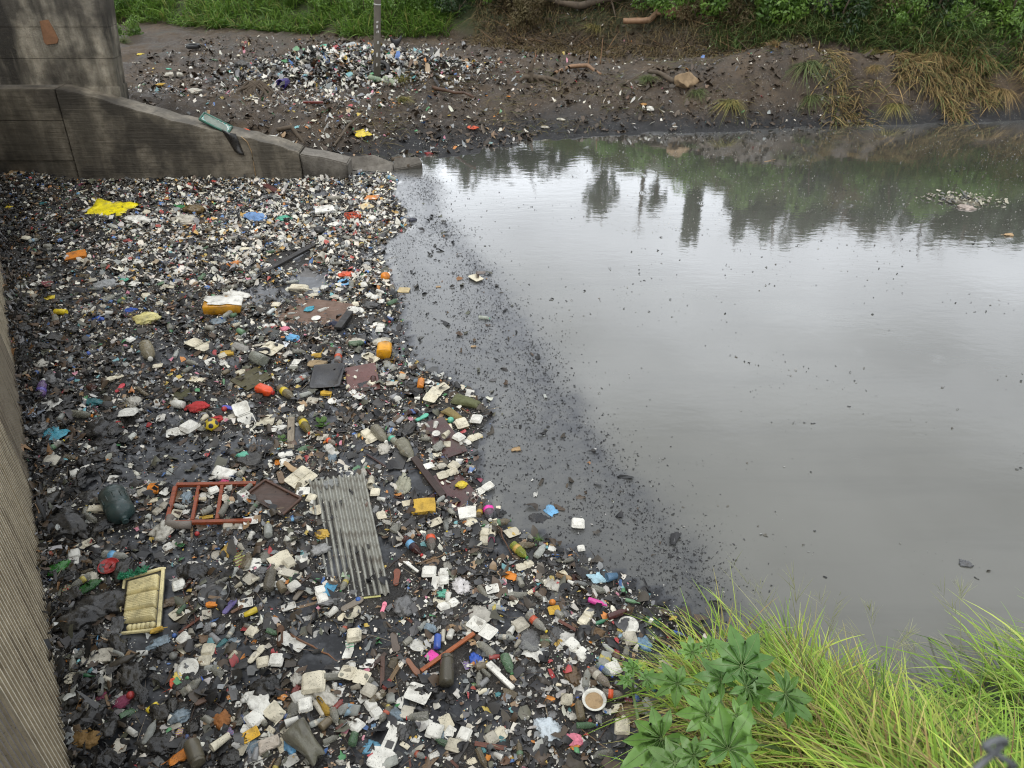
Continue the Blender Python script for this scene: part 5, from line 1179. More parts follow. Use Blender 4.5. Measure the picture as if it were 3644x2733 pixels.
h('bag', 790, 2567, 72, -45, lin(150, 94, 40), 'brown orange leaf-like bag above the speckled foam tube', 'brown orange bag', v=6, mat='cloth')
h('plank', 1361, 2395, 104, 88, lin(88, 60, 46), 'short upright dark plank right of the clamshell with food scraps', 'upright dark plank', sc=(1, 1.4, 1.3))
h('plank', 1403, 2400, 90, 62, lin(120, 96, 62), 'weathered timber wedge right of the upright dark plank', sc=(1, 1.8, 1.2))
h('sole', 1470, 2382, 72, -52, lin(128, 86, 62), 'brown wooden shoe heel at the lower end of the lath', 'brown heel', sc=(1, .8, 2))
h('plate', 673, 2386, 76, 0, 'white', 'white foam plate tilted in the lower left', 'white plate lower left', tiltx=18)
h('lid', 262, 2435, 46, 0, 'cream', 'round cream lid near the lower sheet wall', 'cream lid near the wall', mat='foam')
h('slab', 425, 2657, 74, 70, 'dirtywhite', 'black speckled round foam piece at the bottom left', 'black speckled foam', sc=(1, .8, .8))
h('can', 542, 2520, 48, 40, 'yellow', 'bright yellow can in the lower left water', 'bright yellow can')
h('glassbottle', 452, 2361, 118, 24, lin(48, 42, 32), 'brown glass bottle in front of the squashed foam tray', 'brown glass bottle')
h('slab', 350, 2350, 122, 8, 'dirtywhite', 'squashed foam tray beside the brown glass bottle', 'squashed foam tray', sc=(1, .65, .7))
h('tray', 662, 2303, 58, 40, 'cream', 'cream foam tray right below the cream liner', 'tray below the liner')
h('ball', 617, 2333, 30, 0, 'grey', 'small grey ball left of the white plate', 'grey ball', sc=(1, 1, .9))
h('sole', 195, 2357, 60, 75, 'white', 'white shoe sole near the lower sheet wall', 'white sole by the wall')
h('glassbottle', 318, 2420, 52, -4, lin(30, 84, 50), 'small green glass bottle right of the cream lid')
h('shoe', 363, 2451, 66, 85, lin(84, 80, 78), 'grey shoe below the small green glass bottle', 'grey shoe', cap='grey')
h('bag', 435, 2500, 62, 40, 'plum', 'purple red net bag left of the bright yellow can', 'purple net bag', v=5, mat='cloth')
h('bag', 362, 2480, 34, 60, 'plum', 'dark pink cloth beside the grey shoe', mat='cloth', v=3)
h('can', 472, 2606, 36, -35, 'white', 'small white plastic cylinder in the bottom left water', mat='plastic')
h('chunk', 615, 2433, 40, -60, 'redorange', 'faded red foam triangle below the white plate', v=5)
h('jar', 698, 2697, 78, -70, lin(96, 90, 74), 'ribbed murky jar at the bottom edge', 'ribbed jar', sc=(1, .9, .9), mat='plastic')
h('chunk', 642, 2700, 76, 40, 'orange', 'orange brown foam lump left of the ribbed jar', v=7)
h('chunk', 626, 2588, 44, 20, 'dirtywhite', 'flat pale stone-like foam above the ribbed jar', v=2)
h('chunk', 560, 2255, 46, 30, 'mustard', 'mustard foam crumbs on the lower edge of the cream liner', v=3, dz=.05)
h('plank', 350, 2283, 52, 82, 'sky', 'thin blue hose piece in the black heap', mat='plastic', sc=(1, .6, 1))
h('bag', 310, 2650, 90, 0, lin(120, 90, 40), 'brown leafy heap at the bottom left by the wall', 'brown leafy heap', mat='cloth', v=0)
h('bag', 290, 2230, 150, 15, 'black', 'black shredded plastic heap below the green crumpled plastic', 'black plastic heap', v=5, sc=(1, 1, 1.2))
h('bag', 360, 2170, 150, 30, lin(30, 30, 32), 'dark grey shredded plastic heap left of the cream liner', v=0, sc=(1, 1, 1.2))
h('bag', 160, 1830, 140, 60, lin(24, 22, 20), 'black leafy heap against the middle of the sheet wall', 'black leafy heap', v=4, sc=(1, 1, 1.3))
h('bag', 260, 2300, 110, 80, lin(24, 24, 26), 'black bag clump above the white shoe sole', v=2, sc=(1, 1, 1.2))
h('bag', 250, 2560, 120, 60, lin(30, 28, 26), 'dark mixed heap below the cream lid by the wall', v=1, sc=(1, 1, 1))
h('sheet', 200, 2610, 40, -40, 'blue', 'small blue printed packet at the foot of the sheet wall', v=4)
h('sheet', 100, 2065, 26, 10, 'white', 'small white paper stuck at the wall foot left of the green crumpled plastic', v=1)
# -- on the water to the right
h('board', 3435, 718, 100, -6, lin(110, 104, 86), 'floating clump of pale trash on the far right water', 'floating clump', sc=(1, .5, .3), mat='cloth', name='trash_clump', cat='trash')
h('bag', 3440, 738, 50, -20, lin(170, 156, 146), 'pinkish white bag at the front of the floating clump', v=3)
h('chunk', 3590, 835, 30, 0, 'tan', 'small pale lump floating below the floating clump')
h('stick', 2740, 570, 40, 8, 'tan', 'short tan stick floating near the far bank', sc=(1, 2, 2))
h('bag', 3435, 2002, 44, -20, lin(90, 92, 96), 'dark half sunk bag on the open water at right', v=6)
# -- far bank
h('tyre', 690, 172, 54, 0, lin(24, 25, 28), 'car tyre lying flat on the mud of the far bank', 'tyre', far=True, tiltx=0, tilty=0)
h('bag', 865, 240, 56, 0, lin(60, 60, 58), 'grey black bin bag on the mud left of the litter heap', 'grey bin bag', far=True, v=2, sc=(1, 1, 1.6))
h('bucket', 1011, 316, 25, 25, lin(84, 72, 150), 'purple plastic bin on the far bank', 'purple bin', far=True)
h('plank', 1115, 370, 72, 3, lin(110, 40, 28), 'red painted timber with a stub on the far bank', 'red timber', far=True, sc=(1, 1.8, 3), mat='paint')
h('bag', 1390, 200, 36, 60, lin(50, 150, 110), 'sea green bag on the litter heap right of the pole', 'sea green bag', far=True, v=1, sc=(1, 1, 1.8))
h('bag', 1424, 212, 34, 40, 'red', 'red cloth on the litter heap right of the pole', 'red cloth', far=True, v=3, mat='cloth', sc=(1, 1, 1.6))
h('bag', 1158, 172, 36, 0, 'mint', 'pale mint bag on top of the litter heap left of the pole', 'mint bag on the heap', far=True, v=5, sc=(1, 1, 1.4))
h('tub', 1258, 175, 36, 10, lin(180, 186, 186), 'clear plastic tub on top of the heap left of the pole', far=True, mat='clear')
h('slab', 1120, 172, 40, 8, 'white', 'white foam sheet on top of the heap left of the pole', far=True)
h('sheet', 1287, 478, 30, -35, 'yellow', 'yellow wrapper on the muddy slope above the slabs', 'yellow wrapper on the slope', far=True, v=1)
LAND.append(('leaning stick', 1243, 472))
h('stick', 1560, 340, 260, -22, 'brown', 'long bent branch lying on the far bank right of the pole', 'long bent branch', far=True, sc=(1, 1.2, 1.2), dz=.06)
h('bag', 1682, 458, 34, -10, 'redorange', 'orange red wrapper on the slope near the water', far=True, v=4)
h('chunk', 1808, 345, 16, 0, 'orange', 'small orange lump on the far bank', far=True)
h('bag', 1528, 548, 30, -12, lin(130, 30, 28), 'dark red scrap at the water edge by the slabs', 'dark red scrap', far=True)
h('bag', 2290, 375, 26, 0, lin(180, 130, 60), 'tan wrapper half way up the far bank', far=True, v=5)
h('bag', 2312, 393, 32, -60, 'white', 'bright white bag half way up the far bank', 'white bag on the far bank', far=True, v=3, sc=(1, 1, 1.6))
h('plank', 2353, 392, 26, -30, 'dirtywhite', 'white slat stuck in the far bank', far=True, sc=(1, 1.4, 1))
h('chunk', 2400, 455, 16, 0, 'white', 'small white foam piece at the far waterline', far=True)
h('bag', 1997, 429, 28, 0, 'dirtywhite', 'round grey white bag on the right bank slope', far=True, v=2)
h('bag', 1937, 455, 28, 0, 'dirtywhite', 'white wrapped lump low on the right bank slope', far=True, v=6)
h('bag', 1743, 512, 26, 0, lin(130, 160, 160), 'pale blue net bag low on the muddy slope', far=True, v=1)
h('bag', 870, 470, 40, -20, 'redorange', 'bright orange cloth at the end of the checked mat', 'orange cloth by the mat', far=True, v=3, mat='cloth')
h('bag', 500, 195, 22, 0, 'yellow', 'small yellow wrapper on the mud beside the abutment', far=True, v=4)
h('bag', 572, 305, 34, 25, 'mustard', 'mustard rag on the mud track', far=True, v=2, mat='cloth')
h('bag', 600, 248, 20, 0, 'mint', 'small mint wrapper on the mud track', far=True)
h('bag', 620, 272, 60, -15, 'dirtywhite', 'dirty white torn bags on the mud track', far=True, v=6)
h('bag', 690, 330, 50, 20, 'dirtywhite', 'pale torn film below the mud track', far=True, v=5)
h('chunk', 965, 495, 40, 0, 'white', 'white bag bundle at the top of the broken wing wall', far=True, mat='film', v=4)
h('sheet', 1118, 430, 26, 20, 'cream', 'cream card on the muddy slope', far=True, v=2)
h('tub', 1196, 196, 30, 0, 'white', 'white jug on the litter heap left of the pole', far=True, cap='blue')
h('tyre', 1355, 252, 70, -20, lin(30, 30, 32), 'black tyre half buried at the foot of the pole', 'buried tyre', far=True, tiltx=40, tilty=10)
h('bottle', 1340, 292, 50, -8, lin(150, 170, 140), 'pale green bottle at the foot of the pole', far=True, v=1, drop=('label',))
h('bottle', 1390, 305, 40, -25, lin(170, 180, 150), 'pale bottle right of the foot of the pole', far=True, v=1, drop=('label',))

# ================================================================== ONE-OFF THINGS
def Q(px, py, z=.03): return W(px, py, z)
def bar_between(a, b, w, t, lift=0.0):
    a, b = Vector(a), Vector(b); d = (b - a); l = d.length; d.normalize(); s = Vector((-d.y, d.x, 0)).normalized()
    V = []
    for p in (a, b):
        for u, k in ((-w / 2, 0), (w / 2, 0), (w / 2, t), (-w / 2, t)): V.append(p + s * u + Vector((0, 0, k + lift)))
    return bevelled((V, [(3, 2, 1, 0), (4, 5, 6, 7), (0, 1, 5, 4), (1, 2, 6, 5), (2, 3, 7, 6), (3, 0, 4, 7)]), .004)
def reserve(pxs):
    for px, py, r_ in pxs:
        c = W(px, py); PLACED.append((c.x, c.y, r_))
# orange window frame
fr = empty('window_frame', Q(750, 1800, 0), label='orange wooden window frame with two bars, floating flat', cat='frame'); LAND.append(('orange window frame', 750, 1800))
o0 = fr.location.copy(); OC = lin(150, 70, 34)
for nm, a, b, w in (('rail', (629, 1731), (913, 1726), .05), ('rail', (593, 1867), (896, 1859), .05), ('stile', (626, 1738), (597, 1861), .05), ('bar', (709, 1737), (686, 1858), .04), ('bar', (792, 1735), (774, 1855), .04)):
    vf = bar_between(Q(*a) - o0, Q(*b) - o0, w, .045); add(nm, mk(nm, *vf, [M['paint']], False), parent=fr, color=OC)
sl = [Q(588, 1872, .07) - o0, Q(606, 1858, .08) - o0, Q(640, 1867, .08) - o0, Q(675, 1868, .08) - o0]
add('foam_sleeve', mk('foam_sleeve', *tube([Q(607, 1840, .06) - o0, Q(600, 1866, .06) - o0, Q(640, 1869, .06) - o0, Q(680, 1868, .06) - o0], .05, 10), [M['cloth']]), parent=fr, color=lin(120, 112, 104))
reserve([(609, 1800, .08), (700, 1800, .08), (785, 1800, .08), (650, 1728, .08), (860, 1728, .08), (650, 1865, .08), (740, 1862, .08), (850, 1861, .08)])
# corrugated roofing sheet
TL, TR, BR, BL = Q(1097, 1710, .05), Q(1296, 1683, .06), Q(1388, 2113, .05), Q(1172, 2140, -.03)
nu, nv = 90, 26; V = []; Fc = []
cN = (TL + TR + BR + BL) / 4
for s_ in (0, 1):
    for j in range(nv + 1):
        for i in range(nu + 1):
            u, w = i / nu, j / nv
            p = (TL * (1 - u) + TR * u) * (1 - w) + (BL * (1 - u) + BR * u) * w
            z = .024 * math.sin(u * 2 * math.pi * 9.5) + .012 * mn.noise(Vector((u * 2, w * 3, 1))) - .004 * s_
            V.append((p.x + .006 * mn.noise(Vector((u * 9, w * 9, 3))) - cN.x, p.y - cN.y, p.z + z - cN.z))
k = (nu + 1) * (nv + 1)
for j in range(nv):
    for i in range(nu):
        a = j * (nu + 1) + i; q = (a, a + 1, a + nu + 2, a + nu + 1); Fc.append(q[::-1]); Fc.append(tuple(k + x for x in q))
o = add('corrugated_roofing_sheet', mk('roofing', V, Fc, [M['roof_sheet']]), label='grey corrugated metal roofing sheet half sunk in the litter', cat='roofing sheet'); o.location = cN; LAND.append(('roofing sheet', 1240, 1900))
reserve([(1200 + 20 * i, 1730 + 52 * i, .33) for i in range(8)]); reserve([(1150 + 12 * i, 1740 + 45 * i, .2) for i in range(7)])
# brown framed panel
pn = empty('framed_panel', Q(975, 1772, .03), label='dark brown wooden panel with a raised edge left of the roofing sheet', cat='panel'); LAND.append(('brown panel', 975, 1772)); o0 = pn.location.copy()
cs = [Q(945, 1711, .05), Q(1072, 1777, .05), Q(1003, 1838, .03), Q(877, 1762, .03)]
Vp = [c - o0 for c in cs] + [c - o0 - Vector((0, 0, .015)) for c in cs]
add('panel_board', mk('panel_board', Vp, [(3, 2, 1, 0), (4, 5, 6, 7), (0, 1, 5, 4), (1, 2, 6, 5), (2, 3, 7, 6), (3, 0, 4, 7)], [M['wood']], False), parent=pn, color=lin(78, 56, 46))
for a, b in ((0, 1), (1, 2), (2, 3), (3, 0)):
    add('edge_strip', mk('edge_strip', *bar_between(cs[a] - o0, cs[b] - o0, .03, .025, .002), [M['wood']], False), parent=pn, color=lin(92, 62, 48) if a != 2 else lin(60, 44, 36))
reserve([(975, 1772, .28), (930, 1755, .15), (1010, 1790, .15)])
# cream appliance liner with three ribbed shelves and an egg row
LT, RT, RB, LB = Q(440, 2062, .05), Q(590, 2018, .09), Q(573, 2245, .04), Q(412, 2262, -.01)
ln = empty('appliance_liner', (LT + RB) / 2, label='cream ribbed refrigerator door liner floating in the lower left', cat='door liner'); LAND.append(('cream liner', 505, 2140)); o0 = ln.location.copy()
def lp(u, w, z=0): return (LT * (1 - u) + RT * u) * (1 - w) + (LB * (1 - u) + RB * u) * w + Vector((0, 0, z)) - o0
CR = lin(232, 218, 164)
def patch(u0, u1, w0, w1, zf, n=26, m_=40):
    V = []; Fc = []
    for j in range(m_ + 1):
        for i in range(n + 1):
            a, b = i / n, j / m_; V.append(lp(u0 + (u1 - u0) * a, w0 + (w1 - w0) * b, zf(a, b)))
    for j in range(m_):
        for i in range(n): q = j * (n + 1) + i; Fc.append((q, q + n + 1, q + n + 2, q + 1))
    return V, Fc
add('backing', mk('backing', *patch(0, 1, 0, 1, lambda a, b: -.02 + .012 * max(a > .96, b < .03), 30, 30), [M['foam']]), parent=ln, color=lin(104, 100, 84))
for e0, e1, e2, e3 in ((.90, .985, 0, 1), (0, .06, 0, .6), (0, 1, 0, .035), (0, 1, .97, 1)):
    add('rim', mk('rim', *patch(e0, e1, e2, e3, lambda a, b: .025 * min(1, min(a, 1 - a) * 8, min(b, 1 - b) * 30), 8, 30), [M['foam']]), parent=ln, color=CR)
for w0, w1 in ((.10, .33), (.36, .62), (.65, .81)):
    def zf(a, b):
        e = min(1, min(a, 1 - a) * 12, min(b, 1 - b) * 9); ins = 1 if .06 < a < .94 and .1 < b < .9 else 0
        return .065 * math.sqrt(max(0, e)) - .02 - ins * .014 * (math.sin(b * 2 * math.pi * (9 if w1 - w0 > .2 else 6)) > .2)
    add('ribbed_shelf', mk('ribbed_shelf', *patch(.1, .86, w0, w1, zf, 26, 80), [M['foam']]), parent=ln, color=CR)
for i in range(6):
    c = lp(.30 + .1 * i, .90, .0); q, f = lathe_z([(.035, -.02), (.034, .012), (.022, .03), (.006, .036)], 10)
    add('egg_cup', mk('egg_cup', [Vector(x) + c for x in q], f, [M['foam']]), parent=ln, color=CR)
gp = [lp(.02 + .1 * i, .02 + .004 * math.sin(i), .04) for i in range(6)]
tin = join(*[tube([p + Vector((rnd.uniform(-.03, .03), rnd.uniform(-.03, .03), 0)), p + Vector((rnd.uniform(-.05, .05), rnd.uniform(-.05, .05), rnd.uniform(.02, .05)))], .006, 4) for p in gp for _ in range(22)])
o = add('tinsel_garland', mk('tinsel', [v + o0 for v in map(Vector, tin[0])], tin[1], [M['plastic']], False), label='green shiny tinsel garland on the top edge of the cream liner', cat='garland', color=lin(20, 130, 90))
reserve([(470 + 50 * i, 2060 + 60 * j, .16) for i in range(3) for j in range(4)]); reserve([(520, 2130, .35)])
# checked mat on the wing wall, black cloth hanging from it
mc = [Vector(Wy(*p)) for p in ((712, 431, YW + .28), (729, 408, YW + .55), (828, 457, YW + .5), (812, 480, YW + .0))]
mt = empty('checked_mat', mc[0], label='turquoise and white checked mat with a green frame on top of the wing wall', cat='mat'); LAND.append(('checked mat', 770, 440)); o0 = mc[0]
def mp(u, w, z=0): return (mc[1] * (1 - u) + mc[2] * u) * (1 - w) + (mc[0] * (1 - u) + mc[3] * u) * w - o0 + Vector((0, -.3, 1)).normalized() * z
A = join(box(0, .001, 0, .001, 0, .001)); V = []; Fc = []
for i in range(14):
    for j in range(5):
        k = len(V); V += [mp(i / 14 + .002, j / 5, .05), mp((i + 1) / 14 - .002, j / 5, .05), mp((i + 1) / 14 - .002, (j + 1) / 5, .05), mp(i / 14 + .002, (j + 1) / 5, .05)]; Fc.append((k, k + 3, k + 2, k + 1))
ev = [i for i in range(70) if (i // 5 + i % 5) % 2 == 0]; od = [i for i in range(70) if i not in ev]
for nm, sel, c in (('turquoise_check', ev, lin(96, 168, 160)), ('white_check', od, lin(206, 210, 200))):
    add(nm, mk(nm, [V[4 * i + k] for i in sel for k in range(4)], [(4 * n, 4 * n + 3, 4 * n + 2, 4 * n + 1) for n in range(len(sel))], [M['film']], False), parent=mt, color=c, kind='stuff')
b4 = [mp(0, 0), mp(1, 0), mp(1, 1), mp(0, 1)]; t4 = [mp(0, 0, .045), mp(1, 0, .045), mp(1, 1, .045), mp(0, 1, .045)]
add('padding', mk('padding', b4 + t4, [(3, 2, 1, 0), (4, 5, 6, 7), (0, 1, 5, 4), (1, 2, 6, 5), (2, 3, 7, 6), (3, 0, 4, 7)], [M['cloth']], False), parent=mt, color=lin(120, 130, 120))
for a, b in ((0, 1), (1, 2), (2, 3), (3, 0)): add('frame_edge', mk('frame_edge', *tube([t4[a], t4[b]], .028, 6), [M['plastic']]), parent=mt, color=lin(40, 96, 80))
V = []; Fc = []
for i in range(9):
    t = i / 8; c = Wy(812 + 40 * t, 470 + 78 * t, YW - .06 - .02 * math.sin(i)); w = .16 - .05 * t
    V += [c + Vector((-w, .03, .05)), c + Vector((0, -.03, 0)), c + Vector((w, .03, -.05))]
for i in range(8):
    for j in range(2): q = 3 * i + j; Fc.append((q, q + 3, q + 4, q + 1))
me = mk('cloth', V, Fc, [M['film']]); o = add('hanging_cloth', me, label='black cloth hanging down the wing wall from the checked mat', cat='cloth', color=COL['black'])
md = o.modifiers.new('t', 'SOLIDIFY'); md.thickness = .02
cr = [Wy(x, y, YW - .02) for x, y in ((858, 486), (880, 505), (895, 540), (902, 580), (912, 640))]
add('frayed_rope', mk('cord', *tube(cr, .012, 5), [M['cloth']]), label='pale cord hanging down the wing wall right of the black cloth', cat='rope', color=COL['tan'])
# utility pole
pb = Wg(1342, 278); pt = Wy(1347, -1400, pb.y + .2); pd = (pt - pb).normalized()
pole = empty('utility_pole', pb, label='dark weathered wooden pole standing in the litter heap on the far bank', cat='pole'); LAND.append(('pole', 1342, 150))
add('shaft', mk('shaft', *tube([pd * -.3, pd * 1, pd * 2.5, pd * 5, pd * 9], [.105, .103, .1, .095, .085], 16), [M['pole']]), parent=pole)
add('wire_band', mk('wire_band', *tube([pd * 2.02, pd * 2.05], .106, 16), [M['marks']]), parent=pole)
for t, w, hh in ((1.58, .03, .05), (1.45, .025, .09), (1.31, .035, .07), (1.02, .022, .08), (.68, .028, .12), (.4, .02, .1)):
    a = Vector((rnd.uniform(0, .04), -.1, 0)); Vq = []
    for sx_, sz_ in ((-1, -1), (1, -.8), (1, 1), (-.7, .9)): 
        x = a.x + sx_ * w; Vq.append(pd * (t + sz_ * hh / 2) + Vector((x, -math.sqrt(max(0, .105 ** 2 - x * x)) - .002, 0)))
    add('paint_mark', mk('paint_mark', Vq, [(0, 1, 2, 3)], [M['marks']], False), parent=pole)
# rooster on the heap: one continuous body
rb = Wg(1411, 186)
def skin(name, verts, edges, radii, mat, parent, lvl=2):
    me = bpy.data.meshes.new(name); me.from_pydata(verts, edges, []); o = add(name, me, parent=parent); md = o.modifiers.new('s', 'SKIN'); me.update()
    for v, r_ in zip(me.skin_vertices[0].data, radii): v.radius = (r_, r_)
    me.skin_vertices[0].data[0].use_root = True
    o.modifiers.new('d', 'SUBSURF').levels = lvl; o.modifiers['d'].render_levels = lvl; me.materials.append(mat); return o
rt = empty('rooster', rb + Vector((0, 0, .02)), R(200), label='black rooster standing on the far bank behind the litter heap', cat='rooster')
skin('body', [(0, 0, .26), (.08, 0, .29), (.13, 0, .37), (.15, 0, .43), (.19, 0, .44), (-.09, 0, .29), (-.17, 0, .38), (-.20, 0, .46), (0, .05, .18), (.01, .05, .09), (0, .05, .01), (.04, .05, .008), (0, -.05, .18), (.01, -.05, .09), (0, -.05, .01), (.04, -.05, .008)],
     [(0, 1), (1, 2), (2, 3), (3, 4), (0, 5), (5, 6), (6, 7), (0, 8), (8, 9), (9, 10), (10, 11), (0, 12), (12, 13), (13, 14), (14, 15)], [.10, .085, .045, .04, .012, .075, .05, .03, .04, .016, .012, .01, .04, .016, .012, .01], M['feather'], rt)
add('comb', mk('comb', *join(*[tube([(.12 + .02 * i, 0, .46), (.118 + .022 * i, 0, .49)], [.012, .005], 5) for i in range(4)]), [M['comb']]), parent=rt)
# driftwood, stumps, branches
def wood_thing(name, label, cat, paths, mat='bark', ref=None):
    base = Vector(paths[0][0][0]); root = empty(name, base, label=label, cat=cat) if len(paths) > 1 else None
    if ref: LAND.append((ref, *proj(base)))
    for k, (pts, rad) in enumerate(paths):
        P_ = [Vector(p) - base for p in pts]; fine = []
        for a, b in zip(P_[:-1], P_[1:]): fine += [a.lerp(b, t / 4) for t in range(4)]
        fine.append(P_[-1]); rr = np.interp(np.linspace(0, 1, len(fine)), np.linspace(0, 1, len(rad)), rad)
        me = mk('limb', *tube(warp(fine, max(rad) * .5, 2.2, k + len(label)), list(rr), 8), [M[mat]])
        if root: add('trunk' if k == 0 else 'branch', me, parent=root)
        else: o = add(name, me, label=label, cat=cat); o.location = base
def G(px, py, dz=0): p = Wg(px, py); p.z += dz; return p
wood_thing('leaning_stick', 'straight pole stick leaning on the muddy slope', 'stick', [([G(1188, 528, .05), G(1243, 472, .2), G(1298, 415, .1)], [.03, .03, .028])])
b0 = G(1890, 292)
wood_thing('tree_stump', 'black uprooted stump with an upright spike on the far bank', 'stump', [([b0, b0 + Vector((-.02, 0, .35)), b0 + Vector((.06, 0, .7))], [.16, .09, .02])] +
           [([b0 + Vector((0, 0, .15)), b0 + Vector((dx * .5, -.1, .14)), b0 + Vector((dx, -.15, -.05))], [.09, .07, .03]) for dx in (-.45, .3, .65, 1.1)], ref='black stump')
wood_thing('driftwood_log', 'curved reddish brown log on the crest of the far bank', 'log', [([G(1978, 265, .05), G(2030, 250, .12), G(2090, 250, .14), G(2140, 268, .02)], [.06, .07, .065, .04])], 'rawwood', ref='curved log')
wood_thing('driftwood_branch', 'grey branch leading to the pale stump on the far bank', 'branch', [([G(2310, 258, .03), G(2350, 275, .1), G(2400, 305, .1)], [.06, .07, .08])])
c = G(2433, 312); V, f = b_chunk(4)[0][1:3]
bm = bmesh.new(); bmesh.ops.create_icosphere(bm, subdivisions=3, radius=.30); V = [Vector((p.co.x * 1.3, p.co.y * .8, p.co.z * .8 + .15)) for p in bm.verts]; f = [tuple(x.index for x in q.verts) for q in bm.faces]; bm.free()
o = add('boulder', mk('boulder', warp(warp(V, .2, 2.2, 5), .06, 7, 3), f, [M['stone']]), label='pale tan boulder at the crest of the far bank', cat='boulder'); o.location = c; LAND.append(('tan boulder', 2433, 300))
t0 = G(2305, 108, .35)
fallen = [([t0 + Vector((-.9, .2, -.1)), t0, t0 + Vector((.5, .1, .35))], [.10, .11, .09])]
for k in range(9): fallen.append(([t0 + Vector((.3, 0, .2)), t0 + Vector((1.0, -.35, .35 + .04 * k - .2)), t0 + Vector((1.9 + .16 * k, -.9 + rnd.uniform(-.4, .2), -.02 + .08 * k + rnd.uniform(-.1, .1)))], [.055, .04, .015]))
wood_thing('broken_tree', 'torn orange wood of a broken tree fanning out on the far bank', 'tree', fallen, 'rawwood', ref='broken tree')
t1 = G(2060, 66, .45)
wood_thing('fallen_tree', 'long dark fallen trunk behind the broken tree', 'tree', [([G(1930, 30, .3), G(2060, 66, .4), G(2160, 48, .5), G(2260, 36, .5), G(2330, 26, .5), G(2420, 66, .3)], [.05, .14, .13, .12, .11, .05]), ([G(2170, 50, .5), G(2190, 95, .3)], [.05, .02]), ([G(2150, 50, .5), G(2120, 28, .6)], [.05, .02])])
wood_thing('bare_branch', 'dark curved branch dipping into the water by the small slab', 'branch', [([G(1395, 582, .1), G(1430, 576, .12), Q(1455, 590, .1), Q(1470, 600, -.02)], [.05, .05, .045, .03]), ([G(1405, 580, .1), Q(1412, 600, .0)], [.03, .015])])
wood_thing('bare_branch', 'dark root lying on the slope above the broken wing wall', 'branch', [([G(985, 465, .03), G(1040, 470, .1), G(1070, 500, .05), G(1085, 515, .0)], [.05, .06, .05, .03]), ([G(1040, 470, .08), G(1075, 478, .05)], [.03, .02])])
for k, (px, py, hh, lab) in enumerate(((2135, 230, .8, 'thin straight stalk standing on the far bank above the curved log'), (1902, 225, .4, 'short thin stalk left of the thin straight one'), (2090, 245, .5, 'small thin stalk just behind the curved log'))):
    p = G(px, py); wood_thing('dry_stalk', lab, 'stalk', [([p, p + Vector((.03, 0, hh * .5)), p + Vector((.05, .02, hh))], [.02, .016, .01])], 'rawwood')
p = G(2205, 310); wood_thing('dry_stalk', 'long slanting stick left of the tan boulder', 'stalk', [([p, p + Vector((.9, .3, .45)), p + Vector((1.6, .5, .85))], [.018, .016, .01])], 'bark')
for k, (px, py, lab) in enumerate(((2930, 330, 'forked dry branch on the steep bank'), (3420, 225, 'grey branch slanting through the straw on the right bank'), (3080, 400, 'short branch low on the steep bank'))):
    p = G(px, py, .15); wood_thing('dry_branch', lab, 'branch', [([p + Vector((-.7, 0, -.25)), p, p + Vector((.6, .1, .35))], [.012, .018, .012]), ([p, p + Vector((.4, -.1, .35))], [.012, .006])], 'bark')
p = G(905, 340, .05)
wood_thing('root_clump', 'tangle of dark roots and rags hanging on the slope behind the wing wall', 'roots', [([p + Vector((rnd.uniform(-.2, .2), .2, .3)), p + Vector((rnd.uniform(-.5, .6), 0, .05)), p + Vector((rnd.uniform(-.7, .9), -.4, -.7 + rnd.uniform(0, .4)))], [.03, .04, .012]) for _ in range(22)], 'bark', ref='root tangle')
# fence wire close to the camera
fb = Vector((0, 0, H)) + ray(3545, 2640) * (.47 / F)
fence = empty('chain_link_fence', fb, label='blurred grey chain link fence wire in the bottom right corner', cat='fence')
fx = Vector((.97, .22, -.02)); fz = Vector((.02, -.12, -1)).normalized()
for i in range(5):
    o0 = fx * (.055 * i)
    for s in (-1, 1):
        pts = [o0 + Vector((0, 0, .0)) + fx * (s * -.006) + fz * .004]
        for k in range(8): pts.append(o0 + fx * (s * (.0275 if k % 2 == 0 else .003)) + fz * (.035 + .033 * k) + Vector((0, .004 * s, 0)))
        add('wire', mk('wire', *tube(pts, .0022, 8), [M['wire']]), parent=fence)
    lp_ = [o0 + fx * (.008 * math.cos(a)) + fz * (-.006 * math.sin(a) + .004) for a in np.linspace(0, math.pi, 7)]
    add('wire_knuckle', mk('wire_knuckle', *tube(lp_, .0023, 8), [M['wire']]), parent=fence)

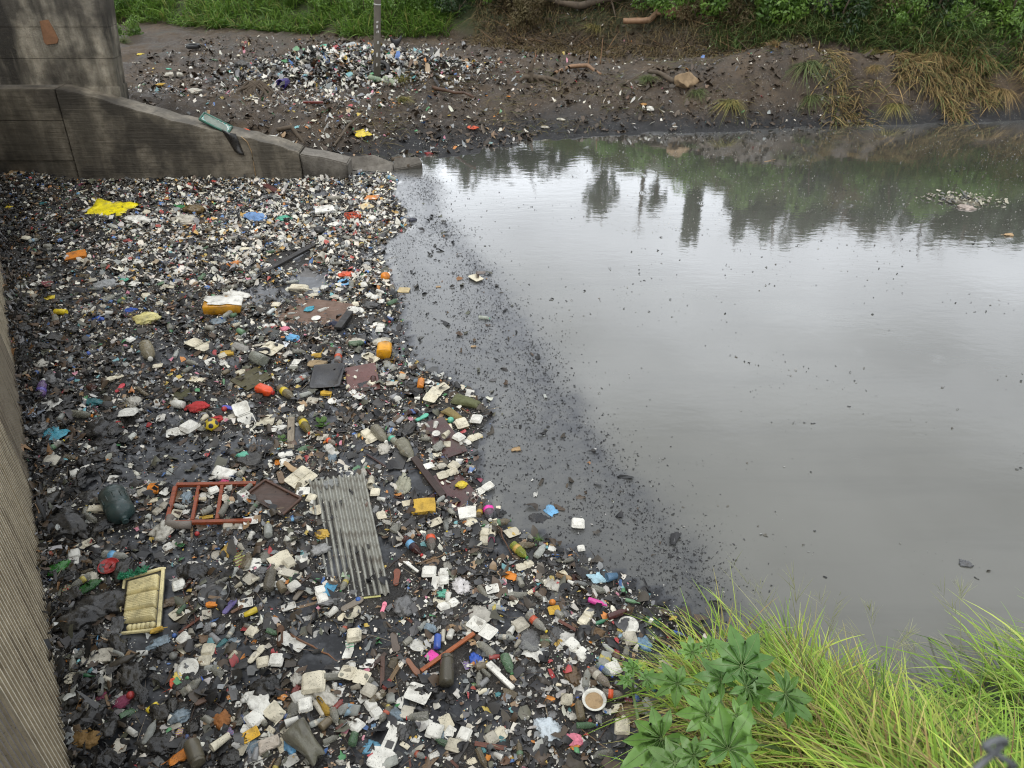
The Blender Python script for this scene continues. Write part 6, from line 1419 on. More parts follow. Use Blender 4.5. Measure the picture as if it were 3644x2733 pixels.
# ================================================================== PLANTS
def ribbons(O, D, Lg, Wd, droop, C, seg=4, side=None, tipcol=None):
    """arching blades: O (n,3) roots, D (n,3) start direction, Lg length, Wd width, droop; returns V, quads, colours"""
    n = len(O); D = D / np.linalg.norm(D, axis=1, keepdims=True)
    hz = np.stack([-D[:, 1], D[:, 0], D[:, 2] * 0], -1); hn = np.linalg.norm(hz, axis=1, keepdims=True); hz = np.where(hn > .05, hz / np.maximum(hn, 1e-6), np.array([1., 0, 0]))
    an = rs.uniform(-.9, .9, (n, 1)); up = np.cross(hz, D); S = hz * np.cos(an) + up * np.sin(an)
    V = np.zeros((n, seg + 1, 2, 3)); C4 = np.zeros((n, seg + 1, 2, 4))
    for i in range(seg + 1):
        t = i / seg; p = O + D * (Lg * t)[:, None]; p[:, 2] -= droop * Lg * t * t
        hd = D[:, :2] / np.maximum(np.linalg.norm(D[:, :2], axis=1, keepdims=True), .2)
        p[:, :2] += hd * (droop * Lg * t * t * .45)[:, None]
        w = Wd * (1 - t ** 2.2 * .93) * (.6 + .4 * min(1, t * 4)) * .5
        V[:, i, 0] = p - S * w[:, None]; V[:, i, 1] = p + S * w[:, None]
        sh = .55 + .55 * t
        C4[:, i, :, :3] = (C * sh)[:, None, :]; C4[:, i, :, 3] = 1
    b = (np.arange(n) * (seg + 1) * 2)[:, None]; k = np.arange(seg) * 2
    Qd = np.stack([b + k, b + k + 1, b + k + 3, b + k + 2], -1).reshape(-1, 4)
    return V.reshape(-1, 3), Qd, C4.reshape(-1, 4)
def pick(pal, n):
    pr = np.array([p for p, _ in pal]); i = rs.choice(len(pal), n, p=pr / pr.sum()); c = np.array([c[:3] for _, c in pal])[i]
    return c * rs.uniform(.7, 1.25, (n, 1)) * rs.uniform(.97, 1.03, (n, 3))
def dirs(n, az, spread, lo, hi):
    a = az + rs.normal(0, spread, n); e = rs.uniform(lo, hi, n)
    return np.stack([np.cos(a) * np.cos(e), np.sin(a) * np.cos(e), np.sin(e)], -1)
# tall grass along the hill
def hill_grass(name, label, x0, x1, d0, d1, n, pal, ln, wd, droop=(.25, .7), mat='grass', jitter=.0):
    X = rs.uniform(x0, x1, n); Y = interp(GRASS_Y, X) + d0 + (d1 - d0) * rs.uniform(0, 1, n) ** 1.2 + .5 * fbm(X, X * 0, .8, 71)
    keep = fbm(X, Y, .7, 77, 3) > -.22 + jitter; X, Y = X[keep], Y[keep]; m_ = len(X)
    O = np.stack([X, Y, ground_z(X, Y) - .03], -1)
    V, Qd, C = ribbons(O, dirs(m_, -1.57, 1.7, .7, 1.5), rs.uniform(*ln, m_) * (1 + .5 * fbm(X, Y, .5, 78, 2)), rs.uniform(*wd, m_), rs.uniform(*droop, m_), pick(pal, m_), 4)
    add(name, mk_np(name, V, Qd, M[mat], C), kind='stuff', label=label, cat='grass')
GR = [(5, (.15, .28, .04)), (3, (.21, .34, .06)), (2, (.08, .17, .03)), (1, (.32, .32, .1))]
hill_grass('tall_grass', 'bright green tall grass along the far edge of the mud, upper left', -20, -2.5, -.1, 8, 30000, GR, (.55, 1.25), (.02, .045))
hill_grass('mixed_grass', 'darker mixed grass on the slope behind the far bank, upper middle', -2.5, 6, 2.2, 9, 15000, [(3, (.07, .13, .03)), (2, (.11, .17, .04)), (2, (.16, .15, .06)), (1, (.05, .08, .02))], (.5, 1.1), (.02, .045))
hill_grass('reed_grass', 'grey green reedy grass on the hillside at upper right', 7, 20, .1, 7, 26000, [(4, (.10, .17, .05)), (3, (.15, .22, .065)), (2, (.22, .20, .08)), (1, (.06, .11, .025))], (.5, 1.2), (.018, .04), (.4, .9))
hill_grass('dry_straw', 'trampled brown straw at the edge of the mud below the bushes', -1.5, 9.5, -1.6, 2.6, 10000, [(3, (.17, .12, .055)), (2, (.10, .075, .04)), (1, (.22, .18, .08))], (.3, .8), (.012, .03), (.8, 1.4), 'straw', -.05)
# dry straw hanging over the right bank
n = 26000; X = rs.uniform(9.4, 19, n); sh = interp(FAR_SHORE, X); Y = sh + rs.uniform(.15, 3.2, n); k = (fbm(X, Y, .8, 81, 3) > -.12) & ((X > 11) | (rs.rand(n) < .45)) & (np.abs(X - 15.2) > .5); X, Y = X[k], Y[k]; n = len(X)
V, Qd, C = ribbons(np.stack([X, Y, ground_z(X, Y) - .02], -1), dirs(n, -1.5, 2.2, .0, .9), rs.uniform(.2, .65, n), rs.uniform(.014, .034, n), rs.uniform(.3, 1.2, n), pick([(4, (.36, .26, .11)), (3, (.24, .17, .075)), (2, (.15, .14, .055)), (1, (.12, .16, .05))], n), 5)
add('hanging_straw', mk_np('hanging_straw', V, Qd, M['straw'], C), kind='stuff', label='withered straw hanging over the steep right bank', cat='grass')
n = 6000; X = rs.uniform(-4, 10, n); Y = interp(FAR_SHORE, X) + rs.uniform(.4, 5.5, n); k = fbm(X, Y, .9, 84, 3) > .04; X, Y = X[k], Y[k]; n = len(X)
V, Qd, C = ribbons(np.stack([X, Y, ground_z(X, Y) - .01], -1), dirs(n, 0, 3, .0, .5), rs.uniform(.2, .6, n), rs.uniform(.008, .02, n), rs.uniform(.1, .5, n), pick([(3, (.2, .16, .07)), (2, (.13, .10, .05)), (1, (.14, .16, .06))], n), 3)
add('straw_litter', mk_np('straw_litter', V, Qd, M['straw'], C), kind='stuff', label='loose straw strewn over the far bank mud', cat='straw')
n = 1500; X = rs.uniform(-1, 8, n); Y = interp(GRASS_Y, X) + rs.uniform(-1.2, 2.2, n)
V, Qd, C = ribbons(np.stack([X, Y, ground_z(X, Y)], -1), dirs(n, 0, 3, .0, .6), rs.uniform(.4, 1.5, n), rs.uniform(.012, .035, n), rs.uniform(-.1, .2, n), pick([(3, (.10, .07, .045)), (2, (.05, .038, .028)), (1, (.2, .12, .06))], n), 3)
add('brushwood', mk_np('brushwood', V, Qd, M['straw'], C), kind='stuff', label='tangle of dead brushwood below the bushes', cat='brushwood')
# grass clumps one can tell apart
def clump_mesh(seed, n, pal, ln, droop, wd=(.012, .028), spread=3.2, elev=(.5, 1.4)):
    st = rs.get_state(); rs.seed(seed)
    O = np.stack([rs.normal(0, .12, n), rs.normal(0, .1, n), np.zeros(n)], -1)
    V, Qd, C = ribbons(O, dirs(n, -1.57, spread, *elev), rs.uniform(*ln, n), rs.uniform(*wd, n), rs.uniform(*droop, n), pick(pal, n), 5); rs.set_state(st)
    return mk_np('clump', V, Qd, M['straw'], C)
GREYG = [(3, (.13, .17, .06)), (2, (.19, .19, .08)), (2, (.10, .14, .05))]; STRAW = [(3, (.40, .28, .12)), (2, (.28, .20, .09)), (1, (.17, .16, .06))]; YEL = [(3, (.32, .27, .09)), (2, (.19, .2, .065))]
for k, (px, py, s, pal, dr, lab) in enumerate((
        (2870, 235, 1.25, GREYG, (1.0, 1.6), 'long drooping grey green grass clump on the bare bank'), (2890, 350, .9, GREYG, (1.0, 1.5), 'lower drooping grass clump just above the waterline'),
        (3115, 190, .95, YEL, (.8, 1.3), 'dome of yellowish grass at the top of the right bank'), (2480, 330, .8, GREYG, (.9, 1.4), 'thin grass clump hanging below the tan boulder'),
        (2300, 285, .7, GREYG, (.5, 1.0), 'grass clump left of the tan boulder'), (2600, 370, .9, YEL, (1.0, 1.5), 'yellow straw clump sliding down the middle of the bank'),
        (3330, 205, 1.1, STRAW, (.9, 1.4), 'heap of brown straw under the reeds, left one'), (3480, 215, 1.15, STRAW, (.9, 1.4), 'heap of brown straw under the reeds, right one'),
        (3110, 245, .7, STRAW, (.8, 1.2), 'orange brown straw tuft below the yellowish dome'), (3180, 380, .9, YEL, (1.0, 1.5), 'olive straw clump close to the water at right'),
        (3560, 330, 1.1, STRAW, (1.0, 1.5), 'straw heap at the right edge of the picture'), (1430, 360, .6, YEL, (.5, 1.0), 'small yellow green weed on the slope right of the pole'),
        (1425, 290, .55, YEL, (.4, .9), 'small weed at the foot of the pole'), (2760, 165, .7, STRAW, (.4, .9), 'yellow stubble on the crest below the bushes'), (2120, 105, .9, YEL, (.7, 1.1), 'pale grass bunch in front of the fallen trunk'),
        (440, 150, .6, GREYG, (.3, .8), 'green weeds beside the abutment edge'))):
    c = Wg(px, py); o = add('grass_clump', clump_mesh(200 + k, 260, pal, (.45, .95), dr), label=lab, cat='grass clump', group='grass clumps on the far bank'); o.location = c; s *= .72; o.scale = (s * rnd.uniform(.9, 1.3), s, s); o.rotation_euler = (rnd.uniform(-.1, .2), rnd.uniform(-.2, .2), rnd.uniform(-.4, .4))
# shrubs: leaves spread in clumps through a volume, on a few stems
def leaf_cloud(seed, n, clumps, leaf, flat=.8, shape=1.6, rad=(.22, .42)):
    r_ = np.random.RandomState(seed); cc = r_.normal(0, 1, (clumps, 3)); cc /= np.linalg.norm(cc, axis=1, keepdims=True); cc *= r_.uniform(.3, 1.0, (clumps, 1)); cc[:, 2] *= flat
    cr_ = r_.uniform(*rad, clumps); i = r_.randint(0, clumps, n); d = r_.normal(0, 1, (n, 3)); d /= np.linalg.norm(d, axis=1, keepdims=True)
    Pn = cc[i] + d * (cr_[i] * r_.uniform(.55, 1.05, n) ** .5)[:, None]
    ax = r_.normal(0, 1, (n, 3)) + d * .6; ax[:, 2] -= .5; ax /= np.linalg.norm(ax, axis=1, keepdims=True)
    sd_ = np.cross(ax, d + r_.normal(0, .4, (n, 3))); sd_ /= np.maximum(np.linalg.norm(sd_, axis=1, keepdims=True), 1e-5)
    s = leaf * r_.uniform(.6, 1.3, n)[:, None]
    V = np.stack([Pn - ax * s * shape * .5, Pn + sd_ * s * .4, Pn + ax * s * shape * .5, Pn - sd_ * s * .4], 1); V[:, 1::2, 2] += s * .08
    return V.reshape(-1, 3), np.arange(n * 4).reshape(-1, 4)
bushes = []
for k in range(4):
    V, Qd = leaf_cloud(k + 1, 2300, 16, (.085, .06, .075, .10)[k], .8, (1.6, 2.6, 1.4, 1.1)[k]); V[:, 2] += .55; bushes.append(V * .5)
BMESH = {}
def bush(px, py, s, v, mat, label, name='shrub', tint=(1, 1, 1, 1), dy=0.0):
    c = Wg(px, py); c.y += dy; c.z = gz(c.x, c.y)
    root = empty(name, c, rnd.uniform(0, 6), label=label, cat='shrub', group='shrubs on the far hillside')
    if (v, mat) not in BMESH:
        BMESH[(v, mat)] = (mk_np('foliage', bushes[v], np.arange(len(bushes[v])).reshape(-1, 4), M[mat]), mk('stem', *join(*[tube([(0, 0, -.1), (.15 * math.cos(a), .15 * math.sin(a), .25), (.4 * math.cos(a), .4 * math.sin(a), .5)], [.02, .014, .006], 5) for a in (0, 1.3, 2.4, 3.6, 5)]), [M['bark']]))
    add('foliage', BMESH[(v, mat)][0], parent=root, color=tint); add('stem', BMESH[(v, mat)][1], parent=root); root.scale = (s, s, s)
for a in ((1180, 62, 1.5, 3, 'leaf', 'broad leaved green vine patch left of the pole top'), (1290, 78, 1.4, 3, 'leaf', 'broad leaved vine patch just left of the pole'), (1420, 70, 1.8, 2, 'leaf', 'bushy green vine right of the pole'),
          (1530, 60, 2.0, 0, 'leaf', 'rounded green bush in the upper middle'), (1620, 85, 1.5, 3, 'leafdark', 'dark low bush at the mud edge in the upper middle'), (1050, 40, 1.4, 3, 'leaf', 'vine patch above the litter heap'),
          (900, 30, 1.2, 2, 'leaf', 'light green weeds behind the tall grass'), (430, 60, 1.6, 2, 'leaf', 'green weeds at the abutment corner, upper one'), (455, 130, 1.0, 0, 'leaf', 'green weeds at the abutment corner, lower one'),
          (1840, 60, 2.6, 1, 'leafbrown', 'drooping brown withered bush on the far bank'), (1870, 120, 1.5, 1, 'leafbrown', 'low withered bush in front of the drooping brown one'), (1960, 50, 1.8, 1, 'leafbrown', 'withered brush behind the fallen trunk'),
          (2420, 75, 2.0, 0, 'leaf', 'green bush right of the broken tree'), (2540, 60, 2.4, 0, 'leaf', 'tall vine covered bush right of the broken tree'), (2660, 85, 2.5, 2, 'leaf', 'bright vine covered bush in the upper right'),
          (2780, 70, 2.6, 0, 'leaf', 'large vine mound in the upper right'), (2880, 95, 2.4, 2, 'leaf', 'vine mound above the bare bank'), (2990, 130, 2.2, 1, 'leafdark', 'feathery dark green bush above the bare bank'),
          (3060, 50, 2.4, 0, 'leaf', 'hanging vine column in the upper right'), (3170, 60, 2.0, 1, 'leafbrown', 'reddish brown dry bush between the vines'), (3200, 150, 1.5, 0, 'leaf', 'small green bush at the top of the right bank'),
          (3330, 90, 2.2, 1, 'leafdark', 'dark reedy bush on the right hillside'), (3480, 70, 2.4, 1, 'leaf', 'reedy green bush near the right edge'), (3600, 130, 2.2, 1, 'leaf', 'reedy green bush at the right edge'),
          (2620, 125, 1.4, 1, 'leafbrown', 'dry brush at the foot of the vine covered bush'), (2480, 120, 1.3, 1, 'leafbrown', 'dry brush right of the torn wood'), (3240, 100, 1.6, 2, 'leaf', 'leafy green bush below the dry one at right'), (3400, 160, 1.4, 1, 'leaf', 'low reed clump above the straw heaps'),
          (2330, 40, 2.0, 1, 'leaf', 'grassy bush behind the broken tree'), (2200, 30, 2.0, 1, 'leaf', 'grassy bush behind the fallen trunk'), (1720, 40, 2.0, 2, 'leaf', 'green bush left of the drooping brown one')):
    bush(*a, dy=.35)
# trees on top of the hill (seen mirrored in the water; two low spreading ones added to cover mirrored sky glare)
def tree(px, py_tip, dist, crown_w, crown_h, seed, label, shape='round'):
    d = ray(px, py_tip); t = 1.0; tan_ = -d.z / math.hypot(d.x, d.y); az = math.atan2(d.x, d.y); x, y = dist * math.sin(az), dist * math.cos(az)
    top = dist * tan_ - H; g = gz(x, y); hgt = top - g
    root = empty('hill_tree', (x, y, g), label=label, cat='tree', group='trees on the hill mirrored in the water')
    r_ = random.Random(seed); limbs = [([(0, 0, -.3), (r_.uniform(-.1, .1), 0, hgt * .5), (r_.uniform(-.2, .2), 0, hgt * .93)], [.16, .11, .03])]
    for _ in range(7):
        z = hgt * r_.uniform(.45, .85); a = r_.uniform(0, 6.28); limbs.append(([(0, 0, z), (crown_w * .3 * math.cos(a), crown_w * .3 * math.sin(a), z + .3), (crown_w * .5 * math.cos(a), crown_w * .5 * math.sin(a), z + .5)], [.05, .035, .01]))
    add('trunk', mk('trunk', *join(*[tube(p, r2, 7) for p, r2 in limbs]), [M['bark']]), parent=root)
    if shape == 'pole': return
    V, Qd = leaf_cloud(seed, 3400, 34, .085, 1.0, 2.2, (.10, .30))
    if shape == 'tier':
        V[:, 2] = np.where(V[:, 2] > 0, V[:, 2] * .45 + .62, V[:, 2] * .4 - .45)
    V = V * np.array([crown_w / 2, crown_w / 2, crown_h / 2]) * .85; V[:, 2] += hgt - crown_h / 2
    add('crown', mk_np('crown', V, Qd, M['leafdark']), parent=root)
for k, a in enumerate(((1670, 690, 44, 1.8, 2.6, 'round'), (1770, 650, 44, 3.0, 2.4, 'round'), (1990, 640, 44, 3.0, 2.6, 'round'), (2130, 815, 46, 2.6, 4.6, 'round'), (2270, 860, 46, 1, 1, 'pole'), (2330, 760, 46, 2.0, 2.2, 'round'), (2440, 895, 46, 1.7, 5.4, 'tier'),
                       (2610, 885, 46, 2.4, 5.6, 'round'), (2730, 905, 46, 3.2, 7.0, 'round'), (2850, 885, 45, 4.0, 7.0, 'round'), (2990, 830, 45, 5.0, 6.0, 'round'), (3130, 850, 45, 5.4, 6.5, 'round'), (3260, 860, 45, 5.4, 6.5, 'round'), (3400, 885, 45, 5.6, 7.5, 'round'), (3530, 865, 45, 5.4, 7.5, 'round'), (3660, 840, 45, 6.0, 7.5, 'round'), (1500, 612, 43, 3.6, 2.6, 'round'), (1590, 622, 43, 3.4, 2.6, 'round'), (1700, 628, 44, 4.2, 2.6, 'round'), (1880, 636, 44, 4.2, 2.6, 'round'), (2680, 800, 47, 4.6, 4.0, 'round'), (2790, 830, 47, 4.6, 4.5, 'round'), (2920, 850, 47, 4.6, 5.0, 'round'), (3060, 870, 47, 4.4, 5.0, 'round'), (3330, 900, 47, 4.6, 5.0, 'round'), (3460, 850, 47, 5.0, 5.0, 'round'), (3600, 880, 47, 4.6, 5.0, 'round'))):
    tree(*a[:5], 300 + k, ['slim tree on the hill above the reflected gap', 'low round tree on the hill left of the gap', 'low round tree at the left of the reflected gap', 'round tree left of the bare mast', 'bare leaning mast on the hill', 'short bushy tree right of the bare mast', 'tiered tree with two separate crowns', 'slim tree right of the tiered tree', 'tall tree at the left end of the dark tree row', 'second tree of the dark row', 'lower tree in the dark row', 'fourth tree of the dark row', 'middle tree of the dark row', 'tall tree towards the right of the dark row', 'last tree but one of the dark row', 'wide tree at the right end of the dark row', 'low broad tree at the far left of the hill', 'low broad tree left of the slim one', 'low spreading tree behind the slim one', 'low spreading tree between the slim and the round one', 'low tree behind the start of the dark row', 'bushy tree behind the second of the dark row', 'bushy tree behind the lower one of the dark row', 'thin topped tree behind the fourth of the dark row', 'tall thin topped tree behind the middle of the dark row', 'broad tree behind the tall one towards the right', 'thin topped tree behind the right end of the dark row'][k], a[5])
# near bank grass
def near_pts(n, x0, x1, y0, y1):
    X = rs.uniform(x0, x1, n); Y = rs.uniform(y0, y1, n); k = in_poly(X, Y, NEAR_POLY); X, Y = X[k], Y[k]
    return X, Y
def near_grass(name, label, n, box_, az, spread, elev, ln, wd, droop, pal, dens=-.3, seg=7, seed=91):
    X, Y = near_pts(n, *box_); k = fbm(X, Y, 2.2, seed, 3) > dens; X, Y = X[k], Y[k]; m_ = len(X); Z = ground_z(X, Y)
    Lg = rs.uniform(*ln, m_)
    ok = (Z + Lg * .9 < H - 1.6); X, Y, Z, Lg = X[ok], Y[ok], Z[ok], Lg[ok]; m_ = len(X)
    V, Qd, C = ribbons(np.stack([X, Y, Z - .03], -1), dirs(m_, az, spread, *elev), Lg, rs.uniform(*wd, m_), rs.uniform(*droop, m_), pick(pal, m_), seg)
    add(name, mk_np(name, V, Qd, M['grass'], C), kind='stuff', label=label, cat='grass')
NG = [(4, (.36, .56, .07)), (3, (.24, .42, .05)), (2, (.52, .62, .14)), (1, (.10, .18, .03))]; NY = [(3, (.50, .60, .10)), (4, (.30, .48, .06)), (1.6, (.52, .46, .16)), (.9, (.34, .24, .09)), (1, (.14, .18, .04))]
near_grass('bank_grass', 'long yellow green grass on the near bank beside the castor leaves', 4200, (1.5, 3.0, 1.0, 4.9), 2.1, 1.15, (.35, 1.2), (.45, 1.0), (.008, .021), (.2, .9), NY)
near_grass('bank_grass', 'fresh green grass in the bottom right corner', 4200, (2.4, 5.6, .6, 4.6), 1.9, 1.6, (.45, 1.4), (.4, .95), (.010, .024), (.35, 1.2), NG, seed=95)
near_grass('bank_undergrowth', 'short brown undergrowth beneath the near bank grass', 9000, (1.1, 5.6, .4, 4.9), 0, 3, (.1, .8), (.12, .35), (.004, .01), (.1, .5), [(2, (.10, .075, .03)), (2, (.13, .14, .04)), (1, (.05, .08, .02))], -.6, 3, 97)
near_grass('broad_grass', 'broad arching grass blades standing out of the near bank grass', 420, (1.3, 5.4, .8, 4.7), 2.0, 1.5, (.6, 1.35), (.7, 1.15), (.02, .034), (.5, 1.2), NG, -.6, 9, 98)
near_grass('dead_grass', 'dead brown stems bent through the near bank grass', 900, (1.4, 4.0, .8, 4.6), 2.0, 2.0, (.2, 1.1), (.4, .9), (.004, .01), (.1, .6), [(2, (.34, .2, .09)), (2, (.5, .4, .18)), (1, (.2, .12, .06))], -.3, 5, 99)
# seed stalks
O = []; D = []; Lg = []; Wd = []
for px, py, tx, ty in ((2860, 2380, 2600, 1985), (2850, 2300, 2820, 2030), (2900, 2420, 2990, 2110), (3060, 2380, 2900, 2110), (3130, 2330, 3090, 2150), (3200, 2330, 3000, 2240), (3480, 2300, 3330, 2080), (3420, 2210, 3420, 2090), (3560, 2330, 3330, 2290), (3620, 2350, 3580, 2260), (3100, 2400, 3240, 2250), (2760, 2300, 2700, 2060), (2700, 2280, 2560, 2130), (3300, 2360, 3230, 2300)):
    a = W(px, py, 1.2); b = Wy(tx, ty, a.y + .25); dv = (b - a); st = dv.normalized(); O.append(a - st * .3); D.append(st); Lg.append(dv.length + .3); Wd.append(.008)
    for k in range(16):
        t = rnd.uniform(.5, .98); O.append(a + dv * t); sdv = Vector((rnd.uniform(-1, 1), rnd.uniform(-.6, .6), rnd.uniform(-.2, .6))); D.append((st + sdv * .9).normalized()); Lg.append(rnd.uniform(.06, .2) * (1.3 - t)* 2); Wd.append(.0034)
n = len(O); V, Qd, C = ribbons(np.array([tuple(x) for x in O]), np.array([tuple(x) for x in D]), np.array(Lg), np.array(Wd), np.full(n, .08), pick([(2, (.34, .36, .16)), (1, (.42, .42, .24))], n), 4)
add('seed_stalks', mk_np('seed_stalks', V, Qd, M['grass'], C), kind='stuff', label='fine feathery grass seed heads rising in front of the water', cat='grass')
# castor oil plants: palmate leaves, each its own part
def castor_leaf(seed, n=8):
    r_ = random.Random(seed); V = [(0, 0, 0)]; Fc = []; angs = [R(-140 + 280 * i / (n - 1)) for i in range(n)]; vein = []
    for i, a in enumerate(angs):
        l = (1 - .42 * abs(i - (n - 1) / 2) / ((n - 1) / 2) ) * r_.uniform(.9, 1.05); c, s = math.cos(a), math.sin(a); k = len(V)
        prof = [(.10, .06), (.25, .12), (.36, .175), (.42, .17), (.52, .205), (.57, .18), (.66, .17), (.71, .14), (.80, .11), (.86, .075), (1.0, 0)]
        mid = []
        for t, w in prof:
            z = .10 * t - .22 * t * t
            for q in (-1, 0, 1): V.append(((t * c - q * w * s) * l, (t * s + q * w * c) * l, (z + (.025 if q else 0)) * l))
        for j in range(len(prof) - 1):
            b = k + 3 * j; Fc += [(b, b + 3, b + 4, b + 1), (b + 1, b + 4, b + 5, b + 2)]
        Fc += [(0, k, k + 1), (0, k + 1, k + 2)]
        vein.append(tube([(0, 0, .006)] + [(t * c * l, t * s * l, (.10 * t - .22 * t * t) * l + .006) for t in (.2, .4, .6, .8, .95)], [.013, .011, .009, .007, .005, .003], 4))
    # web between the lobes near the middle
    for i in range(n - 1):
        a = 1 + i * 33; b = 1 + (i + 1) * 33
        for j in range(4): Fc.append((a + 3 * j + 2, a + 3 * j + 5, b + 3 * j + 3, b + 3 * j))
        Fc.append((0, a + 2, b))
    return (V, Fc), join(*vein)
LEAFS = []
for k in range(6):
    a, b = castor_leaf(k, (8, 7, 9, 8, 7, 8)[k]); f = lambda q: [Vector((x, y, z)) + Vector((0, 0, .16 * mn.noise(Vector((x * 1.6 + k * 5, y * 1.6, 0))))) for x, y, z in q]
    LEAFS.append(((f(a[0]), a[1]), (f(b[0]), b[1])))
LM = [(mk('leaf', *a, [M['castor']]), mk('vein', *b, [M['vein']])) for a, b in LEAFS]
def castor(base, leaves, label, name='castor_plant'):
    base = Vector(base); root = empty(name, base, label=label, cat='plant'); cen = base + Vector((0, 0, .9))
    cpt = sum((W(px, py, z) for px, py, z, *_ in leaves), Vector()) / len(leaves); cpt.z -= .25
    add('stem', mk('stem', *tube([(0, 0, -.1), (cpt - base) * .5 + Vector((0, .03, 0)), cpt - base], [.022, .018, .012], 8), [M['vein']]), parent=root)
    for k, (px, py, z, r_px, az, tl, tone) in enumerate(leaves):
        p = W(px, py, z) - base; dist = (W(px, py, z) - Vector((0, 0, H))).length; r_ = r_px * dist / F * .92
        o = add('leaf', LM[k % 6][0], parent=root, color=(tone, tone, tone * .9, 1)); o.location = p; r_ *= 1.14; o.scale = (r_ * rnd.uniform(.85, 1.1), r_ * rnd.uniform(.8, 1.05), r_ * rnd.uniform(.5, 2.2))
        e = Vector((math.cos(R(az)), math.sin(R(az)), 0)); o.rotation_mode = 'QUATERNION'
        nrm = (Vector((0, -.45, 1)) + Vector((math.cos(R(az)), math.sin(R(az)), 0)) * tl).normalized(); xx = (e - nrm * e.dot(nrm)).normalized(); yy = nrm.cross(xx)
        o.rotation_quaternion = Matrix((xx, yy, nrm)).transposed().to_quaternion()
        add('vein', LM[k % 6][1], parent=o); 
        st = cpt - base; pl = [st, st.lerp(p, .5) + Vector((0, 0, .05)), p - nrm * .005]
        add('leaf_stalk', mk('leaf_stalk', *tube(pl, [.008, .007, .005], 6), [M['vein']]), parent=root)
castor((1.75, 3.35, gz(1.75, 3.35)), [(2639, 2372, 1.75, 178, 75, .1, 1.0), (2566, 2420, 1.6, 110, 120, .2, 1.1), (2653, 2445, 1.7, 125, -20, .3, 1.0), (2793, 2468, 1.75, 128, -25, .5, .75), (2412, 2434, 1.3, 115, 160, .3, .95), (2465, 2323, 1.1, 62, 110, .2, 1.3), (2520, 2300, 1.0, 50, 60, .2, 1.2)], 'castor oil plant with big star shaped leaves, the upper one')
castor((1.45, 2.75, gz(1.45, 2.75)), [(2518, 2545, 1.75, 118, 150, .2, 1.15), (2619, 2545, 1.85, 95, -60, .3, 1.15), (2354, 2627, 1.5, 150, 215, .3, 1.0), (2590, 2666, 1.95, 165, 70, .1, 1.0), (2402, 2716, 1.6, 120, 200, .4, .6), (2470, 2690, 1.7, 80, 140, .3, .8)], 'castor oil plant with big star shaped leaves, the lower one at the frame edge')
castor((1.12, 3.45, gz(1.12, 3.45)), [(2253, 2381, .55, 55, 120, .2, 1.3), (2235, 2420, .5, 42, 200, .2, 1.2), (2300, 2420, .6, 48, 20, .2, 1.2)], 'young castor seedling at the edge of the litter')

# ================================================================== THE REST OF THE LITTER
# descriptive words for colours of the pieces nobody named one by one
PAL = dict(
    bottle=[(6, 'murky grey', lin(146, 144, 132)), (3, 'brownish', lin(120, 108, 86)), (3, 'pale clear', lin(186, 188, 180)), (1, 'greenish', lin(96, 128, 96)), (1, 'dark brown', lin(66, 34, 26))],
    bag=[(4, 'grey', lin(112, 112, 112)), (7, 'black', lin(24, 24, 26)), (4, 'dirty white', lin(184, 180, 168)), (2, 'blue grey', lin(124, 140, 150)), (1, 'teal', lin(60, 120, 124)), (1.5, 'brown', lin(96, 74, 48)), (3, 'dark grey', lin(70, 70, 70)), (.4, 'yellow', lin(200, 178, 80)), (.4, 'red', lin(140, 58, 54)), (.4, 'blue', lin(70, 100, 150))],
    sheet=[(3, 'grey', lin(116, 116, 114)), (4, 'white', lin(212, 210, 202)), (5, 'black', lin(26, 26, 28)), (.8, 'yellow', lin(204, 180, 80)), (.9, 'blue', lin(110, 140, 168)), (.7, 'red', lin(160, 76, 64)), (.6, 'green', lin(86, 126, 92)), (2, 'brown', lin(110, 84, 56)), (3, 'dark grey', lin(76, 76, 74))],
    chunk=[(7, 'cream', lin(212, 202, 176)), (5, 'white', lin(224, 222, 212)), (1, 'orange', lin(204, 130, 44)), (1, 'mustard', lin(190, 156, 70)), (2, 'dark', lin(58, 54, 50)), (1, 'pinkish', lin(190, 120, 110))],
    slab=[(5, 'white', lin(224, 222, 212)), (5, 'cream', lin(208, 198, 170)), (1, 'orange', lin(200, 124, 40)), (2, 'dirty grey', lin(150, 146, 136)), (1, 'dark', lin(52, 50, 50))],
    white=[(6, 'white', lin(226, 224, 214)), (4, 'cream', lin(214, 206, 182)), (2, 'dirty', lin(178, 172, 156))],
    can=[(1, 'red', lin(140, 52, 48)), (4, 'silver', lin(150, 150, 150)), (.6, 'yellow', lin(190, 170, 70)), (.6, 'blue', lin(70, 90, 130))],
    wood=[(3, 'dark brown', lin(70, 50, 38)), (2, 'weathered tan', lin(134, 108, 78)), (1, 'reddish', lin(112, 62, 44))],
    shoe=[(3, 'dark grey', lin(60, 58, 56)), (1, 'tan', lin(150, 124, 96)), (1, 'brown', lin(92, 66, 48))],
    ball=[(1, 'white', lin(210, 208, 200)), (1, 'red', lin(180, 50, 50)), (1, 'blue', lin(60, 100, 170))])
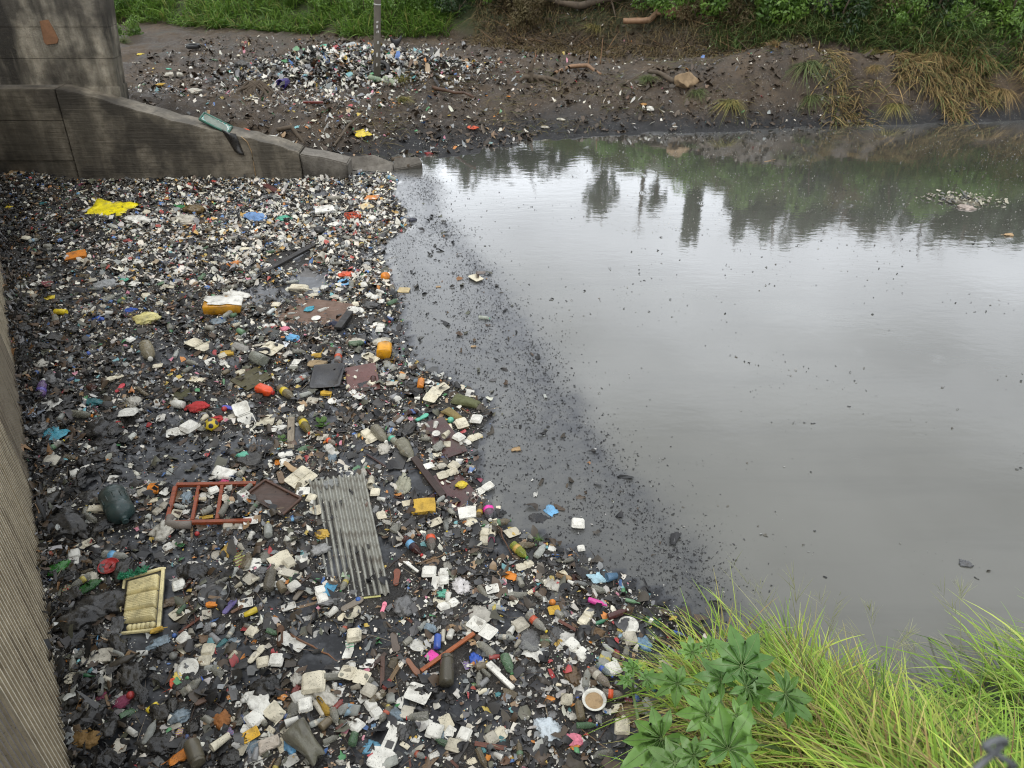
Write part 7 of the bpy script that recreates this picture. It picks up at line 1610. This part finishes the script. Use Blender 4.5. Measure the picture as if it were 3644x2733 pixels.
KINDS = [('bottle', .14, (.15, .29), 'bottle', 'plastic bottle', 'bottle'), ('bag', .28, (.09, .34), 'bag', 'crumpled plastic bag', 'bag'), ('sheet', .24, (.06, .26), 'sheet', 'crumpled wrapper', 'sheet'), ('chunk', .10, (.03, .12), 'chunk', 'foam chunk', 'chunk'),
         ('slab', .04, (.05, .14), 'slab', 'flat foam piece', 'slab'), ('foam_box', .026, (.12, .17), 'white', 'closed foam box', 'foam_box'), ('tray', .03, (.12, .19), 'white', 'foam tray', 'tray'), ('clamshell_flip', .016, (.22, .30), 'white', 'overturned foam clamshell', 'clamshell_flip'), ('clamshell_open', .015, (.24, .3), 'white', 'opened foam clamshell', 'clamshell_open'),
         ('cup', .03, (.08, .13), 'white', 'foam cup', 'cup'), ('plate', .018, (.14, .2), 'white', 'foam plate', 'plate'), ('can', .012, (.11, .15), 'can', 'dented can', 'can'), ('stick', .05, (.2, .6), 'wood', 'wooden stick', 'stick'), ('plank', .025, (.2, .5), 'wood', 'piece of plank', 'plank'), ('jar', .015, (.1, .16), 'bottle', 'plastic jar', 'jar'), ('sole', .012, (.22, .28), 'shoe', 'shoe sole', 'sole'), ('ball', .008, (.05, .09), 'ball', 'small plastic ball', 'ball')]
cell = {}
def put_cell(x, y, r_): cell.setdefault((int(x // .4), int(y // .4)), []).append((x, y, r_))
for x, y, r_ in PLACED:
    n = int(r_ / .4) + 1
    for i in range(-n, n + 1):
        for j in range(-n, n + 1): cell.setdefault((int(x // .4) + i, int(y // .4) + j), []).append((x, y, r_))
def free(x, y, r_, f=.85):
    for i in (-1, 0, 1):
        for j in (-1, 0, 1):
            for a, b, c in cell.get((int(x // .4) + i, int(y // .4) + j), ()):
                if (a - x) ** 2 + (b - y) ** 2 < (f * (r_ + c)) ** 2: return False
    return True
CAPS = ['white', 'dirtywhite', 'grey', 'dirtywhite', 'red', 'blue', 'yellow', 'green', 'orange']; LABS = [lin(170, 84, 60), lin(70, 92, 140), lin(180, 164, 80), lin(90, 120, 90), COL['dirtywhite'], lin(130, 160, 176), COL['dirtywhite']]
generic = []
def scatter(npoints, sampler, zf, tally):
    done = 0; tries = 0
    while done < npoints and tries < npoints * 14:
        tries += 1; x, y = sampler()
        if not sampler.ok(x, y): continue
        r0 = rnd.random() * sum(k[1] for k in KINDS); acc = 0
        for kd in KINDS:
            acc += kd[1]
            if r0 <= acc: break
        kind, _, (lo, hi), pal, noun, key = kd
        wl_ = wall_side(np.array([x]), np.array([y]))[0]
        if wl_ < 1.1 and y < 12 and kind not in ('bag', 'sheet', 'bottle') and rnd.random() < .75: kind, _, (lo, hi), pal, noun, key = KINDS[1]
        if tally.get(key, 0) >= {'bag': 170, 'sheet': 225, 'chunk': 230}.get(key, 290): continue
        size = (lo + (hi - lo) * rnd.random() ** 2.0) * .92; r_ = size * (.36 if kind not in ('stick', 'plank') else .12)
        if not free(x, y, r_, .6): continue
        pr = PAL[pal]; q = rnd.random() * sum(p[0] for p in pr)
        for p in pr:
            q -= p[0]
            if q <= 0: break
        if wl_ < 1.0 and kind == 'bag' and rnd.random() < .6: p = PAL['bag'][1]
        v = rnd.randrange(NV.get(kind, 1)); z = zf(x, y); jit = rnd.uniform(.75, 1.12)
        kw = {}
        if kind == 'bottle': kw = dict(cap=COL[rnd.choice(CAPS)], lab=rnd.choice(LABS), drop=() if rnd.random() < .3 else ('label',), sc=(1, 1, 1) if rnd.random() < .6 else (1, 1.25, 1.2))
        if kind in ('bag', 'sheet'): kw = dict(sc=(1, rnd.uniform(.7, 1.2), rnd.uniform(.5, 1.3)), mat='print' if kind == 'sheet' and rnd.random() < .3 and p[1] not in ('black', 'dark grey') else rnd.choice(['film', 'film', 'film', 'thin', 'cloth']) if p[1] in ('grey', 'dirty white', 'white', 'blue grey') else None)
        if kind in ('bag', 'sheet') and p[1] in ('yellow', 'red', 'blue', 'green', 'teal'): size *= .6
        t = .22
        o = thing(kind, v, CATS[kind][0], CATS[kind][1], (x, y, z), rnd.uniform(0, 6.28), size, tuple(min(1, c * jit) for c in p[2][:3]) + (1,), 'x', group=f'{noun}s scattered through the litter', tilt=(rnd.uniform(-t, t), rnd.uniform(-t, t)), **kw)
        px, py = proj((x, y, z)); generic.append((o, f'{p[1]} {noun}', px, py)); put_cell(x, y, r_); tally[key] = tally.get(key, 0) + 1; done += 1
class RaftImg:
    def __call__(s):
        p = W(rnd.uniform(40, 2500), 1000 + 1730 * rnd.random() ** .8); return p.x, p.y
    def ok(s, x, y): return rnd.random() < float(look(DENS_G, x, y)) * (.55 + 1.6 * float(look(FB_G, x, y))) and wall_side(np.array([x]), np.array([y]))[0] > .15
class RaftFar(RaftImg):
    def __call__(s):
        p = W(rnd.uniform(0, 1480), rnd.uniform(640, 1150)); return p.x, p.y
class Bank:
    def __call__(s):
        p = Wg(rnd.gauss(1150, 190) if rnd.random() < .75 else rnd.uniform(450, 2300), rnd.gauss(270, 75)); return p.x, p.y
    def ok(s, x, y): return y > 19.3 and y < 30 and gz(x, y) > .15
tally = {}
scatter(1080, RaftImg(), lambda x, y: rz1(x, y, .07) - .004, tally)
scatter(420, RaftFar(), lambda x, y: rz1(x, y, .05), tally)
tb = {}
class WallFoot(RaftImg):
    def __call__(s):
        t = rnd.uniform(4.5, 17); d = .2 + abs(rnd.gauss(0, .35)); return WALL_A.x + wd.x * t + wn_.x * d, WALL_A.y + wd.y * t + wn_.y * d
    def ok(s, x, y): return 2.7 < y < 18
_K = KINDS; KINDS = [('bag', .6, (.14, .34), 'bag', 'crumpled plastic bag', 'wallbag'), ('sheet', .4, (.12, .28), 'sheet', 'crumpled wrapper', 'wallsheet')]
_pb, _ps = PAL['bag'], PAL['sheet']; PAL['bag'] = [(6, 'black', lin(22, 22, 24)), (2, 'dark grey', lin(64, 64, 64)), (1, 'brown', lin(90, 66, 42))]; PAL['sheet'] = PAL['bag']
PAL['bag'] = [PAL['bag'][1], PAL['bag'][0], PAL['bag'][2]]
scatter(110, WallFoot(), lambda x, y: rz1(x, y, .1) + rnd.uniform(-.01, .08), tally)
KINDS = _K; PAL['bag'], PAL['sheet'] = _pb, _ps
scatter(170, Bank(), lambda x, y: gz(x, y) - .01, tally)
# labels that single each piece out: look + the nearest landmark + the side it lies on
ORD = ['nearest', 'second nearest', 'third nearest', 'fourth nearest', 'fifth nearest', 'sixth nearest', 'seventh nearest', 'eighth nearest', 'ninth nearest', 'tenth nearest']
grp = {}
for o, desc, px, py in generic:
    best = min(LAND, key=lambda l: (l[1] - px) ** 2 + (l[2] - py) ** 2); dx, dy = px - best[1], py - best[2]
    side = ('right of' if dx > 0 else 'left of') if abs(dx) > abs(dy) else ('below' if dy > 0 else 'above')
    grp.setdefault((desc, side, best[0]), []).append((dx * dx + dy * dy, o))
for (desc, side, ref), lst in grp.items():
    lst.sort(key=lambda t: t[0])
    for i, (_, o) in enumerate(lst):
        o['label'] = f'{desc} {side} the {ref}' + ('' if len(lst) == 1 else f', {ORD[min(i, 9)]}')
# ---------------------------------------------------------------- uncountable small pieces
BASE = np.array([(i - 1, j - 1, 0) for j in range(3) for i in range(3)], float) * .5
BASE[[0, 2, 6, 8]] *= .74
BQ = np.array([(0, 1, 4, 3), (1, 2, 5, 4), (3, 4, 7, 6), (4, 5, 8, 7)])
def flakes(name, P3, size, pal, mat, label, cat, asp=(.3, 1.0), tilt=.3, rough=.38, lift=.0):
    n = len(P3); s = size; B = np.repeat(BASE[None], n, 0) * np.stack([np.ones(n), rs.uniform(*asp, n), np.ones(n)], -1)[:, None, :]
    B = B * rs.uniform(1 - rough, 1 + rough, (n, 9, 1)) + rs.normal(0, .09, (n, 9, 3)) * np.array([1, 1, 1.5]); B[:, 4, 2] += rs.uniform(-.1, .25, n)
    tx, ty, a = rs.normal(0, tilt, n), rs.normal(0, tilt, n), rs.uniform(0, 6.28, n); B[:, :, 2] += B[:, :, 0] * tx[:, None] + B[:, :, 1] * ty[:, None]
    c, sn = np.cos(a)[:, None], np.sin(a)[:, None]; X = B[:, :, 0] * c - B[:, :, 1] * sn; Y = B[:, :, 0] * sn + B[:, :, 1] * c
    V = np.stack([X, Y, B[:, :, 2]], -1) * s[:, None, None]; V[:, :, 2] -= V[:, :, 2].min(1, keepdims=True) * .75
    V += P3[:, None, :] + np.array([0, 0, lift]); C = np.ones((n, 9, 4)); C[:, :, :3] = pick(pal, n)[:, None, :]
    Qd = (np.arange(n)[:, None, None] * 9 + BQ[None]).reshape(-1, 4)
    add(name, mk_np(name, V.reshape(-1, 3), Qd, M[mat], C.reshape(-1, 4)), kind='stuff', label=label, cat=cat)
circ = np.array([(x, y, r_) for x, y, r_ in PLACED] + [(x, y, r_) for l in cell.values() for x, y, r_ in l]); circ = np.unique(circ.round(4), axis=0)
def uncovered(X, Y, f=.85, leak=.09):
    k = np.ones(len(X), bool); o_ = np.argsort(Y); ys_ = Y[o_]
    for x, y, r_ in circ:
        a, b = np.searchsorted(ys_, (y - r_ * f, y + r_ * f)); i = o_[a:b]; k[i[(X[i] - x) ** 2 + (Y[i] - y) ** 2 < (r_ * f) ** 2]] = False
    return k | (rs.rand(len(X)) < leak)
def raft_points(n, power=1.0, ymin=2.6, ymax=19):
    X = rs.uniform(-13, 2.8, n * 4); Y = rs.uniform(ymin, ymax, n * 4); d = look(DENS_G, X, Y); k = rs.rand(n * 4) < d ** power; X, Y = X[k][:n], Y[k][:n]; k = uncovered(X, Y); X, Y = X[k], Y[k]
    return np.stack([X, Y, np.maximum(look(RZ_G, X, Y), 0)], -1)
DARK = [(6, (.014, .014, .015)), (3, (.03, .028, .026)), (2, (.05, .04, .028)), (2, (.075, .05, .03)), (1, (.09, .09, .09)), (1, (.10, .10, .07))]
MIX = [(7, (.62, .59, .5)), (5, (.42, .41, .37)), (5, (.22, .23, .23)), (3, (.12, .12, .12)), (2, (.30, .20, .11)), (1.2, (.12, .07, .04)), (.7, (.5, .36, .08)), (.5, (.55, .22, .05)), (.5, (.35, .05, .05)), (.6, (.08, .16, .36)), (.5, (.15, .34, .36)), (.5, (.08, .24, .10)), (.3, (.55, .22, .28))]
PALE = [(6, (.68, .64, .54)), (4, (.74, .72, .66)), (2, (.5, .46, .36)), (1, (.6, .42, .16))]
p = raft_points(17000, .6); flakes('dark_scraps', p, .03 + .13 * rs.rand(len(p)) ** 2, DARK, 'mulch', 'countless dark scraps of plastic and leaves in the raft', 'litter', (.25, .9), .25)
p = raft_points(29000, 1.0); flakes('plastic_scraps', p, .012 + .078 * rs.rand(len(p)) ** 2.6, MIX, 'scrap', 'countless small coloured plastic scraps in the raft', 'litter', (.3, 1), .35, .32, .006)
p = raft_points(26000, .9); flakes('foam_crumbs', p, .006 + .016 * rs.rand(len(p)) ** 2, PALE, 'scrap', 'countless white foam crumbs in the raft', 'litter', (.5, 1), .3, .3, .01)
# the far part of the raft is paler and denser
X = rs.uniform(-12, -2, 16000); Y = rs.uniform(12.5, 19, 16000); k = (rs.rand(16000) < raft_density(X, Y) * smooth((X + 10.5) / 5) * .8); X, Y = X[k], Y[k]; k = uncovered(X, Y); X, Y = X[k], Y[k]
flakes('pale_litter', np.stack([X, Y, np.maximum(raft_z(X, Y), 0)], -1), .03 + .10 * rs.rand(len(X)) ** 1.8, [(7, (.66, .62, .52)), (4, (.5, .48, .43)), (3, (.25, .25, .24)), (1, (.5, .3, .08)), (.6, (.4, .08, .06)), (.5, (.1, .2, .4)), (1, (.3, .22, .14))], 'scrap', 'dense pale litter in the far part of the raft', 'litter', (.4, 1), .4, .3, .012)
# heap of black film along the sheet wall
t = rs.uniform(0, 1, 5000) ** .8 * 17; wdv = np.abs(rs.normal(0, .28, 5000)) + .05; X = WALL_A.x + wd.x * (t + 4) + wn_.x * wdv; Y = WALL_A.y + wd.y * (t + 4) + wn_.y * wdv; k = (Y > 2.6) & (Y < 18.2); X, Y, wdv = X[k], Y[k], wdv[k]
flakes('wall_heap_scraps', np.stack([X, Y, np.maximum(raft_z(X, Y), 0) + .22 * np.exp(-(wdv / .25) ** 2) * rs.rand(len(X))], -1), .025 + .10 * rs.rand(len(X)) ** 2, DARK + [(1, (.2, .2, .2)), (.8, (.22, .12, .05)), (.5, (.4, .4, .38))], 'mulch', 'heap of wet black film and leaves along the foot of the sheet wall', 'litter', (.18, .55), .6)
# specks of black scum on the water
n = 260000; X = rs.uniform(-4, 4, n); Y = rs.uniform(4.5, 20, n); e = seg_dist(X, Y, SCUM); ins = in_poly(X, Y, SCUM_POLY) & ~in_poly(X, Y, RAFT)
pr = np.where(ins, .42 + .6 * np.exp(-(e / .45) ** 2), .6 * np.exp(-(e / .26) ** 1.1)) * np.clip(.75 + 1.2 * fbm(X, Y, 1.4, 63, 3), .05, 1.3); k = (rs.rand(n) < pr) & (Y < interp(FAR_SHORE, X) - .1); X, Y = X[k], Y[k]
flakes('scum_specks', np.stack([X, Y, X * 0 + .003], -1), .006 + .03 * rs.rand(len(X)) ** 4, [(5, (.012, .012, .014)), (2, (.03, .03, .034)), (.25, (.3, .3, .28))], 'mulch', 'black specks of scum drifting beside the raft', 'scum', (.15, .6), .03, .3)
n = 900; X = rs.uniform(-2, 3, n); Y = rs.uniform(5, 17, n); k = in_poly(X, Y, SCUM_POLY) & ~in_poly(X, Y, RAFT); X, Y = X[k], Y[k]
flakes('scum_leaves', np.stack([X, Y, X * 0 + .004], -1), .03 + .15 * rs.rand(len(X)) ** 3, DARK + [(.5, (.3, .14, .05)), (.5, (.45, .45, .42))], 'mulch', 'dark leaves and film drifting in the black scum', 'scum', (.2, .6), .03)
n = 26000; X = rs.uniform(-2, 22, n); Y = rs.uniform(3.5, 23, n); k = (fbm(X, Y, .9, 66, 4) > .06) & ~in_poly(X, Y, SCUM_POLY) & ~in_poly(X, Y, RAFT) & (Y < interp(FAR_SHORE, X) - .3); X, Y = X[k], Y[k]
flakes('water_specks', np.stack([X, Y, X * 0 + .003], -1), .007 + .05 * rs.rand(len(X)) ** 7, [(4, (.03, .03, .03)), (1, (.3, .3, .28)), (1, (.1, .09, .07))], 'mulch', 'small dark specks drifting on the open water', 'scum', (.15, .6), .02)
n = 5000; X = rs.uniform(2, 18, n); Y = rs.uniform(15, 22.5, n); k = (fbm(X, Y, .3, 67, 3) > -.05); X, Y = X[k], Y[k]
flakes('pale_specks', np.stack([X, Y, X * 0 + .003], -1), .012 + .02 * rs.rand(len(X)) ** 3, [(1, (.45, .44, .4)), (1, (.25, .25, .22))], 'scrap', 'tiny pale specks on the far water', 'scum', (.3, .9), .02)
# floating clump at right
c = W(3435, 712); n = 170; X = c.x + rs.normal(0, .36, n); Y = c.y + rs.normal(0, .2, n); flakes('clump_scraps', np.stack([X, Y, X * 0 + .03], -1), .03 + .09 * rs.rand(n), [(3, (.42, .39, .3)), (2, (.25, .23, .18)), (2, (.12, .12, .11))], 'scrap', 'pale scraps of the floating clump at far right', 'litter', (.3, 1), .3)
# twigs
p = raft_points(7000, .6); a = rs.uniform(0, 6.28, len(p)); V, Qd, C = ribbons(p + np.array([0, 0, .02]), np.stack([np.cos(a), np.sin(a), rs.uniform(-.02, .12, len(p))], -1), .06 + .3 * rs.rand(len(p)) ** 2, .004 + .008 * rs.rand(len(p)), np.full(len(p), .02), pick([(3, (.03, .024, .02)), (2, (.10, .07, .045)), (1, (.25, .2, .12))], len(p)), 2)
add('floating_twigs', mk_np('floating_twigs', V, Qd, M['mulch'], C), kind='stuff', label='countless thin twigs lying through the raft', cat='twigs')
# litter on the far bank
n = 40000; X = rs.uniform(-12.5, 10, n); Y = rs.uniform(19.3, 33, n)
dn_ = np.exp(-((X + 4.8) / 2.4) ** 2 - ((Y - 25.9) / 1.3) ** 2) + 1.0 * np.exp(-((X + 4.9) / 1.7) ** 2 - ((Y - 22.6) / 2.4) ** 2) + .5 * np.exp(-((X + 2.2) / 2.0) ** 2 - ((Y - 25.2) / .8) ** 2) + .18 * np.exp(-((X + 8.2) / 2.0) ** 2 - ((Y - 23.8) / 3.0) ** 2) + .07 + .12 * (fbm(X, Y, .7, 68, 3) > .2)
k = (rs.rand(n) < dn_) & (Y > interp(FAR_SHORE, X) + .3); X, Y = X[k], Y[k]; g = ground_z(X, Y)
flakes('bank_litter', np.stack([X, Y, g], -1), .025 + .11 * rs.rand(len(X)) ** 2.2, MIX + [(4, (.06, .048, .036))], 'scrap', 'countless scraps of litter strewn over the far bank', 'litter', (.3, 1), .5, .32, .012)
n = 5200; X = rs.normal(-4.9, 1.7, n); Y = rs.normal(25.9, .8, n); g = ground_z(X, Y)
flakes('heap_litter', np.stack([X, Y, g + .12 * rs.rand(n)], -1), .05 + .17 * rs.rand(n) ** 2, MIX + [(9, (.03, .028, .026)), (3, (.62, .6, .54))], 'scrap', 'heap of dumped litter around the foot of the pole', 'litter', (.35, 1), .4, .32, .01)
n = 24000; X = rs.uniform(-13, 14, n); Y = rs.uniform(19.3, 33, n); k = (Y > interp(FAR_SHORE, X) + .1) & (fbm(X, Y, 1.1, 69, 3) > -.1); X, Y = X[k], Y[k]
flakes('mud_clods', np.stack([X, Y, ground_z(X, Y)], -1), .03 + .15 * rs.rand(len(X)) ** 3, [(4, (.075, .053, .034)), (2, (.052, .038, .025)), (1, (.10, .072, .048))], 'mulch', 'clods of dark mud on the far bank', 'mud', (.5, 1), .4)
bpy.context.view_layer.update()
